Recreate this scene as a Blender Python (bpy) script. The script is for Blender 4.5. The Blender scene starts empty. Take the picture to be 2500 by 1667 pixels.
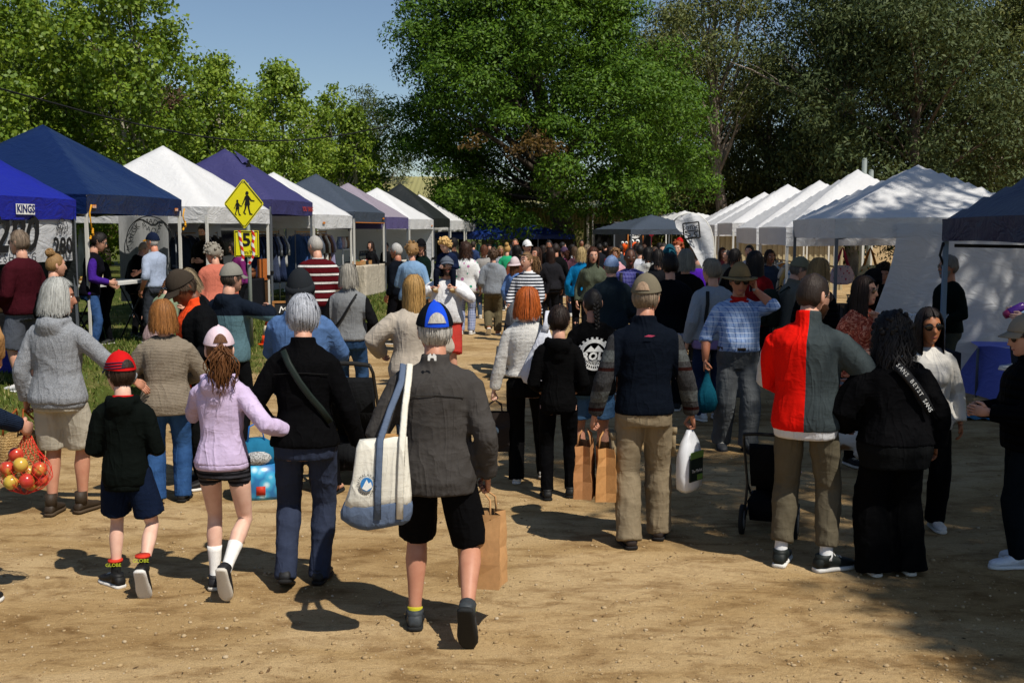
import bpy, math, random
import numpy as np
from mathutils import Vector, Matrix
# ------------------------------------------------------------------ camera, sky, sun, exposure
SC = bpy.context.scene
COL = SC.collection
R = math.radians
FPX, CXP, CYP, CAMH = 2700.0, 1250.0, 833.5, 2.13       # focal length in pixels of the 2500 px wide photograph
TILT = math.atan(273.5 / FPX)
cam = bpy.data.cameras.new('camera')
cam.sensor_width = 36.0
cam.lens = 36.0 * FPX / 2500.0
cam.clip_start = 0.1
cam.clip_end = 2000.0
cam_ob = bpy.data.objects.new('camera', cam)
COL.objects.link(cam_ob)
cam_ob.location = (0, 0, CAMH)
cam_ob.rotation_euler = (R(90) - TILT, 0, 0)
SC.camera = cam_ob
cam.dof.use_dof = True
cam.dof.focus_distance = 8.5
cam.dof.aperture_fstop = 18.0
SUN_EL = R(55)
SHADOW_DIR = Vector((-0.66, 0.75, 0)).normalized()      # where shadows fall on the ground
w = bpy.data.worlds.new('World')
SC.world = w
w.use_nodes = True
nt = w.node_tree
bg = nt.nodes['Background']
sky = nt.nodes.new('ShaderNodeTexSky')
sky.sky_type = 'NISHITA'
sky.sun_disc = False
sky.sun_elevation = SUN_EL
sun_az = math.atan2(-SHADOW_DIR.x, -SHADOW_DIR.y)       # compass angle of the sun from +Y towards +X
sky.sun_rotation = sun_az
sky.altitude = 400
sky.air_density = 1.0
sky.dust_density = 0.3
sky.ozone_density = 2.2
nt.links.new(sky.outputs[0], bg.inputs[0])
bg.inputs[1].default_value = 0.084
sl = bpy.data.lights.new('sun', 'SUN')
sl.energy = 4.7
sl.angle = R(0.53)
sl.color = (1.0, 0.94, 0.84)
sun_ob = bpy.data.objects.new('sun', sl)
COL.objects.link(sun_ob)
sun_ob.location = (20, -20, 40)
to_ground = Vector((SHADOW_DIR.x * math.cos(SUN_EL), SHADOW_DIR.y * math.cos(SUN_EL), -math.sin(SUN_EL)))
sun_ob.rotation_euler = to_ground.to_track_quat('-Z', 'Y').to_euler()
SC.view_settings.view_transform = 'Standard'
SC.view_settings.look = 'None'
SC.view_settings.exposure = 0.08
SC.view_settings.gamma = 1.0
SC.view_settings.use_curve_mapping = False
SC.render.engine = 'CYCLES'
SC.cycles.use_denoising = True
SC.cycles.max_bounces = 6
SC.cycles.diffuse_bounces = 2
SC.cycles.glossy_bounces = 2
SC.cycles.transparent_max_bounces = 6
SC.cycles.transmission_bounces = 3
SC.cycles.caustics_reflective = False
SC.cycles.caustics_refractive = False
# ------------------------------------------------------------------ pixels to places
def ray(px, py):
 u = (px - CXP) / FPX
 v = -(py - CYP) / FPX
 c, s = math.cos(TILT), math.sin(TILT)
 return Vector((u, c + v * s, -s + v * c))
def at_z(px, py, z):
 d = ray(px, py)
 t = (z - CAMH) / d.z
 return Vector((d.x * t, d.y * t, z))
def at_y(px, py, y):
 d = ray(px, py)
 t = y / d.y
 return Vector((d.x * t, y, CAMH + d.z * t))
def edge_x(y):                                          # where the gravel ends and the grass bank begins
 return -5.0 + (min(y, 36) - 10.9) * 0.2 + max(0, y - 36) * 0.15
def ground_z(x, y):
 t = min(1, max(0, (edge_x(y) - x) / 1.7))
 return 0.35 * t * t * (3 - 2 * t)
def ground_at(px, py):
 z = 0.0
 for _ in range(8):
  p = at_z(px, py, z)
  z = 0.5 * z + 0.5 * ground_z(p.x, p.y)
 p = at_z(px, py, z)
 return Vector((p.x, p.y, ground_z(p.x, p.y)))
# ------------------------------------------------------------------ mesh and object helpers
def lin(c):
 return tuple((v / 12.92 if v <= 0.04045 else ((v + 0.055) / 1.055) ** 2.4) for v in c)
def hexc(h):
 h = h.lstrip('#')
 return lin(tuple(int(h[i:i + 2], 16) / 255 for i in (0, 2, 4)))
class MB:
 """collects vertices and faces, with a material number for each face"""
 def __init__(self):
  self.v = []; self.f = []; self.m = []; self.n = 0
 def add(self, verts, faces, mat=0):
  verts = np.asarray(verts, float).reshape(-1, 3)
  self.v.append(verts)
  o = self.n
  for f in faces:
   self.f.append([i + o for i in f]); self.m.append(mat)
  self.n += len(verts)
  return o
 def rings(self, rings, mat=0, cap0=True, cap1=True, closed=True):
  n = len(rings[0])
  faces = []
  for i in range(len(rings) - 1):
   a, b = i * n, (i + 1) * n
   for j in range(n if closed else n - 1):
    k = (j + 1) % n
    faces.append((a + j, a + k, b + k, b + j))
  if cap0: faces.append(tuple(range(n - 1, -1, -1)))
  if cap1: faces.append(tuple(range((len(rings) - 1) * n, len(rings) * n)))
  return self.add(np.concatenate([np.asarray(r, float) for r in rings]), faces, mat)
 def tube(self, pts, rad, n=8, mat=0, side=None, cap=True, twist=0.0):
  pts = [Vector(p) for p in pts]
  rings = []
  ref = Vector(side) if side is not None else None
  prev = None
  for i, p in enumerate(pts):
   if i == 0: t = pts[1] - pts[0]
   elif i == len(pts) - 1: t = pts[-1] - pts[-2]
   else: t = (pts[i + 1] - p).normalized() + (p - pts[i - 1]).normalized()
   if t.length < 1e-9: t = Vector((0, 0, 1))
   t.normalize()
   if prev is None:
    s = ref if ref is not None else (Vector((1, 0, 0)) if abs(t.x) < .9 else Vector((0, 1, 0)))
   else:
    s = prev
   s = s - t * s.dot(t)
   if s.length < 1e-6: s = t.orthogonal()
   s.normalize(); prev = s
   b = t.cross(s)
   r = rad[i] if isinstance(rad, (list, tuple)) else rad
   ra, rb = r if isinstance(r, (list, tuple)) else (r, r)
   ring = []
   for j in range(n):
    a = 2 * math.pi * j / n + twist * i
    ring.append(p + s * (math.cos(a) * ra) + b * (math.sin(a) * rb))
   rings.append(ring)
  return self.rings(rings, mat, cap, cap)
 def box(self, c, size, mat=0, rot=None, taper=1.0):
  x, y, z = [s / 2 for s in size]
  vs = [(-x, -y, -z), (x, -y, -z), (x, y, -z), (-x, y, -z),
              (-x * taper, -y * taper, z), (x * taper, -y * taper, z), (x * taper, y * taper, z), (-x * taper, y * taper, z)]
  if rot is not None: vs = [rot @ Vector(v) for v in vs]
  c = Vector(c)
  vs = [Vector(v) + c for v in vs]
  return self.add(vs, [(3, 2, 1, 0), (4, 5, 6, 7), (0, 1, 5, 4), (1, 2, 6, 5), (2, 3, 7, 6), (3, 0, 4, 7)], mat)
 def ball(self, c, r, n=10, m=7, mat=0, rot=None, fn=None):
  if not isinstance(r, (tuple, list)): r = (r, r, r)
  c = Vector(c)
  vs = []
  for i in range(m + 1):
   th = math.pi * i / m
   for j in range(n):
    ph = 2 * math.pi * j / n
    d = Vector((math.sin(th) * math.cos(ph), math.sin(th) * math.sin(ph), math.cos(th)))
    k = fn(d) if fn else 1
    q = Vector((d.x * r[0] * k, d.y * r[1] * k, d.z * r[2] * k))
    if rot is not None: q = rot @ q
    vs.append(c + q)
  fs = []
  for i in range(m):
   for j in range(n):
    k = (j + 1) % n
    fs.append((i * n + j, (i + 1) * n + j, (i + 1) * n + k, i * n + k))
  return self.add(vs, fs, mat)
 def grid(self, P, mat=0, flip=False):
  """P: array rows x cols x 3"""
  P = np.asarray(P, float)
  a, b = P.shape[:2]
  fs = []
  for i in range(a - 1):
   for j in range(b - 1):
    q = (i * b + j, i * b + j + 1, (i + 1) * b + j + 1, (i + 1) * b + j)
    fs.append(q[::-1] if flip else q)
  return self.add(P.reshape(-1, 3), fs, mat)
 def xform(self, M, start=0):
  """transform every vertex added so far (from vertex index start)"""
  A = np.array(M)
  V = np.concatenate(self.v)
  V[start:] = V[start:] @ A[:3, :3].T + A[:3, 3]
  self.v = [V]
 def build(self, name, mats, parent=None, smooth=True, loc=None, weld=False):
  me = bpy.data.meshes.new(name)
  V = np.concatenate(self.v) if self.v else np.zeros((0, 3))
  me.from_pydata(V.tolist(), [], self.f)
  if not isinstance(mats, (list, tuple)): mats = [mats]
  for m in mats: me.materials.append(m)
  if len(mats) > 1:
   me.polygons.foreach_set('material_index', np.array(self.m, 'i'))
  if smooth: me.polygons.foreach_set('use_smooth', np.ones(len(me.polygons), bool))
  me.validate()
  me.update()
  return link(name, me, parent, loc)
def link(name, me, parent=None, loc=None):
 o = bpy.data.objects.new(name, me)
 COL.objects.link(o)
 if parent is not None: o.parent = parent
 if loc is not None: o.location = loc
 return o
def sharp(o, deg=35):
 me = o.data
 me.polygons.foreach_set('use_smooth', np.ones(len(me.polygons), bool))
 me.set_sharp_from_angle(angle=R(deg))
 return o
def fast_mesh(name, V, F, mats, matidx=None, smooth=False):
 """V: n x 3, F: m x k (all faces alike)"""
 me = bpy.data.meshes.new(name)
 V = np.asarray(V, np.float32); F = np.asarray(F, np.int32)
 me.vertices.add(len(V)); me.vertices.foreach_set('co', V.ravel())
 m, k = F.shape
 me.loops.add(m * k); me.loops.foreach_set('vertex_index', F.ravel())
 me.polygons.add(m)
 me.polygons.foreach_set('loop_start', np.arange(0, m * k, k, dtype=np.int32))
 if not isinstance(mats, (list, tuple)): mats = [mats]
 for q in mats: me.materials.append(q)
 if matidx is not None: me.polygons.foreach_set('material_index', np.asarray(matidx, np.int32))
 if smooth: me.polygons.foreach_set('use_smooth', np.ones(m, bool))
 me.update(calc_edges=True)
 return me
def thing(name, label, cat, loc=(0, 0, 0), rz=0.0, group=None):
 o = bpy.data.objects.new(name, None)
 o.empty_display_size = 0.1
 COL.objects.link(o)
 o.location = loc
 o.rotation_euler = (0, 0, rz)
 return tag(o, label, cat, group)
def tag(o, label=None, cat=None, group=None, kind=None):
 if label: o['label'] = label
 if cat: o['category'] = cat
 if group: o['group'] = group
 if kind: o['kind'] = kind
 return o
def copy_tree(o, parent=None):
 c = o.copy(); COL.objects.link(c)
 if parent is not None: c.parent = parent
 for ch in list(o.children): copy_tree(ch, c)
 return c
def text(body, size, mat, parent, loc, rot, name='lettering', align='CENTER', shear=0, extrude=0.0, spacing=1.0, bold=0.0):
 cu = bpy.data.curves.new(name, 'FONT')
 cu.body = body; cu.size = size; cu.align_x = align; cu.align_y = 'CENTER'
 cu.shear = shear; cu.extrude = extrude; cu.space_character = spacing; cu.offset = bold
 cu.resolution_u = 2
 cu.materials.append(mat)
 o = bpy.data.objects.new(name, cu)
 COL.objects.link(o)
 o.parent = parent; o.location = loc; o.rotation_euler = rot
 return o
# ------------------------------------------------------------------ materials
_M = {}
class NT:
 """a short hand for building node trees"""
 def __init__(self, name):
  self.m = bpy.data.materials.new(name)
  self.m.use_nodes = True
  self.t = self.m.node_tree
  self.b = self.t.nodes['Principled BSDF']
  self.out = self.t.nodes['Material Output']
 def n(self, kind, **kw):
  nd = self.t.nodes.new('ShaderNode' + kind)
  for k, v in kw.items():
   if k.startswith('i_'):
    key = k[2:]
    nd.inputs[int(key) if key.isdigit() else key.replace('_', ' ')].default_value = v
   else: setattr(nd, k, v)
  return nd
 def l(self, a, b): self.t.links.new(a, b)
 def obj(self): return self.n('TexCoord').outputs['Object']
 def noise(self, scale, detail=3, rough=.55, vec=None, dist=0.0):
  nd = self.n('TexNoise'); nd.inputs['Scale'].default_value = scale; nd.inputs['Detail'].default_value = detail
  nd.inputs['Roughness'].default_value = rough; nd.inputs['Distortion'].default_value = dist
  if vec is not None: self.l(vec, nd.inputs['Vector'])
  return nd.outputs['Fac']
 def map(self, scale=(1, 1, 1), rot=(0, 0, 0), loc=(0, 0, 0), vec=None):
  nd = self.n('Mapping'); nd.inputs['Scale'].default_value = scale; nd.inputs['Rotation'].default_value = rot
  nd.inputs['Location'].default_value = loc
  self.l(vec if vec is not None else self.obj(), nd.inputs['Vector'])
  return nd.outputs[0]
 def ramp(self, fac, stops, interp='LINEAR'):
  nd = self.n('ValToRGB'); cr = nd.color_ramp; cr.interpolation = interp
  while len(cr.elements) < len(stops): cr.elements.new(.5)
  for e, (p, c) in zip(cr.elements, stops):
   e.position = p; e.color = (*c, 1) if len(c) == 3 else c
  self.l(fac, nd.inputs[0])
  return nd.outputs[0]
 def mix(self, fac, a, b, mode='MIX'):
  nd = self.n('Mix', data_type='RGBA', blend_type=mode)
  for s, val in ((nd.inputs[0], fac), (nd.inputs[6], a), (nd.inputs[7], b)):
   if isinstance(val, (int, float)): s.default_value = val
   elif isinstance(val, (tuple, list)): s.default_value = (*val, 1) if len(val) == 3 else val
   else: self.l(val, s)
  return nd.outputs[2]
 def math(self, op, a, b=0.0, c=0.0):
  nd = self.n('Math', operation=op)
  for s, val in zip(nd.inputs, (a, b, c)):
   if isinstance(val, (int, float)): s.default_value = val
   else: self.l(val, s)
  return nd.outputs[0]
 def xyz(self, vec=None):
  nd = self.n('SeparateXYZ'); self.l(vec if vec is not None else self.obj(), nd.inputs[0]); return nd.outputs
 def bump(self, h, strength=.3, dist=.01, base=None):
  nd = self.n('Bump'); nd.inputs['Strength'].default_value = strength; nd.inputs['Distance'].default_value = dist
  self.l(h, nd.inputs['Height'])
  if base is not None: self.l(base, nd.inputs['Normal'])
  return nd.outputs[0]
 def done(self, col=None, rough=.7, spec=.3, normal=None, metal=0.0, sheen=0.0, subs=0.0, trans=0.0):
  b = self.b
  if col is not None:
   if isinstance(col, (tuple, list)): b.inputs['Base Color'].default_value = (*col[:3], 1)
   else: self.l(col, b.inputs['Base Color'])
  if isinstance(rough, (int, float)): b.inputs['Roughness'].default_value = rough
  else: self.l(rough, b.inputs['Roughness'])
  b.inputs['Specular IOR Level'].default_value = spec
  b.inputs['Metallic'].default_value = metal
  if sheen: b.inputs['Sheen Weight'].default_value = sheen
  if subs:
   b.inputs['Subsurface Weight'].default_value = subs
   b.inputs['Subsurface Radius'].default_value = (.012, .005, .003)
   b.inputs['Subsurface Scale'].default_value = 1.0
  if trans: b.inputs['Transmission Weight'].default_value = trans
  if normal is not None: self.l(normal, b.inputs['Normal'])
  return self.m
def plain(name, col, rough=.6, spec=.3, metal=0.0, var=.12, scale=8.0, bump=.1):
 key = ('plain', name)
 if key in _M: return _M[key]
 t = NT(name)
 c = hexc(col) if isinstance(col, str) else col
 f = t.noise(scale, 4)
 dk = tuple(v * (1 - var) for v in c); lt = tuple(min(1, v * (1 + var)) for v in c)
 col_ = t.ramp(f, [(.3, dk), (.7, lt)])
 nb = t.bump(t.noise(scale * 9, 3), bump, .004)
 _M[key] = t.done(col_, rough, spec, nb, metal)
 return _M[key]
def cloth(col, kind='plain', col2=None, p=1.0, rough=.85, fold=1.0, col3=None, sheen=.0):
 """woven or knitted cloth; patterns follow the wearer's own coordinates"""
 key = ('cloth', col, kind, col2, p, rough, fold, col3)
 if key in _M: return _M[key]
 t = NT('cloth_' + kind)
 c = hexc(col) if isinstance(col, str) else col
 c2 = hexc(col2) if isinstance(col2, str) else (col2 or c)
 c3 = hexc(col3) if isinstance(col3, str) else (col3 or c)
 o = t.obj()
 wide = t.noise(5, 3, .6, o)
 out = None
 if kind in ('plain', 'fleece', 'knit', 'quilt'):
  out = t.ramp(wide, [(.3, tuple(v * .86 for v in c)), (.72, tuple(min(1, v * 1.1) for v in c))])
  if kind == 'fleece':
   out = t.mix(t.math('MULTIPLY', t.noise(160, 2, .6, o), .45), out, tuple(v * .55 for v in c))
 elif kind == 'heather':
  g = t.noise(1, 4, .7, t.map((260, 260, 130), vec=o))
  out = t.ramp(g, [(.34, c), (.66, c2)])
 elif kind == 'hstripe':       # horizontal bands: p bands in each metre
  z = t.xyz(o)[2]
  s = t.math('FRACT', t.math('MULTIPLY', z, p))
  out = t.ramp(s, [(0, c), (.5, c2)], 'CONSTANT')
 elif kind == 'rugby':
  z = t.xyz(o)[2]
  s = t.math('FRACT', t.math('MULTIPLY', z, p))
  out = t.ramp(s, [(0, c), (.48, c3), (.56, c2), (.80, c3), (.88, c)], 'CONSTANT')
 elif kind == 'check':
  x, y, z = t.xyz(o)
  def line(v, f, wd): return t.math('LESS_THAN', t.math('FRACT', t.math('MULTIPLY', v, f)), wd)
  a = line(t.math('ADD', x, t.math('MULTIPLY', y, .6)), p, .22)
  b = line(z, p * .8, .14)
  g = t.mix(t.math('MULTIPLY', a, .75), c, c2)
  out = t.mix(t.math('MULTIPLY', b, .6), g, c3)
 elif kind == 'floral':
  vo = t.n('TexVoronoi'); vo.inputs['Scale'].default_value = p; t.l(o, vo.inputs['Vector'])
  m1 = t.math('LESS_THAN', vo.outputs['Distance'], .30)
  pick = t.n('SeparateColor'); t.l(vo.outputs['Color'], pick.inputs[0])
  m2 = t.math('GREATER_THAN', pick.outputs[0], .5)
  out = t.mix(m1, c, t.mix(m2, c2, c3))
 elif kind == 'paisley':
  n1 = t.noise(p, 4, .6, o, 2.0)
  out = t.ramp(n1, [(.40, c), (.48, c2), (.53, c), (.60, c3), (.66, c)])
 elif kind == 'split':         # one colour left of the wearer's back seam, another right of it; p = x of the seam
  x = t.xyz(o)[0]
  m1 = t.math('GREATER_THAN', x, p)
  out = t.mix(m1, c, c2)
  out = t.mix(t.math('LESS_THAN', x, p - .315), out, c3)
 elif kind == 'vest':          # a vest: dark trunk, patterned knitted sleeves outside |x| > p
  x, y, z = t.xyz(o)
  ax = t.math('ABSOLUTE', x)
  kn = t.ramp(t.noise(1, 3, .7, t.map((120, 120, 60), vec=o)), [(.35, c2), (.65, tuple(v * 2.2 for v in c2))])
  bands = t.ramp(t.math('FRACT', t.math('MULTIPLY', z, 3.6)), [(0, (1, 1, 1)), (.30, (.5, .13, .10)), (.38, (1, 1, 1)), (.52, (2.1, 2.3, 2.2)), (.80, (1, 1, 1))], 'CONSTANT')
  kn = t.mix(1.0, kn, bands, 'MULTIPLY')
  out = t.mix(t.math('GREATER_THAN', ax, p), c, kn)
 elif kind == 'yoke':          # a darker yoke above z = p
  z = t.xyz(o)[2]
  g = t.ramp(t.noise(1, 3, .7, t.map((140, 140, 140), vec=o)), [(.35, c), (.7, tuple(v * 1.5 for v in c))])
  out = t.mix(t.math('GREATER_THAN', z, p), g, c2)
 elif kind == 'ombre':         # knit: one colour above z = p, another below
  z = t.xyz(o)[2]
  out = t.mix(t.math('GREATER_THAN', z, p), c2, c)
 elif kind == 'open':          # an open jacket: the front between |x| < p shows the layer beneath
  x, y, z = t.xyz(o)
  m1 = t.math('MULTIPLY', t.math('GREATER_THAN', y, .035), t.math('LESS_THAN', t.math('ABSOLUTE', x), p))
  out = t.mix(m1, c, c2)
 elif kind == 'sides':         # trunk one colour, sleeves another
  ax = t.math('ABSOLUTE', t.xyz(o)[0])
  g = t.ramp(t.noise(1, 3, .7, t.map((130, 130, 130), vec=o)), [(.35, c), (.7, tuple(v * 1.4 for v in c))])
  out = t.mix(t.math('GREATER_THAN', ax, p), g, c2)
 elif kind == 'denim':
  g = t.noise(1, 4, .7, t.map((90, 90, 240), vec=o))
  base = t.ramp(wide, [(.3, c), (.7, c2)])
  out = t.mix(t.math('MULTIPLY', g, .4), base, tuple(v * .5 for v in c))
 elif kind == 'camo':
  n1 = t.noise(p, 2, .5, o)
  out = t.ramp(n1, [(.42, c), (.5, c2), (.58, c3)], 'CONSTANT')
 # creases
 cr = t.noise(6, 2, .5, t.map((1, 1, .9), (.3, .5, 0), vec=o), 1.4)
 lf_ = t.noise(1, 2, .45, t.map((9, 9, 2.6), (.35, .45, .2), vec=o), .9)
 hf_ = t.noise(1, 2, .45, t.map((4, 4, 15), (-.25, .35, 0), vec=o), .8)
 def ridge(v, pw): return t.math('POWER', t.math('SUBTRACT', 1.0, t.math('MULTIPLY', t.math('ABSOLUTE', t.math('SUBTRACT', v, .5)), 2.0)), pw)
 crr = ridge(cr, 5.0)
 lf_ = ridge(lf_, 4.0)
 hf_ = ridge(hf_, 5.0)
 nb = t.bump(crr, .16 * fold, .012)
 nb = t.bump(lf_, .40 * fold, .016, nb)
 nb = t.bump(hf_, .15 * fold, .008, nb)
 fine = t.noise(60, 3, .6, o)
 nb = t.bump(fine, .25, .006, nb)
 if kind in ('knit', 'ombre'):
  wv = t.n('TexWave', wave_type='BANDS', bands_direction='Z'); wv.inputs['Scale'].default_value = 28; wv.inputs['Distortion'].default_value = 3
  wv.inputs['Detail'].default_value = 2; wv.inputs['Detail Scale'].default_value = 4
  t.l(o, wv.inputs['Vector'])
  nb = t.bump(wv.outputs['Fac'], .5, .006, nb)
 if kind == 'quilt':
  z = t.xyz(o)[2]
  q = t.math('ABSOLUTE', t.math('SINE', t.math('MULTIPLY', z, 55)))
  nb = t.bump(q, .8, .02, nb)
 _M[key] = t.done(out, rough, .05, nb, sheen=sheen)
 return _M[key]
def skin(col):
 key = ('skin', col)
 if key in _M: return _M[key]
 t = NT('skin')
 c = hexc(col)
 o = t.obj()
 f = t.noise(14, 4, .6, o)
 cc = t.ramp(f, [(.3, (c[0] * .92, c[1] * .82, c[2] * .80)), (.7, tuple(min(1, v * 1.07) for v in c))])
 nb = t.bump(t.noise(90, 3, .6, o), .12, .003)
 _M[key] = t.done(cc, .5, .35, nb)
 return _M[key]
def hairmat(col, var=.35):
 key = ('hair', col, var)
 if key in _M: return _M[key]
 t = NT('hair')
 c = hexc(col)
 o = t.obj()
 f = t.noise(1, 3, .7, t.map((70, 70, 9), vec=o), .4)
 isl = t.n('NewGeometry').outputs['Random Per Island']
 mixf = t.math('ADD', t.math('MULTIPLY', f, .75), t.math('MULTIPLY', isl, .3))
 cc = t.ramp(mixf, [(.3, tuple(v * (1 - var) for v in c)), (.8, tuple(min(1, v * (1 + var)) for v in c))])
 nb = t.bump(f, .6, .012)
 _M[key] = t.done(cc, .55, .28, nb)
 return _M[key]
# ------------------------------------------------------------------ ground
def ground_material():
 t = NT('gravel_and_grass')
 pos = t.n('NewGeometry').outputs['Position']
 x, y, z = t.xyz(pos)
 # distance into the grass, ragged
 ex = t.math('ADD', -5.0, t.math('MULTIPLY', t.math('SUBTRACT', t.math('MINIMUM', y, 36.0), 10.9), .2))
 ex = t.math('ADD', ex, t.math('MULTIPLY', t.math('MAXIMUM', t.math('SUBTRACT', y, 36.0), 0.0), .15))
 rag = t.math('MULTIPLY', t.math('SUBTRACT', t.noise(.9, 5, .65, pos), .5), 1.5)
 g = t.math('ADD', t.math('SUBTRACT', ex, x), rag)
 gm = t.ramp(t.math('MULTIPLY', t.math('ADD', g, .25), 2.0), [(0, (0, 0, 0)), (1, (1, 1, 1))])
 big = t.noise(.55, 5, .62, t.map((1, 2.2, 1), vec=pos), .6)
 mid = t.noise(3.2, 5, .65, t.map((1, 1.8, 1), vec=pos), .4)
 fine = t.noise(34, 4, .7, pos)
 gr = t.noise(150, 3, .75, pos)
 dirt = t.ramp(big, [(.30, (.28, .172, .070)), (.46, (.410, .278, .130)), (.62, (.500, .358, .188))])
 damp = t.ramp(mid, [(.34, (.46, .38, .30)), (.52, (1, 1, 1))])
 dirt = t.mix(.75, dirt, damp, 'MULTIPLY')
 streak = t.noise(1.0, 5, .7, t.map((.9, 1.9, 1), vec=pos), .6)
 dirt = t.mix(.7, dirt, t.ramp(streak, [(.33, (.50, .42, .34)), (.43, (1, 1, 1))]), 'MULTIPLY')
 grit = t.ramp(gr, [(.30, (.55, .52, .48)), (.5, (1, 1, 1)), (.72, (1.35, 1.36, 1.38))])
 dirt = t.mix(.9, dirt, grit, 'MULTIPLY')
 dirt = t.mix(.5, dirt, t.ramp(fine, [(.3, (.7, .68, .66)), (.7, (1.2, 1.2, 1.2))]), 'MULTIPLY')
 grs = t.ramp(t.noise(1.6, 5, .7, pos), [(.3, (.045, .060, .012)), (.5, (.075, .095, .018)), (.68, (.17, .15, .055))])
 grs = t.mix(.7, grs, t.ramp(t.noise(60, 3, .7, pos), [(.3, (.5, .5, .5)), (.7, (1.3, 1.3, 1.2))]), 'MULTIPLY')
 col = t.mix(gm, dirt, grs)
 nb = t.bump(mid, .35, .05)
 nb = t.bump(fine, .6, .02, nb)
 nb = t.bump(gr, .7, .009, nb)
 return t.done(col, .95, .1, nb)
GM = ground_material()
def build_ground():
 xs = np.concatenate([[-400, -200, -100, -60, -40, -30, -24], np.arange(-20, 14.01, .5), [17, 22, 30, 45, 70, 120, 220, 400]])
 ys = np.concatenate([[-60, -20, -8, 0], np.arange(3, 46.01, .5), [50, 56, 64, 75, 90, 120, 170, 260, 420, 700]])
 P = np.zeros((len(ys), len(xs), 3))
 r = np.random.RandomState(3)
 for i, y in enumerate(ys):
  for j, x in enumerate(xs):
   P[i, j] = (x, y, ground_z(x, y) - .0)
 m = MB(); m.grid(P)
 o = m.build('ground', GM)
 tag(o, 'brown gravel path between grass banks', None, None, 'structure')
build_ground()
def scatter_stones():
 r = np.random.RandomState(5)
 base = []
 for k in range(5):
  q = MB(); q.ball((0, 0, 0), (1, .8, .55), 6, 4, fn=lambda d: 1 + .25 * math.sin(d.x * 5 + k) * math.cos(d.y * 4 + 2 * k))
  base.append(np.concatenate(q.v)); fc = np.array(q.f)
 V, F = [], []
 n = 0
 for _ in range(15000):
  y = 4.2 + 11 * r.rand() ** 1.8
  x = r.uniform(-.52, .52) * y
  if x < edge_x(y) + .2: continue
  sz = .0026 + .0026 * r.exponential(1.0) + (.007 if r.rand() < .012 else 0)
  sz = min(sz, .018)
  a = r.uniform(0, 6.28); b = base[r.randint(5)] * sz
  c, s_ = math.cos(a), math.sin(a)
  b = b @ np.array([[c, s_, 0], [-s_, c, 0], [0, 0, 1]])
  V.append(b + (x, y, sz * .25)); F.append(fc + n); n += len(b)
 t = NT('stone')
 isl = t.n('NewGeometry').outputs['Random Per Island']
 m = t.done(t.ramp(isl, [(0, (.24, .155, .075)), (.5, (.40, .285, .15)), (.88, (.42, .31, .18)), (1, (.48, .40, .29))]), .9, .15)
 me = fast_mesh('gravel_stones', np.concatenate(V), np.concatenate(F), m, smooth=True)
 tag(link('gravel_stones', me), 'small loose stones scattered over the brown gravel', 'gravel', kind='stuff')
scatter_stones()
def grass_blades():
 r = np.random.RandomState(9)
 V, F = [], []
 N = 95000
 y = 9 + 30 * r.rand(N) ** 1.5
 e = np.array([edge_x(v) for v in y])
 dx = np.where(r.rand(N) < .75, r.rand(N) ** .8 * 4.5, r.rand(N) * 14)
 x = e - dx + .35 + r.normal(size=N) * .15
 # bare worn patches
 nz = np.sin(x * 2.1 + np.sin(y * 1.3) * 1.4) * np.sin(y * 1.7 + np.sin(x * 1.1)) + r.normal(size=N) * .35
 keep = (nz > -.55) & (x > -.52 * y - 1) & ((dx > .5) | (nz > .2))
 x, y = x[keep], y[keep]
 n = len(x)
 z = np.array([ground_z(a, b) for a, b in zip(x, y)])
 h = r.uniform(.025, .075, n) * (1 + .25 * (y > 18)); wd = r.uniform(.004, .008, n) * (1 + y / 22)
 a = r.uniform(0, 6.28, n); bx, by = r.normal(size=n) * .025, r.normal(size=n) * .025
 p0 = np.stack([x - np.cos(a) * wd, y - np.sin(a) * wd, z - .005], 1)
 p1 = np.stack([x + np.cos(a) * wd, y + np.sin(a) * wd, z - .005], 1)
 p2 = np.stack([x + bx, y + by, z + h], 1)
 V = np.stack([p0, p1, p2], 1).reshape(-1, 3)
 F = np.arange(n * 3).reshape(-1, 3)
 t = NT('grass_blade')
 isl = t.n('NewGeometry').outputs['Random Per Island']
 col = t.ramp(isl, [(0, (.050, .085, .012)), (.55, (.095, .135, .020)), (.85, (.16, .17, .035)), (1, (.30, .25, .10))])
 m = t.done(col, .6, .25)
 me = fast_mesh('grass', V, F, m)
 tag(link('grass', me), 'short green grass growing on the bank by the left stalls', 'grass', kind='stuff')
grass_blades()
def litter():
 r = np.random.RandomState(15); n = 1100
 y = 4.3 + 13 * r.rand(n) ** 1.6; x = r.uniform(-.52, .52, n) * y + .25 * y * (r.rand(n) < .35)
 k = x > np.array([edge_x(v) for v in y]); x, y = x[k], y[k]; n = len(x)
 a = r.uniform(0, 6.28, n); L = r.uniform(.006, .020, n); W_ = L * r.uniform(.12, .4, n)
 d = np.stack([np.cos(a), np.sin(a), r.normal(size=n) * .15], 1); sd = np.stack([-np.sin(a), np.cos(a), r.normal(size=n) * .3], 1)
 p = np.stack([x, y, np.full(n, .006)], 1)
 V = np.stack([p - d * L[:, None], p + sd * W_[:, None], p + d * L[:, None], p - sd * W_[:, None]], 1).reshape(-1, 3)
 t = NT('leaf_litter'); isl = t.n('NewGeometry').outputs['Random Per Island']
 m = t.done(t.ramp(isl, [(0, (.05, .03, .015)), (.6, (.13, .075, .035)), (1, (.26, .17, .08))]), .8, .15)
 tag(link('leaf_litter', fast_mesh('leaf_litter', V, np.arange(n * 4).reshape(-1, 4), m)), 'dry gum leaves and twigs scattered over the gravel', 'leaf litter', kind='stuff')
litter()
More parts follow.
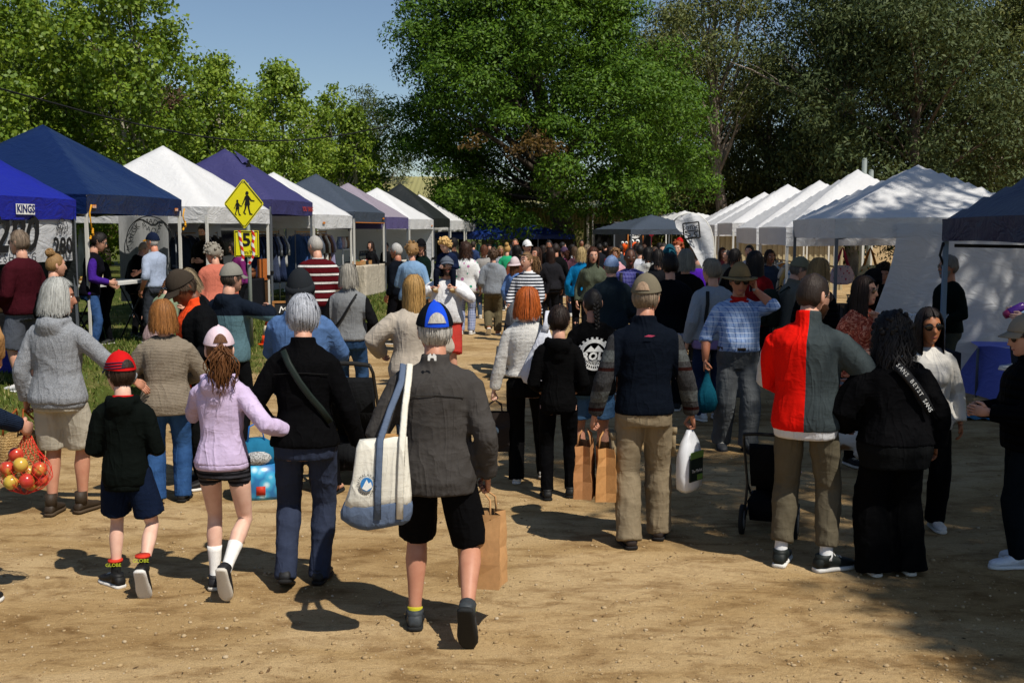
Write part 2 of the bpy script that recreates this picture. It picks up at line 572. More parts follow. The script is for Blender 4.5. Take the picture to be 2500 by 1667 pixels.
# ------------------------------------------------------------------ trees
def leafmat(name, c0, c1, c2, trans=.35, rough=.5, spec=.35):
 t = NT(name)
 isl = t.n('NewGeometry').outputs['Random Per Island']
 pos = t.n('NewGeometry').outputs['Position']
 f = t.math('ADD', t.math('MULTIPLY', isl, .6), t.math('MULTIPLY', t.noise(.45, 3, .6, pos), .5))
 col = t.ramp(f, [(.15, c0), (.5, c1), (.9, c2)])
 t.done(col, rough, spec)
 tr = t.n('BsdfTranslucent'); t.l(t.mix(.5, col, (c2[0] * 1.3, c2[1] * 1.3, c2[2] * .6)), tr.inputs[0])
 mx = t.n('MixShader'); mx.inputs[0].default_value = trans
 t.l(t.b.outputs[0], mx.inputs[1]); t.l(tr.outputs[0], mx.inputs[2]); t.l(mx.outputs[0], t.out.inputs[0])
 return t.m
def barkmat(name, c0, c1, sc=6):
 t = NT(name)
 o = t.obj()
 f = t.noise(1, 5, .65, t.map((sc, sc, sc * .3), vec=o), .5)
 col = t.ramp(f, [(.32, c0), (.66, c1)])
 return t.done(col, .85, .15, t.bump(f, .6, .04))
L_PLANE = leafmat('plane_leaf', (0.056, 0.108, 0.010), (0.128, 0.210, 0.018), (0.246, 0.318, 0.033), .30)
L_PLANE2 = leafmat('poplar_leaf', (0.075, 0.140, 0.013), (0.166, 0.258, 0.024), (0.290, 0.370, 0.045), .30)
L_ASH = leafmat('ash_leaf', (0.025, 0.062, 0.005), (0.053, 0.115, 0.008), (0.112, 0.195, 0.014), .14, .55, .2)
L_EUC = leafmat('eucalyptus_leaf', (0.057, 0.077, 0.022), (0.109, 0.132, 0.038), (0.189, 0.190, 0.054), .16, .6, .2)
L_EUC2 = leafmat('eucalyptus_leaf_dark', (0.034, 0.053, 0.018), (0.065, 0.092, 0.032), (0.111, 0.135, 0.046), .14, .6, .2)
L_EUCG = leafmat('eucalyptus_leaf_glossy', (0.032, 0.064, 0.021), (0.062, 0.105, 0.034), (0.108, 0.153, 0.052), .14, .5, .3)
L_RED = leafmat('copper_leaf', (0.060, 0.048, 0.024), (0.102, 0.074, 0.034), (0.156, 0.090, 0.042), .25)
L_RUST = leafmat('rust_leaf', (0.079, 0.054, 0.013), (0.122, 0.072, 0.018), (0.173, 0.101, 0.029), .25)
B_PALE = barkmat('pale_bark', (.22, .20, .15), (.46, .42, .34))
B_DARK = barkmat('dark_bark', (.035, .028, .022), (.085, .068, .052))
B_EUC = barkmat('gum_bark', (.20, .155, .12), (.42, .36, .29))
B_EUCD = barkmat('gum_bark_dark', (.085, .065, .05), (.20, .155, .12))
def leaves(C, per, spread, size, r, droop=0.0, aspect=.45, flat=.5, tuft=.5):
 """leaf quads round clump centres C (n x 3)"""
 n = len(C) * per
 c = np.repeat(C, per, 0)
 sp = np.repeat(np.asarray(spread) * np.ones(len(C)), per)
 off = r.normal(size=(n, 3)); off /= np.linalg.norm(off, axis=1)[:, None]
 off[:, 2] = np.abs(off[:, 2]) * np.where(r.rand(n) < tuft, 1, -1)
 off *= (r.rand(n) ** (.55 - .3 * (tuft > .6)) * sp)[:, None]; off[:, 2] *= .75
 p = c + off
 # a leaf's face looks out of its clump and up, so each clump is light on top and dark below
 nn = off / (sp[:, None] + 1e-6) + r.normal(size=(n, 3)) * .42; nn[:, 2] += .25
 nn /= np.linalg.norm(nn, axis=1)[:, None]
 d = r.normal(size=(n, 3)); d[:, 2] -= droop * 1.3
 d -= nn * np.sum(d * nn, 1)[:, None]; d /= np.linalg.norm(d, axis=1)[:, None] + 1e-9
 sd = np.cross(nn, d)
 L = size * r.uniform(.65, 1.35, n)[:, None]
 W = L * aspect
 a = p; b = p + d * L * .45 + sd * W * .5 + nn * L * .06; cc = p + d * L; e = p + d * L * .45 - sd * W * .5 + nn * L * .06
 V = np.stack([a, b, cc, e], 1).reshape(-1, 3)
 F = np.arange(n * 4).reshape(-1, 4)
 return V, F
def tree(name, label, base, height, trunk_r, crown_fn, leaf_m, bark_m, seed, n_limb=7, clear=.35, clumps=260, per=60, spread=.6, leaf=.17, lean=(0, 0), droop=0.0,
         group=None, stems=1, aspect=.5, subs=4, cond=None, second=None, wig=.06, shell=.35, tuft=.5):
 """a tapered trunk with limbs; leaf clumps fill the volume crown_fn(u in 0..1 up the crown, azimuth) -> radius"""
 r = np.random.RandomState(seed)
 root = thing(name, label, 'tree', base, 0, group)
 mb = MB()
 top = height
 z0 = height * clear
 C = []
 stems_p = []
 for st in range(stems):
  ox, oy = (r.normal(size=2) * .25 if stems > 1 else (0, 0))
  lx, ly = lean[0] + (r.normal() * height * .04 if stems > 1 else 0), lean[1] + (r.normal() * height * .04 if stems > 1 else 0)
  pts = []
  for i in range(9):
   f = i / 8
   pts.append(Vector((ox + lx * f + r.normal() * wig * height * .08 * (f > 0), oy + ly * f + r.normal() * wig * height * .08 * (f > 0), -.15 + (top * .90 + .15) * f)))
  rr = [trunk_r * (1.25 if i == 0 else 1) * (1 - i / 8) ** .8 * (.75 if st else 1) + .02 for i in range(9)]
  mb.tube(pts, rr, 9)
  stems_p.append(pts)
 def on_stem(f):
  P = stems_p[r.randint(len(stems_p))]
  k = min(7.999, f * 8); i = int(k)
  return P[i].lerp(P[i + 1], k - i)
 ends = []
 for q in range(clumps):
  u = r.rand() ** .9
  az = r.uniform(0, 2 * math.pi)
  rad = crown_fn(u, az) * (r.rand() ** shell)
  ctr = stems_p[0][0].lerp(stems_p[0][-1], min(1, (z0 + (top - z0) * u) / (top * .9)))
  p = Vector((ctr.x + rad * math.cos(az), ctr.y + rad * math.sin(az), z0 + (top - z0) * u + r.normal() * spread * .4))
  if cond is not None and not cond(p + Vector(base)): continue
  ends.append(p)
 C = np.array([tuple(p) for p in ends])
 # limbs reach out towards a sample of the clumps
 idx = r.permutation(len(ends))[:n_limb * subs]
 for k, i in enumerate(idx):
  e = ends[i]
  f0 = max(.22, min(.93, (e.z / top) - r.uniform(.12, .28)))
  s0 = on_stem(f0)
  mid = s0.lerp(e, .5) + Vector((r.normal() * .2, r.normal() * .2, r.uniform(-.1, .35)))
  r0 = trunk_r * (.42 if k < n_limb else .2) * (1 - f0 * .6)
  mb.tube([s0, s0.lerp(mid, .5) + Vector((0, 0, .05)), mid, mid.lerp(e, .6) + Vector((r.normal() * .08, r.normal() * .08, .05)), e], [r0, r0 * .8, r0 * .6, r0 * .36, .012], 6)
 mb.build('trunk', bark_m, root)
 V, F = leaves(C, per, spread * r.uniform(.7, 1.35, len(C)), leaf, r, droop, aspect, tuft=tuft)
 me = fast_mesh('crown', V, F, leaf_m)
 link('crown', me, root)
 if second:
  C2 = np.array([tuple(Vector(p)) for p in second[0]])
  V, F = leaves(C2, second[2], second[3], leaf, r, droop, aspect)
  link('rusty_foliage', fast_mesh('rusty_foliage', V, F, second[1]), root)
 return root
def egg(rmax, top=.15, bot=.45, noisy=.22, sd=0):
 def fn(u, az):
  prof = math.sin(math.pi * min(1, (u * .80 + .14))) ** .7
  if u > .8: prof *= 1 - (u - .8) / .2 * .55
  lump = 1 + noisy * (math.sin(az * 3 + u * 9 + sd) * .6 + math.sin(az * 5 - u * 14 + sd * 2) * .4)
  return rmax * prof * lump
 return fn
def dome(rmax, noisy=.2, sd=0):
 def fn(u, az):
  prof = (1 - max(0, u - .30) ** 2 / .50) ** .5 if u < 1 else .1
  prof = max(.15, prof) * (.86 + .14 * min(1, u / .2))
  lump = 1 + noisy * (math.sin(az * 4 + u * 11 + sd) * .55 + math.sin(az * 7 - u * 15 + sd * 2) * .45)
  return rmax * prof * lump
 return fn
def place(px, y): p = at_y(px, 560, y); return Vector((p.x, y, ground_z(p.x, y) - .02))
def ztop(py, y): return at_y(CXP, py, y).z
# the great dark green tree in the middle
bt = place(1392, 48)
rusty = [Vector((at_y(a, b, 41.5).x - bt.x, 41.5 - bt.y + c, at_y(a, b, 41.5).z)) for a, b, c in
         ((1290, 345, 0), (1320, 340, .3), (1345, 352, .1), (1270, 352, .3), (1300, 365, .2), (1335, 370, .5), (1140, 350, .2), (1165, 340, .3), (1365, 362, .3), (1255, 368, .4), (1310, 330, .4))]
def big_gap(p):
 # the dark hollow under the middle boughs, and clear air above the sheds to either side
 if p.y < 46 and abs(p.x - at_y(1215, 390, 43).x) < 2.2 and abs(p.z - 4.9) < 1.1: return False
 if p.z < 2.2 and (p.x < -1.6 or p.x > 2.2): return False
 if p.z < 4.0 and (p.x < -3.2 or (p.x > 3.0 and p.x < 3.8)): return False
 return p.z > 1.6
def big_fn(u, az):
 # broad at the base third, narrowing to a rounded top
 base_r = np.interp(u, [0, .08, .2, .35, .5, .65, .8, .92, 1], [3.9, 5.3, 6.0, 5.9, 4.9, 3.7, 3.0, 2.2, 1.0])
 skew = 1 + .06 * math.cos(az) * (1 if u < .45 else -.8)
 lump = 1 + .13 * math.sin(az * 5 + u * 17) + .10 * math.sin(az * 9 - u * 23)
 return base_r * skew * lump
tree('ash_tree', 'huge dense dark green tree standing over the far stalls', bt, 17.0, .5, big_fn, L_ASH, B_DARK, 21, n_limb=16, clear=.13, clumps=580, per=540, spread=1.10, leaf=.17, tuft=.80, lean=(-2.7, 0),
     cond=big_gap, aspect=.42, second=(rusty, L_RUST, 50, .42), shell=.16, droop=.05)
# the row of tall pale-trunked trees behind the left stalls
left = [  # px, depth, top py, crown radius, label, leaf, seed, stems, clear
 (-60, 33, -60, 3.0, 'tall bright green tree at the far left edge of the picture', L_PLANE, 31, 2, .22),
 (70, 37, 15, 2.5, 'leafy tree with two pale stems behind the navy marquee', L_PLANE, 32, 2, .20),
 (205, 41, 110, 1.9, 'slimmer green tree between the edge tree and the tallest tree', L_PLANE, 33, 1, .24),
 (338, 36, -90, 3.0, 'tallest green tree with paired pale trunks above the white marquee', L_PLANE, 34, 2, .36),
 (545, 42, 165, 2.5, 'bright green bushy tree behind the purple marquee', L_PLANE2, 36, 1, .12),
 (690, 46, 175, 2.5, 'bright green tree with thin pale branches above the grey marquee', L_PLANE2, 37, 2, .14),
 (790, 50, 225, 2.0, 'thin sparse tree with bare pale twigs beside the gum tree', L_PLANE2, 38, 2, .16),
 (850, 47, 275, 1.6, 'narrow upright green sapling beside the great dark tree', L_PLANE2, 39, 2, .10),
 (905, 52, 330, 1.4, 'small green sapling half hidden by the great dark tree', L_PLANE2, 40, 2, .08),
]
for px, y, tp, cr, lab, lm, sd, stm, cl in left:
 b = place(px, y)
 sparse = 'sparse' in lab
 tree('plane_tree', lab, b, ztop(tp, y) - b.z, .17 if stm > 1 else .2, egg(cr * .86, sd=sd, noisy=.34), lm, B_PALE, sd, n_limb=9, clear=cl, clumps=int((170 if sparse else 235) * (cr / 2.5) ** 1.6), per=92, spread=.52, leaf=.135,
         group='tall trees behind the left stalls', stems=stm, aspect=.75, subs=5 if not sparse else 8, shell=.42)
for px, y, tp, cr, lab, lm, sd in ((430, 56, 225, 3.4, 'dark copper tinged tree behind the tallest green tree', L_RED, 45), (250, 54, 130, 3.8, 'dark tree filling the gap left of the tallest tree', L_RED, 47),
                                  (20, 52, 120, 4.2, 'dark backing tree behind the far left trees', L_EUC2, 48)):
 b = place(px, y)
 tree('dark_tree', lab, b, ztop(tp, y) - b.z, .3, egg(cr, sd=sd), lm, B_DARK, sd, n_limb=8, clear=.10, clumps=330, per=42, spread=.75, leaf=.26, group='dark trees behind the left row')
for px, y, tp, cr, lab, lm, sd in ((120, 44, 330, 3.0, 'low bushy tree behind the navy marquee roof', L_PLANE, 55), (480, 47, 330, 2.8, 'low bushy tree behind the white marquee roof', L_PLANE, 56), (620, 52, 360, 3.2, 'low green growth behind the purple marquee', L_PLANE2, 57), (800, 56, 400, 3.0, 'low green growth behind the grey marquee', L_PLANE2, 58)):
 b = place(px, y)
 tree('bushy_tree', lab, b, ztop(tp, y) - b.z, .12, egg(cr, sd=sd), lm, B_PALE, sd, n_limb=6, clear=.05, clumps=240, per=44, spread=.6, leaf=.20, group='low growth behind the left stalls', aspect=.75)
b = place(895, 66)
tree('gum_tree', 'distant grey green gum tree with an open rounded crown', b, ztop(238, 66) - b.z, .25, egg(3.2, sd=3, noisy=.4), L_EUC2, B_EUCD, 60, n_limb=10, clear=.45, clumps=120, per=60, spread=.7, leaf=.22, droop=.5, aspect=.3, subs=5)
# the gum trees on the right
right = [  # px, depth, top py, radius, label, leaf, bark, seed, clear, clumps
 (1605, 60, 40, 3.0, 'olive gum tree rising directly behind the great green tree', L_EUC, B_EUC, 71, .30, 260),
 (1765, 54, -70, 3.0, 'tall open gum tree with pale forked limbs against the sky', L_EUC, B_EUC, 72, .50, 110),
 (1870, 60, 150, 3.8, 'brownish gum tree right of the forked gum', L_EUC, B_EUCD, 73, .18, 300),
 (1995, 56, 20, 3.2, 'tall glossy gum tree with a bent pale limb', L_EUCG, B_EUC, 74, .42, 190),
 (2090, 52, -160, 4.8, 'dark tall gum tree above the white peaks on the right', L_EUC2, B_EUC, 75, .16, 360),
 (2230, 48, -120, 4.6, 'dense dark gum tree behind the dappled marquee', L_EUC2, B_EUCD, 76, .14, 470),
 (2390, 55, 30, 5.0, 'spreading gum tree at the right with sky showing through', L_EUCG, B_EUC, 77, .30, 230),
 (2540, 50, -20, 5.0, 'gum tree with long bare limbs at the right edge', L_EUC, B_EUC, 78, .30, 210),
 (2470, 62, 330, 4.0, 'low grey green gum behind the navy marquee on the right', L_EUC, B_EUCD, 79, .08, 220),
]
for px, y, tp, cr, lab, lm, bm, sd, cl, nc in right:
 b = place(px, y)
 tree('gum_tree', lab, b, ztop(tp, y) - b.z, .34, egg(cr, sd=sd, noisy=.42), lm, bm, sd, n_limb=12, clear=cl, clumps=int(nc * (.92 if sd >= 75 else .66)), per=150, spread=1.08, tuft=.75, leaf=.21, droop=.75, aspect=.38, subs=4, group='gum trees behind the right stalls', lean=((sd % 3 - 1) * .8, 0), shell=.45)
for px, y, tp, cr, lab, lm, sd in ((1720, 57, 380, 3.6, 'low olive gum growth behind the white marquees', L_EUC, 84), (1830, 62, 300, 4.0, 'broad olive undergrowth between the gum trunks', L_EUC, 85), (2000, 60, 330, 3.8, 'dark undergrowth behind the utility posts', L_EUC2, 86), (2300, 58, 330, 4.0, 'dark undergrowth behind the dappled marquee', L_EUC2, 87), (1640, 62, 430, 3.2, 'low green shrub beside the coffee stall', L_PLANE, 88)):
 b = place(px, y)
 tree('shrubby_gum', lab, b, ztop(tp, y) - b.z, .15, egg(cr, sd=sd), lm, B_EUCD, sd, n_limb=6, clear=.05, clumps=230, per=56, spread=.8, leaf=.27, droop=.6, aspect=.3, group='undergrowth behind the right stalls')
# the tree whose shade dapples the right of the place: it stands beyond the right edge of the picture
def sun_shadow(p, z=0.0):
 k = (p.z - z) / math.tan(SUN_EL)
 return Vector((p.x + SHADOW_DIR.x * k, p.y + SHADOW_DIR.y * k, z))
SUNNY = [(2.0, 7.0, .75), (1.3, 6.3, 1.1), (-.6, 6.5, 1.8), (3.9, 8.2, .5), (3.0, 7.9, .35), (3.4, 11.8, .3), (1.5, 10.9, .75), (2.2, 8.4, .6), (2.4, 10.6, .42)]
rh_ = np.random.RandomState(31)
DAPPLE = [(rh_.uniform(4.2, 7.5), rh_.uniform(13.6, 18.3), rh_.uniform(.16, .36)) for _ in range(30)]
def dappled(p):
 s0 = sun_shadow(p, 2.3)
 return any((s0.x - x) ** 2 + (s0.y - y) ** 2 < rad ** 2 for x, y, rad in DAPPLE)
def shade_cond(p):
 if p.z < 6.2 or dappled(p): return False
 s0 = sun_shadow(p)
 # keep the clearing in front: the near edge of the shade runs from (0.8, 9) to (2.6, 5.2)
 if (s0.x - .9) * 3.7 + (s0.y - 8.8) * 1.75 < 0: return False
 if s0.x < .15 * (s0.y - 8) - .6: return False
 for x, y, rad in SUNNY:
  if (s0.x - x) ** 2 + (s0.y - y) ** 2 < rad ** 2: return False
 return True
def shade2(p):
 if p.z < 6.8 or dappled(p): return False
 s0 = sun_shadow(p, 2.4)
 for x, y, rad in ((5.4, 15.9, .38), (6.3, 17.0, .55), (5.0, 17.2, .30), (6.9, 16.0, .4), (4.7, 15.4, .25), (5.9, 15.0, .3), (6.6, 14.2, .35)):
  if (s0.x - x) ** 2 + (s0.y - y) ** 2 < rad ** 2: return False
 return s0.y < 18.6 and s0.x > 3.9
tree('gum_tree', 'second gum tree added unseen beyond the right edge to shade the dappled marquee', (11.0, 10.6, 0), 14.5, .36, egg(4.9, sd=8, noisy=.3), L_EUC, B_EUC, 98, n_limb=12, clear=.42, clumps=760, per=44, spread=.36, leaf=.22, droop=.6, aspect=.32, cond=shade2, shell=.5)  # extra tree out of view, added so the marquee lies in dappled shade
tree('gum_tree', 'large gum tree beyond the right edge casting dappled shade', (8.5, 4.6, 0), 15.5, .42, egg(6.6, sd=5, noisy=.3), L_EUC, B_EUC, 99, n_limb=14, clear=.38, clumps=2300, per=46, spread=.62, leaf=.22, droop=.6, aspect=.32, cond=shade_cond, shell=.5)
tree('gum_tree', 'third gum tree added unseen beyond the lower right corner to cast shade', (8.3, -.6, 0), 14.0, .36, egg(4.6, sd=11, noisy=.3), L_EUC, B_EUC, 97, n_limb=12, clear=.40, clumps=1500, per=46, spread=.6, leaf=.22, droop=.6, aspect=.32, cond=shade_cond, shell=.5)  # extra tree out of view, added to deepen the near right shade
# ------------------------------------------------------------------ far buildings
def corrugated(name, col, pitch):
 t = NT(name)
 c = hexc(col)
 f = t.noise(.8, 3)
 return t.done(t.ramp(f, [(.3, tuple(v * .85 for v in c)), (.7, c)]), .5, .4)
M_OLIVE = corrugated('olive_sheet', '#8f8a55', .2)
M_ROOFG = corrugated('roof_sheet', '#9a9560', .2)
M_TRIM = plain('gutter_green', '#7f9080', .5)
M_PIPE = plain('downpipe', '#cfc9b4', .5)
M_STEELP = plain('post_grey', '#7c8580', .55, .4)
M_DARKIN = plain('doorway_shade', '#0c0d0c', .9)  # near-black colour stands for the shade inside the shed doorways
def sheet(mb, x0, x1, z0, z1, y, pitch=.18, depth=.035, nrm=-1):
 n = max(2, int((x1 - x0) / pitch))
 xs, ys = [], []
 for i in range(n):
  a = x0 + (x1 - x0) * i / n; w_ = (x1 - x0) / n
  xs += [a, a + w_ * .35, a + w_ * .5, a + w_ * .85]; ys += [0, 0, depth, depth]
 xs.append(x1); ys.append(0)
 P = [[(a, y + nrm * b, z0) for a, b in zip(xs, ys)], [(a, y + nrm * b, z1) for a, b in zip(xs, ys)]]
 mb.grid(P)
def shed(label, y, px0, px1, eave_py, roof_py, slope=5.0, parts=None, wall_m=M_OLIVE):
 a, c = at_y(px0, eave_py, y), at_y(px1, eave_py, y)
 ze, zr = a.z, ztop(roof_py, y + slope)
 root = thing('shed', label, 'building', ((a.x + c.x) / 2, y, 0))
 hw = (c.x - a.x) / 2
 mb = MB(); sheet(mb, -hw, hw, -.1, ze, 0); sheet(mb, -hw, hw, -.1, ze, slope * 2, nrm=1)
 mb.grid([[(-hw, 0, -.1), (-hw, slope * 2, -.1)], [(-hw, 0, ze), (-hw, slope * 2, ze)]])
 mb.grid([[(hw, 0, -.1), (hw, slope * 2, -.1)], [(hw, 0, ze), (hw, slope * 2, ze)]])
 mb.build('wall', wall_m, root, smooth=False)
 mb = MB()
 n = int(hw * 2 / .25)
 P0, P1, P2 = [], [], []
 for i in range(n * 2 + 1):
  x = -hw - .3 + (hw * 2 + .6) * i / (n * 2); h = .03 * (i % 2)
  P0.append((x, -.45, ze + h - .02)); P1.append((x, slope, zr + h)); P2.append((x, slope * 2 + .4, ze + h - .02))
 mb.grid([P0, P1, P2]); mb.build('roof', M_ROOFG, root, smooth=False)
 mb = MB(); mb.box((0, -.52, ze + .0), (hw * 2 + .6, .14, .2)); mb.build('gutter', M_TRIM, root, smooth=False)
 return root, hw, ze
s1, hw, ze = shed('olive corrugated shed with a pale gutter behind the coffee stall', 57, 1175, 1590, 503, 462, 5)
mb = MB(); mb.tube([(1.1 + .0, -.12, 0), (1.1, -.12, ze - .1)], .07, 8); mb.build('downpipe', M_PIPE, s1)
mb = MB(); mb.box((2.55, -.06, 1.2), (2.4, .1, 2.4)); mb.build('doorway', M_DARKIN, s1, smooth=False)  # solid slab on the wall; the doorway's shade is in its colour
mb = MB(); mb.tube([(1.35, -.2, 0), (1.35, -.2, ze - .45), (3.0, -.2, ze - .3)], .055, 8); mb.build('door_rail', plain('white_pipe', '#dcdcd6', .4), s1)
s2, hw, ze = shed('long shed with an olive sheet roof behind the dark marquee', 62, 860, 1100, 498, 432, 6)
mb = MB(); mb.box((1.2, -.06, 1.15), (3.6, .1, 2.3)); mb.build('doorway', M_DARKIN, s2, smooth=False)  # dark slab again, coloured like the shaded inside
for px_ in (1075, 1100, 1128):
 p = at_y(px_, 600, 50)
 mb = MB(); mb.tube([(0, 0, -.1), (0, 0, 4.2)], [.17, .14], 8)
 o = mb.build('timber_post', B_DARK, None, loc=(p.x, 50, 0))
 tag(o, {1075: 'leftmost dark timber post before the olive roofed shed', 1100: 'middle dark timber post before the olive roofed shed', 1128: 'rightmost dark timber post before the olive roofed shed'}[px_], 'post', 'timber posts by the shed')
# utility posts on the right
for px_, tp, y, rad, lab in ((2111, 390, 34, .085, 'taller grey steel post behind the white marquees'), (2127, 418, 34.6, .085, 'shorter grey timber post behind the white marquees')):
 p = at_y(px_, tp, y)
 mb = MB(); mb.tube([(0, 0, -.1), (0, 0, p.z)], [rad, rad * .92], 10)
 mb.ball((0, 0, p.z), (rad * .95, rad * .95, .05), 10, 4)
 tag(mb.build('utility_post', M_STEELP, None, loc=(p.x, y, 0)), lab, 'post', 'posts behind the right stalls')
# overhead cable
def cable(pts, rad, label, name='overhead_cable'):
 mb = MB(); mb.tube(pts, rad, 6)
 tag(mb.build(name, plain('cable_black', '#151515', .6)), label, 'cable')
W = [(-120, 180, 27), (0, 217, 28.5), (100, 244, 30), (213, 275, 31.5), (350, 307, 33), (480, 332, 34.5), (560, 342, 36), (640, 345, 37.5), (740, 342, 39), (850, 328, 41), (950, 308, 43)]
cable([at_y(a, b, c) for a, b, c in W], .026, 'thick black overhead cable sagging across the left trees')
cable([at_y(a, b, c) for a, b, c in ((0, 290, 40), (250, 345, 43), (500, 390, 46), (700, 400, 49), (900, 385, 52))], .018, 'thin dark wire below the thick overhead cable')
# ------------------------------------------------------------------ marquees
def canvas(name, col, trans=.18, rough=.55, var=.06):
 key = ('canvas', name)
 if key in _M: return _M[key]
 t = NT(name)
 c = hexc(col) if isinstance(col, str) else col
 o = t.obj()
 f = t.noise(1.3, 4, .6, o)
 cc = t.ramp(f, [(.3, tuple(v * (1 - var) for v in c)), (.7, c)])
 w1 = t.noise(2.2, 3, .5, t.map((1, 1, 2.2), vec=o), 1.4)
 nb = t.bump(t.math('ABSOLUTE', t.math('SUBTRACT', w1, .5)), .55, .06)
 nb = t.bump(t.noise(11, 3, .5, o, 1.0), .22, .02, nb)
 t.done(cc, rough, .3, nb)
 tr = t.n('BsdfTranslucent'); t.l(cc, tr.inputs[0])
 mx = t.n('MixShader'); mx.inputs[0].default_value = trans
 t.l(t.b.outputs[0], mx.inputs[1]); t.l(tr.outputs[0], mx.inputs[2]); t.l(mx.outputs[0], t.out.inputs[0])
 _M[key] = t.m
 return t.m
C_WHITE = canvas('canvas_white', (.74, .74, .74), .16)
C_NAVY = canvas('canvas_navy', (.006, .018, .075), .05, .32)
C_NAVY2 = canvas('canvas_deep_navy', (.006, .012, .060), .05, .45)
C_KING = canvas('canvas_royal_blue', (.010, .016, .28), .06, .45)
C_PURP = canvas('canvas_faded_purple', (.042, .040, .135), .08, .6)
C_GREY = canvas('canvas_slate', (.055, .070, .095), .06, .5)
C_MAUV = canvas('canvas_mauve', (.30, .26, .31), .12, .6)
C_VIOL = canvas('canvas_violet', (.12, .10, .24), .12, .6)
C_DARK = canvas('canvas_charcoal', (.016, .019, .019), .04, .5)
C_BLUE = canvas('canvas_blue', (.010, .035, .19), .05, .5)
C_WALL = canvas('canvas_wall_white', (.66, .67, .69), .25)
M_LEGW = plain('leg_white_steel', '#d2d0c8', .35, .5)
M_LEGD = plain('leg_grey_steel', '#5d6268', .4, .5)
M_LEGB = plain('leg_blue_steel', '#5f7f9c', .4, .5)
M_BLK = plain('black_plastic', '#141414', .5)
def marquee(label, cx, cy, rz, w, dpt, zg, z_val, z_eave, z_peak, roof_m, val_m=None, leg_m=M_LEGW, walls=(), wall_m=None, vent=False, seed=0, group='marquees', valances='fblr', truss=True, cap=False):
 """local x: -dpt/2 (back) .. dpt/2 (front); local y: along the row; z measured from the ground at zg"""
 r = np.random.RandomState(seed + 50)
 root = thing('marquee', label, 'marquee', (cx, cy, zg), rz, group)
 hx, hy = dpt / 2, w / 2
 ze, zp, zv = z_eave - zg, z_peak - zg, z_val - zg
 N = 22
 ph = r.uniform(0, 6, 4)
 def roof_z(a, b):
  m = max(abs(a), abs(b)); p = 1 - m
  q = min(abs(a), abs(b)) / max(m, 1e-6)
  h = ze + (zp - ze) * (p * (.86 + .14 * p) + .05 * math.sin(math.pi * p))
  h -= .055 * (1 - q ** 2) * math.sin(math.pi * min(1, p * 1.15)) * (1 if p < .87 else 0)
  ang = math.atan2(b, a)
  h += .012 * math.sin(ang * 9 + ph[0] + 5 * p) * math.sin(math.pi * p) + .018 * math.exp(-((1 - q) / .12) ** 2) * (1 - p) * math.sin(p * 30 + ph[1]) * .5
  if p < .03: h -= .008
  return h
 P = []
 for i in range(N + 1):
  row = []
  for j in range(N + 1):
   a, b = -1 + 2 * i / N, -1 + 2 * j / N
   row.append((a * hx, b * hy, roof_z(a, b)))
  P.append(row)
 mb = MB(); mb.grid(P, flip=False)
 roof = mb.build('roof', roof_m, root)
 if vent:
  mb = MB()
  for sg in (1,):
   A, B, Cc = (hx * .30, -hy * .12, roof_z(.30, -.12) + .02), (hx * .30, hy * .22, roof_z(.30, .22) + .02), (hx * .12, hy * .05, roof_z(.12, .05) + .10)
   mb.add([A, B, Cc, (hx * .34, hy * .05, roof_z(.34, .05) + .16)], [(0, 3, 2), (3, 1, 2)])
  mb.build('vent_flap', roof_m, roof)
  mb = MB(); mb.add([(hx * .335, -hy * .08, roof_z(.335, -.08) + .012), (hx * .335, hy * .18, roof_z(.335, .18) + .012), (hx * .335, hy * .05, roof_z(.335, .05) + .145)], [(0, 1, 2)]); mb.build('vent_shade_patch', M_BLK, roof)  # black sheet painted for the shade under the vent flap
 if cap:
  mb = MB(); n = 12; t0 = .16
  ring = []
  for sgn in range(4): pass
  P2 = []
  for i in range(7):
   row = []
   for j in range(7):
    a, b = (-1 + 2 * i / 6) * t0, (-1 + 2 * j / 6) * t0
    row.append((a * hx, b * hy, roof_z(a, b) + .03 - .02 * max(abs(a), abs(b)) / t0))
   P2.append(row)
  mb.grid(P2); mb.build('peak_cap', val_m or roof_m, roof)
 vm = val_m or roof_m
 # valances hang from the eave on each side
 sides = {'f': ((hx, -hy), (hx, hy)), 'r': ((-hx, -hy), (hx, -hy)), 'b': ((-hx, hy), (-hx, -hy)), 'l': ((hx, hy), (-hx, hy))}
 for k in valances:
  (x0, y0), (x1, y1) = sides[k]
  n = 26
  dx, dy = x1 - x0, y1 - y0
  Ln = math.hypot(dx, dy); nx, ny = dy / Ln, -dx / Ln
  rows = []
  p1, p2 = r.uniform(0, 6, 2)
  for f in (0, .12, .5, 1.0):
   row = []
   for i in range(n + 1):
    t = i / n
    wv = .012 * math.sin(t * 21 + p1 + f * 2) * f + .008 * math.sin(t * 47 + p2) * f
    lift = .022 * math.sin(math.pi * t) * (1 - f) + .012 * math.sin(2 * math.pi * t + p1) * f
    tl = .004 + wv - .012 * f
    row.append((x0 + dx * t + nx * tl, y0 + dy * t + ny * tl, ze - .005 + (zv - ze) * f + lift * .6 - .03 * math.exp(-(min(t, 1 - t) / .03) ** 2) * f * 0))
   rows.append(row)
  mb = MB(); mb.grid(rows); mb.build('valance', vm, root)
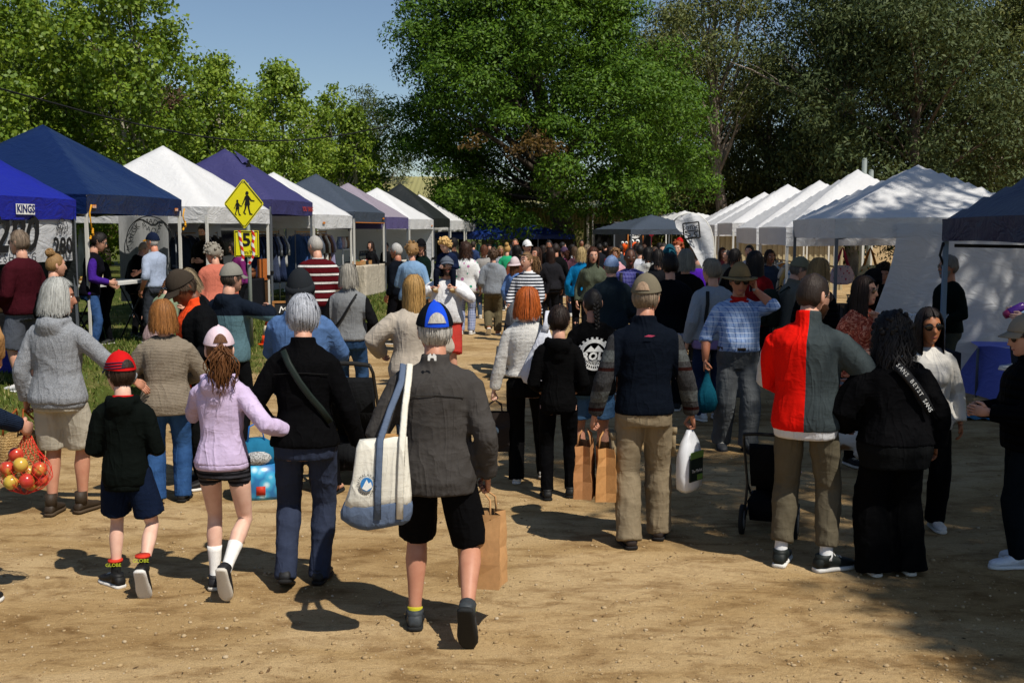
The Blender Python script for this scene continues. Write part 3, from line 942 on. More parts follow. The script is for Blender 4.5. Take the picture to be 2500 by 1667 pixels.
 for sx in (-1, 1):
  for sy in (-1, 1):
   x, y = sx * (hx - .03), sy * (hy - .03)
   mb = MB(); mb.box((x, y, 1.25 * ze / 2.3 + ze * .24), (.042, .042, ze - (1.25 * ze / 2.3 + ze * .24 - (ze - .05) / 2) * 1.0 - .05 if False else ze * .62))
   mb.v[-1][:, 2] += (ze - .02) - mb.v[-1][:, 2].max()
   lz = mb.v[-1][:, 2].min()
   mb.box((x, y, (lz + .05) / 2), (.032, .032, lz + .05))
   mb.box((x, y, .012), (.10, .10, .02))
   leg = mb.build('leg', leg_m, root, smooth=False)
   mb = MB(); mb.box((x, y, lz + .02), (.06, .06, .07)); mb.build('slider', M_BLK, leg, smooth=False)
 if truss:
  mb = MB()
  zt = ze - .06
  for (a, b) in (((-hx, -hy), (hx, -hy)), ((-hx, hy), (hx, hy)), ((-hx, -hy), (-hx, hy)), ((hx, -hy), (hx, hy))):
   a = Vector((a[0] * .975, a[1] * .975, 0)); b = Vector((b[0] * .975, b[1] * .975, 0))
   m = a.lerp(b, .5)
   for u, v in ((a, m), (m, b)):
    mb.tube([u + Vector((0, 0, zt)), v + Vector((0, 0, zt - .22))], .012, 5)
    mb.tube([u + Vector((0, 0, zt - .22)), v + Vector((0, 0, zt))], .012, 5)
  mb.build('truss', leg_m, root)
  mb = MB(); mb.tube([(0, 0, ze - .4), (0, 0, zp - .04)], .02, 6); mb.build('mast', leg_m, root)
 for wside, z0 in walls:
  (x0, y0), (x1, y1) = sides[wside]
  rows = []
  n = 18; q1 = r.uniform(0, 6)
  Ln = math.hypot(x1 - x0, y1 - y0); nx, ny = -(y1 - y0) / Ln, (x1 - x0) / Ln
  for f in np.linspace(0, 1, 8):
   row = []
   for i in range(n + 1):
    t = i / n
    wv = (.02 * math.sin(t * 15 + q1 + f * 2.5) + .012 * math.sin(t * 33 + f * 5)) * (.3 + f)
    row.append((x0 + (x1 - x0) * t + nx * (.05 + wv), y0 + (y1 - y0) * t + ny * (.05 + wv), ze - .06 + (z0 - ze + .06) * f))
   rows.append(row)
  mb = MB(); mb.grid(rows); mb.build('side_wall', wall_m or C_WALL, root)
 return root
LM, LA = .1438, -8.1
def left_tent(label, y0, y1, z_val, z_eave, z_peak, roof, dpt=3.0, **kw):
 u = Vector((LM, 1, 0)).normalized(); v = Vector((u.y, -u.x, 0))
 ym = (y0 + y1) / 2
 c = Vector((LA + LM * ym, ym, 0)) - v * (dpt / 2)
 return marquee(label, c.x, c.y, -math.atan(LM), (y1 - y0) / u.y - .02, dpt, .35, z_val, z_eave, z_peak, roof, group='marquees of the left row', **kw)
RM, RA = .0693, 3.3
def right_tent(label, y0, y1, z_val, z_eave, z_peak, roof, dpt=3.0, off=0.0, **kw):
 u = Vector((RM, 1, 0)).normalized(); v = Vector((u.y, -u.x, 0))
 ym = (y0 + y1) / 2
 c = Vector((RA + off + RM * ym, ym, 0)) + v * (dpt / 2)
 # front faces the aisle: turn the marquee half round
 return marquee(label, c.x, c.y, -math.atan(RM) + math.pi, (y1 - y0) / u.y - .02, dpt, 0, z_val, z_eave, z_peak, roof, group='marquees of the right row', **kw)
T0 = left_tent('royal blue marquee at the left edge above the vegetable banner', 12.2, 15.15, 2.26, 2.53, 3.6, C_KING, leg_m=M_LEGD, seed=1, walls=(('b', .1), ('l', .3)), wall_m=C_DARK)
T1 = left_tent('big navy marquee with a pointed peak, second from the left', 15.4, 18.4, 2.35, 2.62, 3.72, C_NAVY, leg_m=M_LEGW, seed=2, cap=False)
T2 = left_tent('white marquee right of the big navy one', 19.4, 22.4, 2.245, 2.53, 3.70, C_WHITE, seed=3)
T3 = left_tent('faded purple marquee with an open roof vent', 22.5, 25.1, 2.44, 2.73, 3.85, C_PURP, leg_m=M_LEGD, vent=True, seed=4, walls=(('b', .1),), wall_m=C_DARK)
T4 = left_tent('white marquee between the purple and the slate ones', 25.2, 28.2, 2.16, 2.47, 3.50, C_WHITE, seed=5, walls=(('b', .1),), wall_m=C_GREY)
T5 = left_tent('slate grey marquee with a thin orange trim', 28.4, 31.4, 2.30, 2.58, 3.62, C_GREY, seed=6, walls=(('b', .1),), wall_m=C_WHITE)
T6 = left_tent('sun-faded mauve marquee right of the slate one', 31.5, 34.2, 2.15, 2.48, 3.50, C_MAUV, val_m=C_VIOL, leg_m=M_LEGD, seed=7, walls=(('b', .1),))
T7 = left_tent('white marquee beside the faded mauve one', 34.4, 37.8, 2.14, 2.45, 3.48, C_WHITE, seed=8, walls=(('b', .1), ('l', .1)))
T8 = left_tent('charcoal marquee rising behind the white ones', 37.9, 40.6, 2.2, 2.5, 3.75, C_DARK, leg_m=M_LEGD, seed=9)
T9 = left_tent('white marquee beyond the charcoal one', 40.8, 43.6, 2.12, 2.45, 3.45, C_WHITE, seed=10, walls=(('b', .1),))
T10 = left_tent('last small white marquee of the left row', 43.9, 46.6, 2.05, 2.35, 2.9, C_WHITE, seed=11)
R1 = right_tent('navy marquee cut off by the right edge', 7.35, 10.4, 2.03, 2.23, 3.2, C_NAVY2, leg_m=M_LEGB, seed=21, truss=False)
R2 = right_tent('white marquee dappled with tree shade', 14.9, 18.0, 2.01, 2.28, 3.07, C_WHITE, seed=22, walls=(), leg_m=M_LEGD)
R3 = right_tent('white marquee just left of the dappled one', 18.6, 21.6, 1.86, 2.17, 3.20, C_WHITE, seed=23, leg_m=M_LEGW)
R4 = right_tent('second white marquee left of the dappled one', 21.9, 24.9, 1.84, 2.16, 3.15, C_WHITE, seed=24)
R5 = right_tent('third white marquee left of the dappled one', 25.6, 28.6, 2.0, 2.28, 3.22, C_WHITE, seed=25, leg_m=M_LEGW)
R6 = right_tent('fourth white marquee left of the dappled one', 29.2, 32.2, 1.95, 2.25, 3.15, C_WHITE, seed=26)
R7 = right_tent('farthest white marquee of the right row', 32.6, 35.6, 1.95, 2.25, 3.12, C_WHITE, seed=27)
# far cluster near the coffee stall
def far_tent(label, px, y, peak_py, eave_py, val_py, w, roof, seed, rz=.2, **kw):
 p = at_y(px, peak_py, y)
 return marquee(label, p.x, y, rz, w, w, 0, ztop(val_py, y), ztop(eave_py, y), p.z, roof, group='far marquees', seed=seed, truss=False, **kw)
far_tent('far white marquee farthest left behind the feather flag', 1645, 46, 518, 548, 566, 3, C_WHITE, 31, .5)
far_tent('far white marquee second from left behind the feather flag', 1672, 43, 514, 552, 570, 3, C_WHITE, 32, .3)
far_tent('far white marquee right of the feather flag', 1705, 45, 519, 550, 568, 3, C_WHITE, 33, .6)
far_tent('small far white marquee peeping beside the right row', 1750, 47, 527, 552, 569, 3, C_WHITE, 34, .2)
far_tent('dark slate marquee beside the coffee stall', 1590, 38, 524, 560, 572, 3, C_GREY, 35, .35, leg_m=M_LEGD)
far_tent('wide blue marquee under the great tree', 1180, 47, 532, 572, 583, 4.2, C_BLUE, 36, .1, leg_m=M_LEGD)
far_tent('low blue marquee over a clothes rack under the great tree', 1300, 48, 548, 573, 583, 3.2, C_BLUE, 37, .1, leg_m=M_LEGD)
# ------------------------------------------------------------------ lettering and trims on the marquees
INK = plain('ink_black', '#151515', .7); INKW = plain('ink_white', '#e4e4e0', .7); INKO = plain('ink_orange', '#d07a22', .6); INKR = plain('ink_red', '#b03a28', .6)
INKG = plain('ink_grey', '#6d6f70', .7)
FACE = (R(90), 0, R(90))            # lettering that faces local +x
def on_front(tent, hx, body, size, y, z, mat, **kw): return text(body, size, mat, tent, (hx + .012, y, z), FACE, **kw)
mb = MB(); mb.box((1.517, .25, 2.03), (.006, .40, .13)); mb.build('badge', INKW, T0, smooth=False)
text('KINGS', .135, plain('ink_blue', '#101a60', .6), T0, (1.524, .25, 2.03), FACE, bold=.004)
for y_ in (1.28, -1.33):
 mb = MB(); mb.box((1.514, y_, 2.10), (.006, .11, .045)); mb.build('badge', INKO, T1, smooth=False)
 text('trail', .06, INKW, T1, (1.519, y_, 2.095), FACE)
on_front(T3, 1.5, 'YOU YANG', .14, .95, 2.22, INKR, bold=.004)
for tn, y_, z_ in ((T4, -.85, 1.93), (T5, 1.3, 2.08), (T7, 1.4, 1.9)):
 mb = MB(); mb.box((1.515, y_, z_), (.006, .17, .045)); mb.build('badge', INKO, tn, smooth=False)
mb = MB(); mb.box((1.508, 0, 1.955), (.006, 2.9, .018)); mb.build('orange_trim', INKO, T5, smooth=False)
# yellow tie cords at the navy marquee corners
M_CORD = plain('yellow_cord', '#d79a1e', .7)
for y_, l in ((-1.47, .34), (1.50, .22)):
 mb = MB(); mb.tube([(1.55, y_, 2.12), (1.53, y_ - .02, 2.0), (1.56, y_ - .03, 2.12 - l)], .012, 6)
 for k in range(6): mb.ball((1.56 + .02 * math.sin(k), y_ - .03 + .02 * math.cos(2 * k), 2.12 - l - .025 * k), .02, 6, 5)
 mb.build('guy_cord', M_CORD, T1)
# the banner below the royal blue marquee
def banner_cloth(name, x, y0, y1, z0, z1, mat, parent, sag=.02):
 rows = []
 for f in np.linspace(0, 1, 6):
  rows.append([(x + .02 * math.sin(t * 9 + f * 3) * f, y0 + (y1 - y0) * t, z1 + (z0 - z1) * f + sag * math.sin(math.pi * t) * (1 - f)) for t in np.linspace(0, 1, 16)])
 mb = MB(); mb.grid(rows); return mb.build(name, mat, parent)
BN = thing('banner', 'white vinyl banner reading 280 FRESH VEG under the royal blue marquee', 'banner', tuple(T0.location), T0.rotation_euler.z)
banner_cloth('sheet', 1.46, -1.45, 1.47, 1.36, 1.95, C_WALL, BN)
text('280', .62, INK, BN, (1.495, .05, 1.70), FACE, shear=.28, bold=.014)
text('FRESH VEG', .155, INK, BN, (1.495, -.05, 1.425), FACE, spacing=1.5)
text('280', .31, INK, BN, (1.495, 1.12, 1.55), FACE, bold=.010)
text('FRESH VEG', .066, INK, BN, (1.495, 1.12, 1.40), FACE, spacing=1.35)
mb = MB()
rr = np.random.RandomState(4)
for k in range(30):   # the ink drawing above the smaller number: a wheelbarrow of leaves in a ring
 a = rr.uniform(0, 6.28); q = rr.uniform(0, .11)
 c = Vector((1.495, 1.12 + q * math.cos(a), 1.80 + q * .8 * math.sin(a))); b = rr.uniform(0, 6.28); l = rr.uniform(.02, .05)
 mb.tube([c, c + Vector((0, l * .5 * math.cos(b) + .006, l * .5 * math.sin(b))), c + Vector((0, l * math.cos(b), l * math.sin(b)))], .004, 4)
mb.tube([(1.495, 1.12 + .13 * math.cos(t), 1.80 + .12 * math.sin(t)) for t in np.linspace(-.4, 3.5, 18)], .005, 4)
mb.build('drawing', INK, BN)
# the round-logo banner hung behind the navy marquee
p = at_y(352, 600, 18.9)
BK = thing('banner', 'grey hanging banner with a round MICK MADE logo behind the navy marquee', 'banner', (p.x, p.y, .35), R(-8))
rows = [[(-.45 + .9 * t, .03 * math.sin(t * 12), z) for t in np.linspace(0, 1, 12)] for z in (2.0, 1.5, 1.0, .55)]
mb = MB(); mb.grid(rows); mb.build('sheet', plain('banner_grey', '#8f9192', .7), BK)
mb = MB(); cc = Vector((.12, -.035, 1.58))
for rad in (.42,): mb.tube([cc + Vector((rad * math.cos(t), 0, rad * math.sin(t))) for t in np.linspace(.1, math.pi * 1.15, 26)], .008, 4)
mb.build('ring', INK, BK)
for k, ch in enumerate('MICK MADE'):
 a = math.pi * (.98 - .085 * k)
 text(ch, .13, INK, BK, cc + Vector((.33 * math.cos(a), -.004, .33 * math.sin(a))), (R(90), a - math.pi / 2 if False else 0, 0), name='lettering').rotation_euler = (R(90), math.pi / 2 - a, 0)
# the white wall of the dappled marquee: hung on its near side and drawn back in a long curve
def drape_wall():
 root = R2
 rows = []
 ny, nz = 26, 14
 # local x: front is at +1.5 (towards the aisle); the near side is y = +hy after the half turn
 yv = 1.57
 for f in np.linspace(0, 1, nz):
  row = []
  for t in np.linspace(0, 1, ny):
   xl = 1.5 - 3.0 * t                    # from the aisle corner to the back corner
   x_edge = .72 - 0.0 * f
   start = .75 + .0 * f - 1.1 * (f ** 1.6) * 0
   e = .70 + .55 * math.sin(f * 2.2) * f     # leading edge sweeps towards the aisle as it falls
   x = e + (-1.5 - e) * t
   wv = .03 * math.sin(t * 22 + f * 3) * (.4 + f) + .05 * math.sin(t * 7 - f * 4) * f
   row.append((x, yv + .03 + wv + .10 * f, 2.2 + (.03 - 2.2) * f))
  rows.append(row)
 mb = MB(); mb.grid(rows); mb.build('side_wall', C_WALL, root)
drape_wall()
mb = MB(); mb.tube([(1.46, 1.50, 1.62), (1.44, -1.50, 1.66)], .014, 6); mb.build('rail', plain('rail_timber', '#b98a4e', .6), R2)
mb = MB(); mb.tube([(1.40, -1.45, 1.98), (-1.45, -1.45, 1.93)], .018, 6); mb.build('cross_bar', M_BLK, R1)
for x_, z_ in ((1.5, 1.93), (.35, 1.95)):
 mb = MB(); mb.tube([(x_, -1.47, z_ + .08), (x_ + .02, -1.49, z_ - .04), (x_ - .02, -1.48, z_ - .14)], .012, 5); mb.tube([(x_, -1.47, z_ + .08), (x_ - .04, -1.49, z_ - .02), (x_ - .05, -1.48, z_ - .10)], .010, 5); mb.build('strap', M_BLK, R1)
# ------------------------------------------------------------------ school crossing sign with the speed plate
M_SIGNY = plain('sign_yellow', (.82, .74, .012), .4, .4, var=.03)
def sign_post():
 g = ground_at(612, 846)
 d = g.y
 root = thing('road_sign', 'yellow diamond school crossing sign above a 5 km/h plate', 'road sign', (g.x, g.y, g.z), R(-3))
 zt = at_y(600, 432, d).z - g.z
 mb = MB(); mb.tube([(.02, 0, -.1), (0, 0, zt - .1)], .034, 10); mb.build('post', M_STEELP, root)
 def loc(px, py): p = at_y(px, py, d); return p.x - g.x, p.z - g.z
 cx, cz = loc(597, 498); hw = (loc(647, 498)[0] - loc(547, 498)[0]) / 2; hh = (loc(597, 436)[1] - loc(597, 560)[1]) / 2
 def diamond(k, y, mat, name, par):
  pts = []
  for a in range(4):
   base = Vector((hw * k * (1, 0, -1, 0)[a], 0, hh * k * (0, 1, 0, -1)[a]))
   nxt = Vector((hw * k * (1, 0, -1, 0)[(a + 1) % 4], 0, hh * k * (0, 1, 0, -1)[(a + 1) % 4]))
   prv = Vector((hw * k * (1, 0, -1, 0)[(a - 1) % 4], 0, hh * k * (0, 1, 0, -1)[(a - 1) % 4]))
   pts += [base.lerp(prv, .06), base.lerp(prv, .02).lerp(nxt, .02), base.lerp(nxt, .06)]
  m2 = MB()
  n = len(pts)
  vs = [(p.x + cx, y, p.z + cz) for p in pts] + [(p.x + cx, y + .006, p.z + cz) for p in pts]
  m2.add(vs, [tuple(range(n - 1, -1, -1)), tuple(range(n, 2 * n))] + [(i, (i + 1) % n, n + (i + 1) % n, n + i) for i in range(n)])
  return m2.build(name, mat, par, smooth=False)
 pl = diamond(1.0, -.046, M_SIGNY, 'diamond_plate', root)
 # border line: four thin strips
 m2 = MB()
 c4 = [Vector((cx + hw * .93 * (1, 0, -1, 0)[a], -.0495, cz + hh * .93 * (0, 1, 0, -1)[a])) for a in range(4)]
 for a in range(4): m2.tube([c4[a].lerp(c4[(a + 1) % 4], .03), c4[a].lerp(c4[(a + 1) % 4], .97)], (.007, .002) and .006, 4)
 m2.build('border', INK, pl)
 # two walking figures, flat black
 def fig(ox, oz, k, name):
  m3 = MB(); y = -.0495
  def poly(pts):
   n = len(pts)
   m3.add([(ox + a * k, y, oz + b * k) for a, b in pts] + [(ox + a * k, y - .003, oz + b * k) for a, b in pts], [tuple(range(n)), tuple(range(2 * n - 1, n - 1, -1))] + [(i, n + i, n + (i + 1) % n, (i + 1) % n) for i in range(n)])
  poly([(.075 * math.cos(t), .43 + .085 * math.sin(t)) for t in np.linspace(0, 6.283, 14, endpoint=False)])
  poly([(-.06, .33), (.07, .33), (.10, .12), (.13, -.10), (-.13, -.10), (-.08, .12)])
  poly([(-.05, .31), (-.10, .28), (-.20, .02), (-.25, -.08), (-.21, -.09), (-.15, .02), (-.06, .20)])
  poly([(.05, .32), (.10, .28), (.20, .12), (.34, .10), (.34, .06), (.17, .07), (.06, .20)])
  poly([(-.10, -.10), (0, -.10), (-.06, -.28), (-.13, -.44), (-.06, -.52), (-.10, -.54), (-.20, -.44), (-.13, -.28)])
  poly([(0, -.10), (.10, -.10), (.10, -.28), (.15, -.48), (.24, -.52), (.24, -.55), (.10, -.54), (.04, -.28)])
  m3.build(name, INK, pl, smooth=False)
 fig(cx + .06, cz + .02, .36, 'adult_figure'); fig(cx - .105, cz - .055, .24, 'child_figure')
 for zz in (.42, -.42):
  m2 = MB(); m2.ball((cx, -.05, cz + zz * hh * 2), .008, 8, 5); m2.build('bolt', M_STEELP, pl)
 x0, z0 = loc(573, 563); x1, z1 = loc(635, 627)
 mx, mz = (x0 + x1) / 2, (z0 + z1) / 2
 m2 = MB(); m2.box((mx, -.043, mz), (x1 - x0, .006, z0 - z1)); sp = m2.build('speed_plate', M_SIGNY, root, smooth=False)
 m2 = MB()
 for a, b in (((x0, z0), (x1, z0)), ((x1, z0), (x1, z1)), ((x1, z1), (x0, z1)), ((x0, z1), (x0, z0))):
  ka, kb = Vector((mx + (a[0] - mx) * .92, -.048, mz + (a[1] - mz) * .92)), Vector((mx + (b[0] - mx) * .92, -.048, mz + (b[1] - mz) * .92))
  m2.tube([ka, kb], .006, 4)
 m2.build('border', INK, sp)
 text('5', .30, INK, sp, (mx, -.050, mz + .055), (R(90), 0, 0), bold=.010)
 text('km/h', .10, INK, sp, (mx, -.050, mz - .145), (R(90), 0, 0))
 tp = NT('barrier_tape')
 f = tp.math('FRACT', tp.math('MULTIPLY', tp.math('ADD', tp.xyz()[2], tp.math('MULTIPLY', tp.xyz()[0], .8)), 7.5))
 TM = tp.done(tp.ramp(f, [(0, (.75, .72, .70)), (.5, (.62, .03, .02))], 'CONSTANT'), .4, .4)
 for nm, pts in (('tape', [(-.115, 0), (-.10, -.14), (-.075, -.30), (-.06, -.44), (-.075, -.50)]), ('tape', [(.105, .0), (.13, -.10), (.10, -.22), (.125, -.36), (.10, -.44), (.03, -.56)])):
  rows = [[(mx + a - .022, -.062, z0 + b + .0), (mx + a, -.072, z0 + b + .004), (mx + a + .024, -.060, z0 + b)] for a, b in pts]
  m2 = MB(); m2.grid(rows); tag(m2.build(nm, TM, root), None)
 return root
sign_post()
# traffic cone
g = ground_at(624, 845)
CN = thing('traffic_cone', 'orange traffic cone with a pale band beside the sign post', 'cone', (g.x + .18, g.y + .25, g.z))
mb = MB(); mb.tube([(0, 0, .02), (0, 0, .17), (0, 0, .17)], [.15, .118, .118], 16); mb.tube([(0, 0, .33), (0, 0, .50), (0, 0, .52)], [.078, .040, .034], 16); mb.box((0, 0, .012), (.34, .34, .03))
mb.build('cone_body', plain('cone_orange', '#e8521a', .5), CN)
mb = MB(); mb.tube([(0, 0, .168), (0, 0, .332)], [.119, .079], 16); mb.build('pale_band', plain('cone_band', '#cfc4a8', .5), CN)
# chalkboard
p = ground_at(672, 850)
CB = thing('chalkboard', 'timber framed chalkboard with chalk writing behind the blue hoodie', 'sign', (p.x + .12, p.y + .4, p.z), R(10))
CB.scale = (.85, .85, .85)
mb = MB(); mb.box((0, 0, .50), (.50, .012, .78), rot=Matrix.Rotation(R(-9), 3, 'X')); mb.build('board', plain('slate_board', '#181b1c', .8), CB, smooth=False)
mb = MB()
Mx = Matrix.Rotation(R(-9), 3, 'X')
for c, sz in (((0, -.01, .90), (.56, .03, .045)), ((0, .01, .10), (.56, .03, .045)), ((-.26, 0, .50), (.045, .03, .80)), ((.26, 0, .50), (.045, .03, .80))):
 mb.box(Mx @ (Vector(c) - Vector((0, 0, .5))) + Vector((0, 0, .5)), sz, rot=Mx)
mb.build('frame', plain('frame_timber', '#9a6a38', .6), CB, smooth=False)
text('Mc', .2, INKW, CB, (-.04, -.062, .74), (R(81), 0, 0), shear=.3)
# ------------------------------------------------------------------ feather flag
def feather():
 y = 17.6
 p0 = at_y(1738, 690, y)
 root = thing('feather_flag', 'tall white feather flag with a boxed anvil logo in the crowd', 'flag', (p0.x, y, 0), 0)
 def L(px, py): p = at_y(px, py, y); return np.array([p.x - p0.x, p.z])
 left_ = [L(1727, 690), L(1712, 655), L(1690, 610), L(1668, 576), L(1650, 556), L(1647, 540), L(1660, 527), L(1680, 521)]
 right_ = [L(1731, 690), L(1738, 655), L(1741, 610), L(1739, 580), L(1732, 556), L(1722, 540), L(1708, 527), L(1690, 521)]
 t_ = NT('flag_white'); o = t_.obj()
 rows = []
 for a, b in zip(left_, right_):
  rows.append([(a[0] + (b[0] - a[0]) * t, -.05 + .05 * math.sin(t * 7 + a[1] * 3) * (1 - .5 * t), a[1] + (b[1] - a[1]) * t) for t in np.linspace(0, 1, 10)])
 mb = MB(); mb.grid(rows); mb.build('sail', C_WALL, root)
 mb = MB(); mb.tube([(0, .01, 0), (right_[0][0] + .01, .01, right_[0][1])] + [(b[0] + .012, .01, b[1]) for b in right_[1:]] + [(a[0] - .01, .01, a[1]) for a in left_[::-1][:3]], .014, 6); mb.build('pole', M_LEGW, root)
 mb = MB(); mb.box((0, 0, .01), (.5, .5, .02)); mb.build('base', M_BLK, root, smooth=False)
 c = (L(1665, 545) + L(1705, 545)) / 2
 x0, z0 = L(1666, 544); x1, z1 = L(1704, 582)
 tilt = R(-8) * -1
 fr = MB()
 cx, cz = (x0 + x1) / 2, (z0 + z1) / 2; hw, hh = abs(x1 - x0) / 2, abs(z0 - z1) / 2
 Rm = Matrix.Rotation(-tilt * .8, 3, 'Y')
 def Q(a, b): v = Rm @ Vector((a * hw, 0, b * hh)); return Vector((cx + v.x, -.125, cz + v.z))
 for a, b in (((-1, 1), (1, 1)), ((1, 1), (1, -1)), ((1, -1), (-1, -1)), ((-1, -1), (-1, 1))): fr.tube([Q(*a), Q(*b)], .011, 4)
 anv = [(-.8, -.05), (.8, .0), (.8, -.18), (.35, -.3), (.35, -.55), (.6, -.7), (.6, -.85), (-.5, -.85), (-.5, -.7), (-.2, -.6), (-.2, -.4), (-.75, -.2), (-.8, -.05)]
 fr.tube([Q(*p) for p in anv], .010, 4)
 fr.build('logo_outline', INK, root)
 tx = text('tomo', .125, INK, root, (Q(0, .45).x, -.13, Q(0, .45).z), (R(90), 0, 0)); tx.rotation_euler = (R(90), -tilt * .8, 0)
feather()
# ------------------------------------------------------------------ coffee stall
def coffee():
 y = 42
 a = at_y(1500, 545, y); b = at_y(1588, 640, y)
 root = thing('coffee_stall', 'black coffee stall front with a round white sign', 'stall', ((a.x + b.x) / 2, y, 0))
 w_ = b.x - a.x; h = a.z
 mb = MB(); mb.box((0, .6, h / 2), (w_, 1.2, h)); mb.build('cabin', plain('stall_black', '#101214', .6), root, smooth=False)
 mb = MB()
 for x in (-w_ / 2, w_ / 2): mb.box((x, -.02, h / 2), (.05, .05, h + .04))
 mb.box((0, -.02, h + .02), (w_ + .05, .05, .05)); mb.build('frame', M_LEGD, root, smooth=False)
 mb = MB(); mb.box((w_ * .5 + .6, -.3, h - .25), (1.3, .7, .05), rot=Matrix.Rotation(.12, 3, 'X')); mb.build('awning', M_LEGD, root, smooth=False)
 c = at_y(1550, 568, y); cx, cz = c.x - root.location.x, c.z
 mb = MB(); mb.tube([(cx, -.06, cz), (cx, -.085, cz)], .225, 28); sg = mb.build('round_sign', plain('sign_white', '#e6e6e2', .6), root, smooth=False)
 for k, wd in enumerate(('TWO', 'DUCKS', 'COFFEE')): text(wd, .125, INK, sg, (cx, -.089, cz + .11 - .105 * k), (R(90), 0, 0), bold=.005)
 # painted palm
 px_, pz_ = at_y(1531, 600, y).x - root.location.x, at_y(1531, 560, y).z
 mb = MB(); mb.tube([(px_, -.04, 1.3), (px_ + .02, -.04, (1.3 + pz_) / 2), (px_ + .04, -.04, pz_)], [.045, .035, .025], 6); pm = mb.build('palm_trunk', plain('palm_brown', '#a8662c', .7), root)
 mb = MB()
 for k in range(7):
  a_ = k / 7 * 6.283
  mb.tube([(px_ + .04, -.05, pz_), (px_ + .04 + .12 * math.cos(a_), -.06, pz_ + .06 + .06 * math.sin(a_)), (px_ + .04 + .20 * math.cos(a_), -.05, pz_ - .03 + .08 * math.sin(a_))], [.02, .03, .004], 4)
 mb.build('palm_fronds', plain('palm_teal', '#1f8a6a', .7), root)
 # hanging paper ornaments
 for px0, py0, c1, c2, nm in ((1570, 562, '#58c832', '#e8822a', 'green and orange paper ornament hanging on the coffee stall'), (1591, 568, '#d82a4a', '#e84a6a', 'red paper ornament hanging on the coffee stall')):
  p_ = at_y(px0, py0, y - .4)
  o = thing('hanging_ornament', nm, 'ornament', (p_.x, y - .4, p_.z))
  mb = MB(); mb.tube([(0, 0, .28), (0, 0, -.02)], [.006, .10], 8); mb.build('cone', plain('paper_' + c1, c1, .6), o)
  mb = MB(); mb.ball((0, 0, -.06), (.10, .10, .09), 10, 6); mb.tube([(0, 0, -.14), (0, 0, -.48)], [.015, .006], 5); mb.build('ball', plain('paper_' + c2, c2, .6), o)
 for px0, py0, sc in ((1524, 600, .75), (1549, 600, 1.1)):
  p_ = at_y(px0, py0, y - 1.5)
  o = thing('figure_head', 'smaller orange big-eyed ornament at the coffee stall' if sc < 1 else 'larger orange big-eyed ornament at the coffee stall', 'ornament', (p_.x, y - 1.5, p_.z))
  mb = MB(); mb.tube([(0, 0, .12 * sc), (0, 0, -.02), (0, 0, -.30 * sc)], [.13 * sc, .16 * sc, .05 * sc], 10); mb.tube([(0, 0, -.3 * sc), (0, 0, -p_.z)], .02, 5); mb.build('head', plain('ornament_orange', '#e85a14', .6), o)
  for sg in (-1, 1):
   mb = MB(); mb.ball((sg * .09 * sc, -.08 * sc, .14 * sc), .075 * sc, 8, 6); e = mb.build('eye', INKW, o)
   mb = MB(); mb.ball((sg * .09 * sc, -.15 * sc, .14 * sc), .032 * sc, 8, 6); mb.build('pupil', INK, e)
coffee()
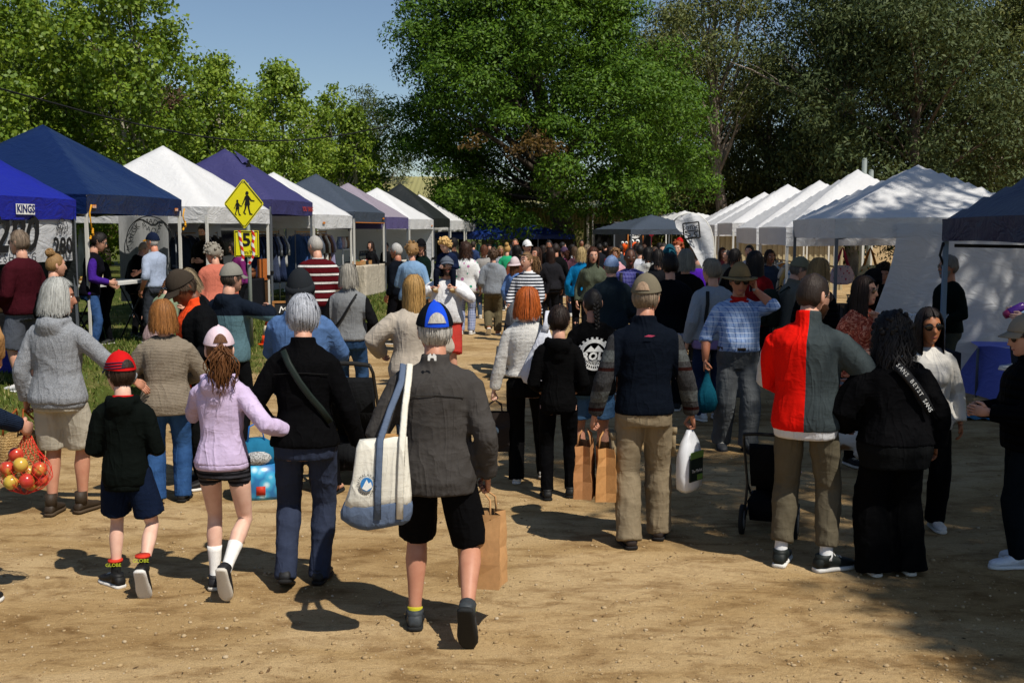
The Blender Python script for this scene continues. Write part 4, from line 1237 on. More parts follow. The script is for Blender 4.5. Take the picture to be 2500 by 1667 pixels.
# ------------------------------------------------------------------ vans
def van(label, loc, rz, L=4.9, Wd=1.8, Hh=2.15):
 root = thing('van', label, 'van', loc, rz)
 white = plain('van_white', '#e2e4e6', .25, .5, var=.03)
 glass = plain('van_glass', '#10151a', .08, .7)
 # side profile along x (front at +x)
 prof = [(-L / 2, .35), (-L / 2 - .03, 1.0), (-L / 2 + .10, Hh - .15), (-L / 2 + .3, Hh), (L / 2 - 1.75, Hh), (L / 2 - 1.5, Hh - .05), (L / 2 - .75, 1.22), (L / 2 - .15, 1.0), (L / 2, .75), (L / 2 + .02, .35)]
 rings = []
 for yy, k in ((-Wd / 2, .97), (-Wd / 2 + .06, 1.0), (Wd / 2 - .06, 1.0), (Wd / 2, .97)):
  rings.append([(x * (1 if k == 1 else .995), yy * (1 if z < 1.1 else 1 - .09 * (z - 1.1)), .35 + (z - .35) * k) for x, z in prof])
 mb = MB(); mb.rings(rings); sharp(mb.build('body', white, root), 30)
 for sg in (-1, 1):
  y = sg * (Wd / 2 + .006)
  for name, pts in (('front_window', [(L / 2 - 1.05, 1.15), (L / 2 - 1.95, 1.15), (L / 2 - 1.95, 1.75), (L / 2 - 1.52, 1.75)]), ('side_window', [(L / 2 - 2.05, 1.18), (L / 2 - 3.4, 1.18), (L / 2 - 3.4, 1.75), (L / 2 - 2.05, 1.75)])):
   mb = MB(); n = 4
   vs = [(a, (y - sg * .07 * (b - 1.1)), b) for a, b in pts]
   mb.add(vs + [(a, b - sg * .02, c) for a, b, c in vs], [(0, 1, 2, 3), (7, 6, 5, 4)] + [(i, (i + 1) % 4, 4 + (i + 1) % 4, 4 + i) for i in range(4)]); mb.build(name, glass, root, smooth=False)
  for x in (-L / 2 + .85, L / 2 - .85):
   mb = MB(); mb.tube([(x, sg * (Wd / 2 - .18), .32), (x, sg * (Wd / 2 + .01), .32)], .32, 20); w_ = mb.build('wheel', plain('tyre', '#161616', .85), root)
   mb = MB(); mb.tube([(x, sg * (Wd / 2 + .0), .32), (x, sg * (Wd / 2 + .02), .32)], .19, 14); mb.build('rim', plain('rim_grey', '#9a9c9e', .35, .5, .6), w_)
  mb = MB(); mb.box((L / 2 - .02, sg * (Wd / 2 - .28), .82), (.12, .34, .17)); mb.build('headlight', plain('lamp_clear', '#cfd4d8', .1), root)
  mb = MB(); mb.box((L / 2 - 1.0, sg * (Wd / 2 + .1), 1.2), (.10, .18, .22)); mb.build('mirror', M_BLK, root)
 a, b = (L / 2 - 1.46, Hh - .13), (L / 2 - .80, 1.27)
 mb = MB(); mb.add([(a[0] + .03, -Wd * .40, a[1]), (a[0] + .03, Wd * .40, a[1]), (b[0] + .03, Wd * .44, b[1]), (b[0] + .03, -Wd * .44, b[1])], [(0, 1, 2, 3)]); mb.build('windscreen', glass, root, smooth=False)
 mb = MB(); mb.box((L / 2 + .02, 0, .45), (.12, Wd * .96, .2)); mb.build('bumper', plain('bumper_grey', '#70757a', .6), root)
 return root
p = at_y(1318, 600, 50)
van('white van parked under the great tree beside the olive shed', (p.x, 50, 0), R(-6))
p = at_y(470, 600, 24.5)
van('white van parked behind the white marquee on the left', (p.x - .4, 26.5, .35), R(86))
p = at_y(360, 600, 21)
# ------------------------------------------------------------------ people
REMESH = []
rng = np.random.RandomState(7)
def sm(t): t = np.clip(t, 0, 1); return t * t * (3 - 2 * t)
def sms(t): t = min(1, max(0, t)); return t * t * (3 - 2 * t)
def folds(V, N, seed, amp, zf=1.0):
 r = np.random.RandomState(seed)
 tot = np.zeros(len(V))
 for k in range(7):
  wl = r.uniform(.16, .34) if k < 4 else r.uniform(.07, .13)
  dr = r.normal(size=3) * np.array([.8, .8, 1.3 * zf]); dr /= np.linalg.norm(dr)
  wd = r.normal(size=3); wd /= np.linalg.norm(wd)
  ph = V @ dr * (2 * np.pi / wl) + r.uniform(0, 6) + 1.6 * np.sin(V @ wd * (2 * np.pi / .35) + r.uniform(0, 6))
  mask = .5 + .5 * np.sin(V @ r.normal(size=3) * 9 + r.uniform(0, 6))
  tot += ((1 - np.abs(np.sin(ph / 2))) ** 2.5 - .25) * mask * (1 if k < 4 else .55) * 1.6
 return V + N * (tot * amp / 3.0)[:, None]
def remesh_later(mb, name, mat, parent, voxel, it=4, fold=.006, zf=1.0):
 o = mb.build(name, mat, parent)
 REMESH.append((o, voxel, it, fold, zf))
 return o
def remesh_all():
 for o, vx, it, fo, zf in REMESH:
  m = o.modifiers.new('r', 'REMESH'); m.mode = 'VOXEL'; m.voxel_size = vx; m.use_smooth_shade = True
  m = o.modifiers.new('s', 'SMOOTH'); m.factor = .5; m.iterations = it
 dg = bpy.context.evaluated_depsgraph_get()
 for i, (o, vx, it, fo, zf) in enumerate(REMESH):
  me = bpy.data.meshes.new_from_object(o.evaluated_get(dg))
  n = len(me.vertices)
  if fo > 0 and n:
   V = np.empty(n * 3, np.float32); me.vertices.foreach_get('co', V); V = V.reshape(-1, 3)
   N = np.empty(n * 3, np.float32); me.vertices.foreach_get('normal', N); N = N.reshape(-1, 3)
   V = folds(V.astype(float), N, i + 11, fo, zf)
   me.vertices.foreach_set('co', V.astype(np.float32).ravel())
  mats = list(o.data.materials)
  me.materials.clear()
  for q in mats: me.materials.append(q)
  me.polygons.foreach_set('material_index', np.zeros(len(me.polygons), 'i'))
  me.polygons.foreach_set('use_smooth', np.ones(len(me.polygons), bool))
  me.update()
  o.modifiers.clear()
  old = o.data
  me.name = o.name
  o.data = me
  bpy.data.meshes.remove(old)
def ik(a, t, l1, l2, pole):
 a, t, pole = Vector(a), Vector(t), Vector(pole)
 v = t - a
 d = min(v.length, (l1 + l2) * .998)
 v.normalize()
 t = a + v * d
 x = (l1 * l1 - l2 * l2 + d * d) / (2 * d)
 h = math.sqrt(max(0, l1 * l1 - x * x))
 p = pole - v * pole.dot(v)
 if p.length < 1e-5: p = v.orthogonal()
 p.normalize()
 return a + v * x + p * h, t
# ---- the head, as a function of direction (x right, y forward, z up; metres for a 1.75 m person)
def head_pts(d, off=0.0):
 d = np.asarray(d, float)
 dx, dy, dz = d[:, 0], d[:, 1], d[:, 2]
 x = .075 * dx; y = .097 * dy; z = .118 * dz
 lo = np.clip(-dz, 0, 1)
 x = x * (1 - .26 * lo ** 1.6)
 y = np.where(dy < 0, y * (1 - .42 * sm((lo - .1) / .9)), y * (1 - .05 * lo))
 y = y + .042 * lo ** 2.0 - .008 * np.clip(dz, 0, 1)
 f = (dy > .1) * 1.0
 g = lambda x0, z0, sx, sz: np.exp(-((np.abs(x) - x0) / sx) ** 2 - ((z - z0) / sz) ** 2)
 nz = np.where(z > -.034, np.clip((.018 - z) / .050, 0, 1), np.exp(-((z + .034) / .008) ** 2))
 feat = .027 * nz * np.exp(-(x / .0125) ** 2)
 feat += -.010 * g(.031, .008, .015, .011) + .0045 * g(.028, .031, .026, .008)
 feat += .005 * g(0, -.066, .023, .010) - .004 * g(0, -.050, .016, .006) - .004 * g(0, -.080, .02, .006)
 feat += .008 * g(0, -.100, .020, .014) + .004 * g(.046, -.018, .02, .02)
 y = y + f * feat
 P = np.stack([x, y, z], 1)
 return P + d * np.asarray(off)[..., None] if np.ndim(off) else P + d * off
def dirs(n, m, front=.45):
 out = []
 for i in range(m + 1):
  th = math.pi * i / m
  for j in range(n):
   a = 2 * math.pi * j / n
   a = a - front * math.sin(a)          # crowd the columns towards the face
   out.append((math.sin(th) * math.sin(a), math.sin(th) * math.cos(a), math.cos(th)))
 return np.array(out)
def grid_faces(n, m):
 return [(i * n + j, i * n + (j + 1) % n, (i + 1) * n + (j + 1) % n, (i + 1) * n + j) for i in range(m) for j in range(n)]
HL_AZ = np.radians([0, 30, 50, 66, 80, 96, 118, 180])
HL_STD = np.array([.064, .060, .045, .005, -.012, -.030, -.072, -.088])
HL_REC = np.array([.098, .098, .085, .020, -.010, -.030, -.070, -.086])
HL_BALD = np.array([.16, .16, .16, .06, .020, .0, -.060, -.080])
def person(name_label, px, top, foot=None, d=None, rot=0, sex='m', build=1.0, belly=0.0, H=None, pose=None,
           skin_col='#c98f6f', hair=('short', '#3a2a1c'), hat=None, glasses=None, top_wear=None, legs=None, shoes='#2a2a2a',
           inner=None, group=None, kind='person', sole='#d8d4cc', beard=None, socks=None, loc=None, scale_head=1.0, base_z=None):
 if loc is None:
  g = ground_at(px, foot) if foot is not None else at_y(px, 800, d)
  gz = ground_z(g.x, g.y) if base_z is None else base_z
  loc = Vector((g.x, g.y, gz))
 else: loc = Vector(loc)
 if H is None:
  H = at_y(px, top, loc.y).z - loc.z - {'cap': .025, 'beanie': .03, 'brim': .04, 'bucket': .03}.get(hat[0] if hat else '', .012)
 dist = loc.y
 lod = 0 if dist < 9.6 else (1 if dist < 16.5 else 2)
 root = thing(kind, name_label, 'person' if H > 1.58 or kind != 'person' else 'person', loc, R(rot), group)
 s = H / 1.75
 build = 1 + (build - 1) * .62
 po = dict(lean=0, roll=0, head=(0, 0, 0), la=None, ra=None, le=(-.5, -1, -.1), re=(.5, -1, -.1), lf=None, rf=None,
              hz=.905, lh='relax', rh='relax', lk=(-.12, 1, 0), rk=(.12, 1, 0), lhd=None, rhd=None, tw=0)
 if pose: po.update(pose)
 nseg = (14, 12, 8)[lod]
 vox = (.0115, .016, .024)[lod]
 lean, roll, tw = R(po['lean']), R(po['roll']), R(po['tw'])
 piv = Vector((0, 0, po['hz'] + .02))
 def bend(p, k=None):
  p = Vector(p)
  z = p.z
  k = sms((z - .86) / .30) if k is None else k
  Mx = Matrix.Rotation(-lean * k, 3, 'X') @ Matrix.Rotation(roll * k, 3, 'Y') @ Matrix.Rotation(tw * k, 3, 'Z')
  q = p - Vector((0, 0, .925))
  return Mx @ q + piv
 def S(v): return Vector(v) * s
 fem = sex == 'f'
 # trunk profile: z, half width, half depth, forward shift
 prof = np.array([[.78, .150, .100, -.01], [.90, .172, .118, -.012], [1.00, .160, .112, -.005], [1.08, .148, .108, .005],
                     [1.20, .158, .114, .006], [1.30, .170, .118, .004], [1.38, .168, .105, -.004], [1.43, .140, .085, -.012], [1.47, .080, .068, -.015], [1.52, .06, .06, -.01]])
 if fem:
  prof[:, 1] *= np.array([1.08, 1.08, 1.0, .90, .90, .90, .90, .90, .9, .9]); prof[:, 2] *= np.array([1.12, 1.12, 1, .94, .98, 1.03, .98, .95, .9, .9])
 wts = np.array([.8, 1, 1.1, 1.15, 1.05, .95, .85, .6, .2, 0])
 prof[:, 1] *= 1 + (build - 1) * wts; prof[:, 2] *= 1 + (build - 1) * wts * 1.2
 prof[:, 2] += belly * np.array([0, .3, .9, 1, .6, .1, 0, 0, 0, 0]) * .5
 prof[:, 3] += belly * np.array([0, .3, .9, 1, .6, .1, 0, 0, 0, 0]) * .5
 def pr(z): return [np.interp(z, prof[:, 0], prof[:, i]) for i in (1, 2, 3)]
 shw = (.150 if fem else .168) * (1 + (build - 1) * .6)
 def trunk(mb, z0, z1, loose, n=20, m=10, flare=0.0, mat=0):
  rings = []
  for i in range(m + 1):
   z = z0 + (z1 - z0) * i / m
   a, b, yo = pr(z)
   k = loose * (1 - .7 * sms((z - 1.36) / .12))
   a += k; b += k * 1.05
   if z < .95: a += flare * (.95 - z); b += flare * (.95 - z)
   ring = []
   for j in range(n):
    t = 2 * math.pi * j / n
    c, q = math.cos(t), math.sin(t)
    c = math.copysign(abs(c) ** .85, c); q = math.copysign(abs(q) ** .9, q)
    p = bend((c * a, yo + q * b, z))
    ring.append(p * s)
   rings.append(ring)
  mb.rings(rings, mat)
 # joints
 shL, shR = bend((-shw, -.012, 1.372)), bend((shw, -.012, 1.372))
 hipw = .092 * (1.05 if fem else 1)
 hL, hR = Vector((-hipw, 0, po['hz'])), Vector((hipw, 0, po['hz']))
 def foot_t(v, sgn):
  if v is None: v = (sgn * .10, 0, .085, 0, 8)
  v = list(v) + [0] * (5 - len(v))
  return v
 lf, rf = foot_t(po['lf'], -1), foot_t(po['rf'], 1)
 kL, aL = ik(hL, lf[:3], .425, .415, po['lk'])
 kR, aR = ik(hR, rf[:3], .425, .415, po['rk'])
 def arm_t(v, sgn, sh):
  if v is None: return Vector((sgn * (.245 + (build - 1) * .2), .03, .87)) if not lean else sh + Vector((sgn * .06, .04, -.52))
  return Vector(v)
 eL, wL = ik(shL, arm_t(po['la'], -1, shL), .295, .255, po['le'])
 eR, wR = ik(shR, arm_t(po['ra'], 1, shR), .295, .255, po['re'])
 sk = skin(skin_col)
 # ---------------- body: head, neck, arms, hands, legs in one mesh
 mb = MB()
 lipm, eyem, irm, brm = plain('lips', '#9a5550', .5), plain('eye_white', '#e8e4de', .2), plain('iris', '#2a1c14', .15), plain('brow_hair', '#3c2c20', .7)
 trunk(mb, .80, 1.44, -.012, 12, 6)
 yaw, pit, rol = [R(a) for a in po['head']]
 nb = bend((0, -.012, 1.47))
 Rt = Matrix.Rotation(-lean, 3, 'X') @ Matrix.Rotation(roll, 3, 'Y') @ Matrix.Rotation(tw, 3, 'Z')
 Rh = Rt @ Matrix.Rotation(yaw, 3, 'Z') @ Matrix.Rotation(-pit, 3, 'X') @ Matrix.Rotation(rol, 3, 'Y')
 hs = 1.085 * scale_head * (1.0 if H > 1.6 else 1 + (1.6 - H) * .45)      # children have larger heads
 hc = nb + Rt @ Vector((0, .006, .055)) + Rh @ Vector((0, .018, .107 * hs))
 mb.tube([(nb + Rt @ Vector((0, 0, -.05))) * s, (nb + Rt @ Vector((0, 0, .03))) * s, (hc + Rh @ Vector((0, -.014, -.04))) * s],
   [(.075 * s, .07 * s), ((.052 if fem else .06) * s, .058 * s), (.054 * s, .06 * s)], nseg, side=(1, 0, 0))
 hn, hm = ((44, 34), (32, 24), (20, 14))[lod]
 D = dirs(hn, hm)
 HP = head_pts(D)
 A = np.array(Rh) * s * hs; hcs = np.array(hc) * s
 faces = grid_faces(hn, hm)
 fm = []
 for f in faces:
  c = HP[list(f)].mean(0)
  lip = c[1] > .05 and abs(c[2] + .066) < .0085 and abs(c[0]) < .024
  fm.append(1 if lip else 0)
 o = mb.add(HP @ A.T + hcs, [], 0)
 for f, k in zip(faces, fm):
  mb.f.append([i + o for i in f]); mb.m.append(k)
 def hp(v): return Vector((np.array(v) @ A.T + hcs))
 def face_y(x0, z0):
  k = np.argmin((HP[:, 0] - x0) ** 2 + (HP[:, 2] - z0) ** 2 + (HP[:, 1] < 0) * 9)
  return HP[k, 1]
 ss = s * hs
 RhM = Rh
 for sg in (-1, 1):
  mb.ball(hp((sg * .031, face_y(sg * .031, .008) - .004, .008)), (.0135 * ss, .010 * ss, .008 * ss), 8, 6, 2, RhM)
  mb.ball(hp((sg * .031, face_y(sg * .031, .008) + .0015, .008)), (.006 * ss, .006 * ss, .0065 * ss), 6, 5, 3, RhM)
  mb.tube([hp((sg * .014, face_y(sg * .014, .030) + .002, .027)), hp((sg * .03, face_y(sg * .03, .034) + .003, .034)), hp((sg * .047, face_y(sg * .047, .028) + .002, .028))],
    [(.004 * ss, .003 * ss)] * 3, 5, 4)
  # ears
  mb.ball(hp((sg * .0745, -.012, -.004)), (.010 * ss, .020 * ss, .033 * ss), 10, 8, 0, RhM @ Matrix.Rotation(sg * .35, 3, 'Z') @ Matrix.Rotation(.15, 3, 'X'))
 bare_arm = top_wear is None or top_wear.get('sleeve', 'long') != 'long'
 ak = 1.0 * (1 + (build - 1) * .4) * (.9 if fem else 1)
 def hand(wr, el, sgn, mode, hd):
  fdir = (wr - el).normalized() if hd is None else Vector(hd).normalized()
  palmn = Vector((-sgn, 0, 0))                       # palms face the thighs
  palmn = palmn - fdir * palmn.dot(fdir)
  if palmn.length < .2: palmn = Vector((0, 0, -1)) - fdir * -fdir.z
  palmn.normalize()
  across = fdir.cross(palmn) * sgn                   # from little finger towards thumb
  if across.y < -.2 and hd is None: across = -across
  p0 = wr
  k = .92 if fem else 1.0
  mb.tube([(p0 - fdir * .03) * s, p0 * s, (p0 + fdir * .045 * k) * s, (p0 + fdir * .092 * k) * s],
    [(.027 * s, .021 * s), (.029 * s, .018 * s), (.040 * k * s, .016 * s), (.039 * k * s, .013 * s)], nseg, 0, side=across)
  curl = {'relax': .35, 'grip': 1.25, 'flat': .06, 'fist': 1.45}[mode]
  for i, (off, ln) in enumerate(((.030, .070), (.010, .079), (-.010, .073), (-.029, .056))):
   b = p0 + fdir * .086 * k + across * off * k
   ang = 0.15
   pts = [b]
   for q, fr in enumerate((.45, .32, .26)):
    ang += curl * (.75 if q == 0 else 1) * (1 + .08 * i)
    dr = fdir * math.cos(ang) + palmn * math.sin(ang)
    pts.append(pts[-1] + dr * ln * fr * k)
   mb.tube([p * s for p in pts], [.0098 * k * s, .0092 * k * s, .0083 * k * s, .006 * k * s], 6 if lod else 8, 0)
  tb = p0 + fdir * .028 + across * .028 * k
  td = (fdir * .75 + across * .75 + palmn * (.25 + .4 * min(1, curl))).normalized()
  td2 = (fdir * .9 + across * (.25 - .5 * min(1, curl)) + palmn * (.2 + .7 * min(1, curl))).normalized()
  pts = [tb, tb + td * .038 * k, tb + td * .038 * k + td2 * .030 * k, tb + td * .038 * k + td2 * .052 * k]
  mb.tube([p * s for p in pts], [.015 * k * s, .0118 * k * s, .0105 * k * s, .007 * k * s], 6 if lod else 8, 0)
  return p0 + fdir * .095 * k + palmn * .03           # where a handle would sit
 def limb(a, b, c, ra, n):
  return [a * s, (a * .6 + b * .4) * s, b * s, (b * .65 + c * .35) * s, c * s]
 for sh, el, wr in ((shL, eL, wL), (shR, eR, wR)):
  q = ak * s * (1 if bare_arm else .8)
  mb.tube(limb(sh, el, wr, 0, 0), [.055 * q, .050 * q, .041 * q, .043 * q, .027 * q], nseg)
 gl = hand(wL, eL, -1, po['lh'], po['lhd'])
 gr = hand(wR, eR, 1, po['rh'], po['rhd'])
 lk = 1 + (build - 1) * .5
 lk *= (legs or {}).get('leg_k', 1.0)
 for h, k, a, fv in ((hL, kL, aL, lf), (hR, kR, aR, rf)):
  back = Vector((0, -1, 0))
  ax = (a - k).normalized()
  back = (back - ax * back.dot(ax))
  if back.length > .1: back.normalize()
  pts = [h + Vector((0, 0, -.02)), h * .55 + k * .45, k * .88 + h * .12, k, k * .84 + a * .16 + back * .006, k * .68 + a * .32 + back * .013, k * .40 + a * .60 + back * .006, k * .12 + a * .88, a + ax * .02]
  rr = [.088, .074, .056, .052, .053, .057, .044, .034, .036]
  mb.tube([p * s for p in pts], [r * s * lk for r in rr], nseg, side=(1, 0, 0))
 body = mb.build('body', [sk, lipm, eyem, irm, brm], root)
 # ---------------- top garment
 if top_wear:
  tk = top_wear
  loose = tk.get('loose', .025) * .78
  hem = tk.get('hem', .86)
  g = MB()
  trunk(g, hem, 1.455 if tk.get('neck') != 'v' else 1.44, loose, 22, 14, tk.get('flare', 0))
  g.tube([bend((-shw * .9, -.012, 1.376)) * s, bend((-.085, -.016, 1.425)) * s, bend((0, -.016, 1.442)) * s, bend((.085, -.016, 1.425)) * s, bend((shw * .9, -.012, 1.376)) * s],
               [((.046 + loose * .3) * s, (.056 + loose * .35) * s)] * 5, 10)
  if fem and tk.get('bust', True):
   for sg in (-1, 1):
    a, b, yo = pr(1.25)
    g.ball(bend((sg * .075, yo + b * .72 + loose, 1.245)) * s, (.072 * s, .058 * s, .075 * s), 10, 8)
  sl = tk.get('sleeve', 'long')
  sk_ = tk.get('sleeve_k', 1.0)
  if sl != 'none':
   for sh, el, wr in ((shL, eL, wL), (shR, eR, wR)):
    cuff = wr * .96 + el * .04
    if sl == 'short': el2 = sh * .30 + el * .70; pts = [sh, sh * .55 + el * .45, el2]; rr = [.060, .060, .062]
    elif sl == 'half': pts = [sh, sh * .5 + el * .5, el, el * .75 + wr * .25]; rr = [.059, .056, .050, .054]
    else: pts = [sh, sh * .62 + el * .38, sh * .25 + el * .75, el, el * .72 + wr * .28, el * .4 + wr * .6, cuff]; rr = [.058, .054, .048, .046, .046, .040, .035]
    g.tube([p * s for p in pts], [(r * ak + loose * (.68 if i else .5)) * s * (1 + (sk_ - 1) * .6) for i, r in enumerate(rr)], 14)
    g.ball((sh + (bend((0, -.012, 1.38)) - sh) * .10) * s, (rr[0] * ak + loose * .5) * s, 14, 10)
  neck = tk.get('neck', 'crew')
  nbase = bend((0, -.014, 1.44)); nup = bend((0, -.004, 1.525))
  if neck in ('stand', 'high'):
   hi = 1.0 if neck == 'stand' else 1.35
   g.tube([nbase * s, (nbase + (nup - nbase) * .5) * s, (nbase + (nup - nbase) * hi) * s], [(.092 * s, .088 * s), (.078 * s, .082 * s), (.076 * s, .080 * s)], 14, side=(1, 0, 0))
  elif neck in ('crew', 'v', 'shirt'):
   g.tube([nbase * s, (nbase + (nup - nbase) * (.5 if neck == 'shirt' else .28)) * s], [(.095 * s, .085 * s), ((.072 if neck == 'shirt' else .076) * s, .074 * s)], 14, side=(1, 0, 0))
  elif neck == 'hood':
   g.tube([nbase * s, (nbase + (nup - nbase) * .55) * s], [(.105 * s, .10 * s), (.088 * s, .086 * s)], 14, side=(1, 0, 0))
   g.ball(bend((0, -.105, 1.415)) * s, (.105 * s, .060 * s, .095 * s), 14, 10, 0, Matrix.Rotation(.35 - lean, 3, 'X'))
   g.ball(bend((0, -.095, 1.345)) * s, (.075 * s, .048 * s, .075 * s), 12, 8)
   rim = [bend((.10 * math.cos(t), -.02 + .098 * math.sin(t), 1.47 + .012 * math.sin(t))) * s for t in np.linspace(-.35 - math.pi, .35, 14)]
   g.tube(rim, .030 * s, 8)
  if tk.get('zip_pack'): pass
  remesh_later(g, tk.get('name', 'top'), tk['mat'], root, vox * (1 if s > .9 else .9), (4, 4, 3)[lod], tk.get('fold', .007))
  if tk.get('hem_mat') is not None:       # a lower layer showing below the hem
   g2 = MB(); trunk(g2, tk.get('hem2', hem - .07), hem + .06, loose - .008, 22, 4)
   remesh_later(g2, 'shirt_tail', tk['hem_mat'], root, vox, 3, .004)
  if tk.get('band'):                      # ribbed waistband and cuffs
   g2 = MB()
   rings = []
   for z in (hem - .035, hem - .02, hem + .0, hem + .015):
    a, b, yo = pr(max(z, .8)); kk = loose * .72 + (.004 if -.03 < z - hem < .01 else 0)
    rings.append([bend(((a + kk) * math.cos(t), yo + (b + kk) * math.sin(t), z)) * s for t in np.linspace(0, 2 * math.pi, 24, endpoint=False)])
   g2.rings(rings)
   g2.build('waistband', tk['mat'], root)
 if inner:                                   # a shirt front or collar showing at the neck
  g = MB(); trunk(g, 1.26, 1.46, inner.get('off', .014), 18, 5)
  nbase = bend((0, -.012, 1.44)); nup = bend((0, -.002, 1.53))
  g.tube([nbase * s, (nbase + (nup - nbase) * .62) * s], [(.088 * s, .082 * s), (.074 * s, .076 * s)], 14, side=(1, 0, 0))
  g.build('collar', inner['mat'], root)
 # ---------------- legs
 if legs:
  lg = legs
  lo = lg.get('loose', .018)
  style = lg.get('style', 'trousers')
  g = MB()
  if style == 'skirt':
   z0 = lg.get('hem', .45)
   rings = []
   cx = (kL + kR) / 2
   for i in range(9):
    z = 1.02 + (z0 - 1.02) * i / 8
    a, b, yo = pr(max(z, .9)); f = 1 + lg.get('flare', .25) * i / 8
    cen = Vector((0, yo, 0)) * (1 - i / 8)
    rings.append([(Vector((math.cos(t) * (a + lo) * f, math.sin(t) * (b + lo) * f, z + po['hz'] - .905)) + cen) * s for t in np.linspace(0, 2 * math.pi, 22, endpoint=False)])
   g.rings(rings)
   remesh_later(g, lg.get('name', 'skirt'), lg['mat'], root, vox, 3, .008, .2)
  else:
   trunk(g, .80, 1.03, lo * .7, 20, 6)
   for h, k, a in ((hL, kL, aL), (hR, kR, aR)):
    ax = (a - k).normalized()
    if style == 'shorts':
     tt = lg.get('to', .9)
     e = h * (1 - tt) + k * tt if tt <= 1 else k + (a - k) * (tt - 1)
     pts = [h + Vector((0, 0, .03)), h * .5 + e * .5, e]; w_ = lg.get('w', .0)
     rr = [.094, .086 + lo * .6 + w_ * .5, .072 + lo + w_]
     g.tube([p * s for p in pts], [r * s * lk for r in rr], 14, side=(1, 0, 0))
    else:
     w_ = lg.get('w', .0)
     end = a + ax * lg.get('drop', .015)
     pts = [h + Vector((0, 0, .03)), h * .6 + k * .4, k * .88 + h * .12, k, k * .7 + a * .3, k * .3 + a * .7, end]
     w_ = w_ * .62
     rr = [.093, .079 + lo * .5 + w_ * .35, .061 + lo * .7 + w_ * .6, .057 + lo * .8 + w_ * .7, .055 + lo * .9 + w_ * .8, .046 + lo * .8 + w_, .044 + lo * .8 + w_ * 1.15]
     g.tube([p * s for p in pts], [r * s * lk for r in rr], 14, side=(1, 0, 0))
   remesh_later(g, lg.get('name', style), lg['mat'], root, vox, (4, 4, 3)[lod], lg.get('fold', .006), 1.6)
   if lg.get('belt'):
    g2 = MB()
    rings = []
    for z in (.985, .99, 1.018, 1.023):
     a, b, yo = pr(z); kk = lo * .7 + (.006 if .988 < z < 1.02 else .0)
     rings.append([bend(((a + kk) * math.cos(t), yo + (b + kk) * math.sin(t), z)) * s for t in np.linspace(0, 2 * math.pi, 24, endpoint=False)])
    g2.rings(rings); g2.build('belt', plain('belt_leather', '#1d1712', .5), root)
 # ---------------- shoes
 for h, k, a, fv, sgn in ((hL, kL, aL, lf, -1), (hR, kR, aR, rf, 1)):
  if shoes is None: break
  yawf, pitf = R(-sgn * fv[4]), R(fv[3])
  Mf = Matrix.Translation(a * s) @ Matrix.Rotation(yawf, 4, 'Z') @ Matrix.Rotation(-pitf, 4, 'X')
  fk = s * (.92 if fem else 1.0) * (1.0 if H > 1.5 else 1.06)
  sole_z = -.085
  secs = [(-.080, .026, .04), (-.068, .040, .065), (-.03, .043, .088), (.0, .043, .094), (.04, .045, .082), (.08, .050, .066), (.12, .053, .054), (.16, .049, .046), (.19, .034, .036), (.20, .016, .026)]
  boot = isinstance(shoes, tuple) and shoes[1] == 'boot'
  sandal = isinstance(shoes, tuple) and shoes[1] == 'sandal'
  scol = shoes[0] if isinstance(shoes, tuple) else shoes
  g = MB()
  def outline(hgt, kk, z0, flat):
   rings = []
   for y, wd, ht in secs:
    wd *= kk
    ht = ht if not flat else hgt
    ring = []
    for t in np.linspace(0, 2 * math.pi, 12, endpoint=False):
     cx_, cz_ = math.cos(t), math.sin(t)
     z = z0 + (ht * (.5 + .5 * cz_) if not flat else hgt * (.5 + .5 * max(-1, min(1, cz_ * 1.6))))
     ring.append(Vector((wd * (math.copysign(abs(cx_) ** .7, cx_)), y * (1.02 if flat else 1), z)) * fk)
    rings.append(ring)
   return rings
  if sandal:
   foot_m = MB(); foot_m.rings(outline(0, .85, sole_z + .02, False)); foot_m.xform(Mf); foot_m.build('foot', sk, root)
   g.tube([Vector((-.04, .05, -.05)) * fk, Vector((0, .07, -.018)) * fk, Vector((.04, .05, -.05)) * fk], .006 * fk, 6)
  else:
   g.rings(outline(0, .95, sole_z + .018, False))
   else_ = not boot
   if else_: g.tube([Vector((0, -.016, -.045)) * fk, Vector((0, -.018, -.005)) * fk, Vector((0, -.020, .018)) * fk], [(.047 * fk, .056 * fk), (.043 * fk, .052 * fk), (.045 * fk, .053 * fk)], 12)
   if boot: g.tube([Vector((0, -.018, -.02)) * fk, Vector((0, -.018, .09)) * fk], [(.045 * fk, .052 * fk), (.047 * fk, .055 * fk)], 12)
  g.xform(Mf)
  sh_o = g.build('sandal_strap' if sandal else ('boot' if boot else 'shoe'), plain('shoe_' + scol, scol, .6), root)
  g = MB(); g.rings(outline(.026, 1.05, sole_z, True)); g.xform(Mf)
  g.build('sole', plain('sole_' + sole, sole, .7, bump=.5, scale=30), sh_o)
  if not sandal and not boot and lod < 2:
   g = MB()
   for q in range(4):
    yy = .03 + q * .022; zz = sole_z + .018 + np.interp(yy, [x[0] for x in secs], [x[2] for x in secs])
    g.tube([Vector((-.022, yy, zz - .006)) * fk, Vector((0, yy + .004, zz + .003)) * fk, Vector((.022, yy, zz - .006)) * fk], .0035 * fk, 5)
   g.xform(Mf); g.build('laces', plain('lace_white', '#cfccc4', .8), sh_o)
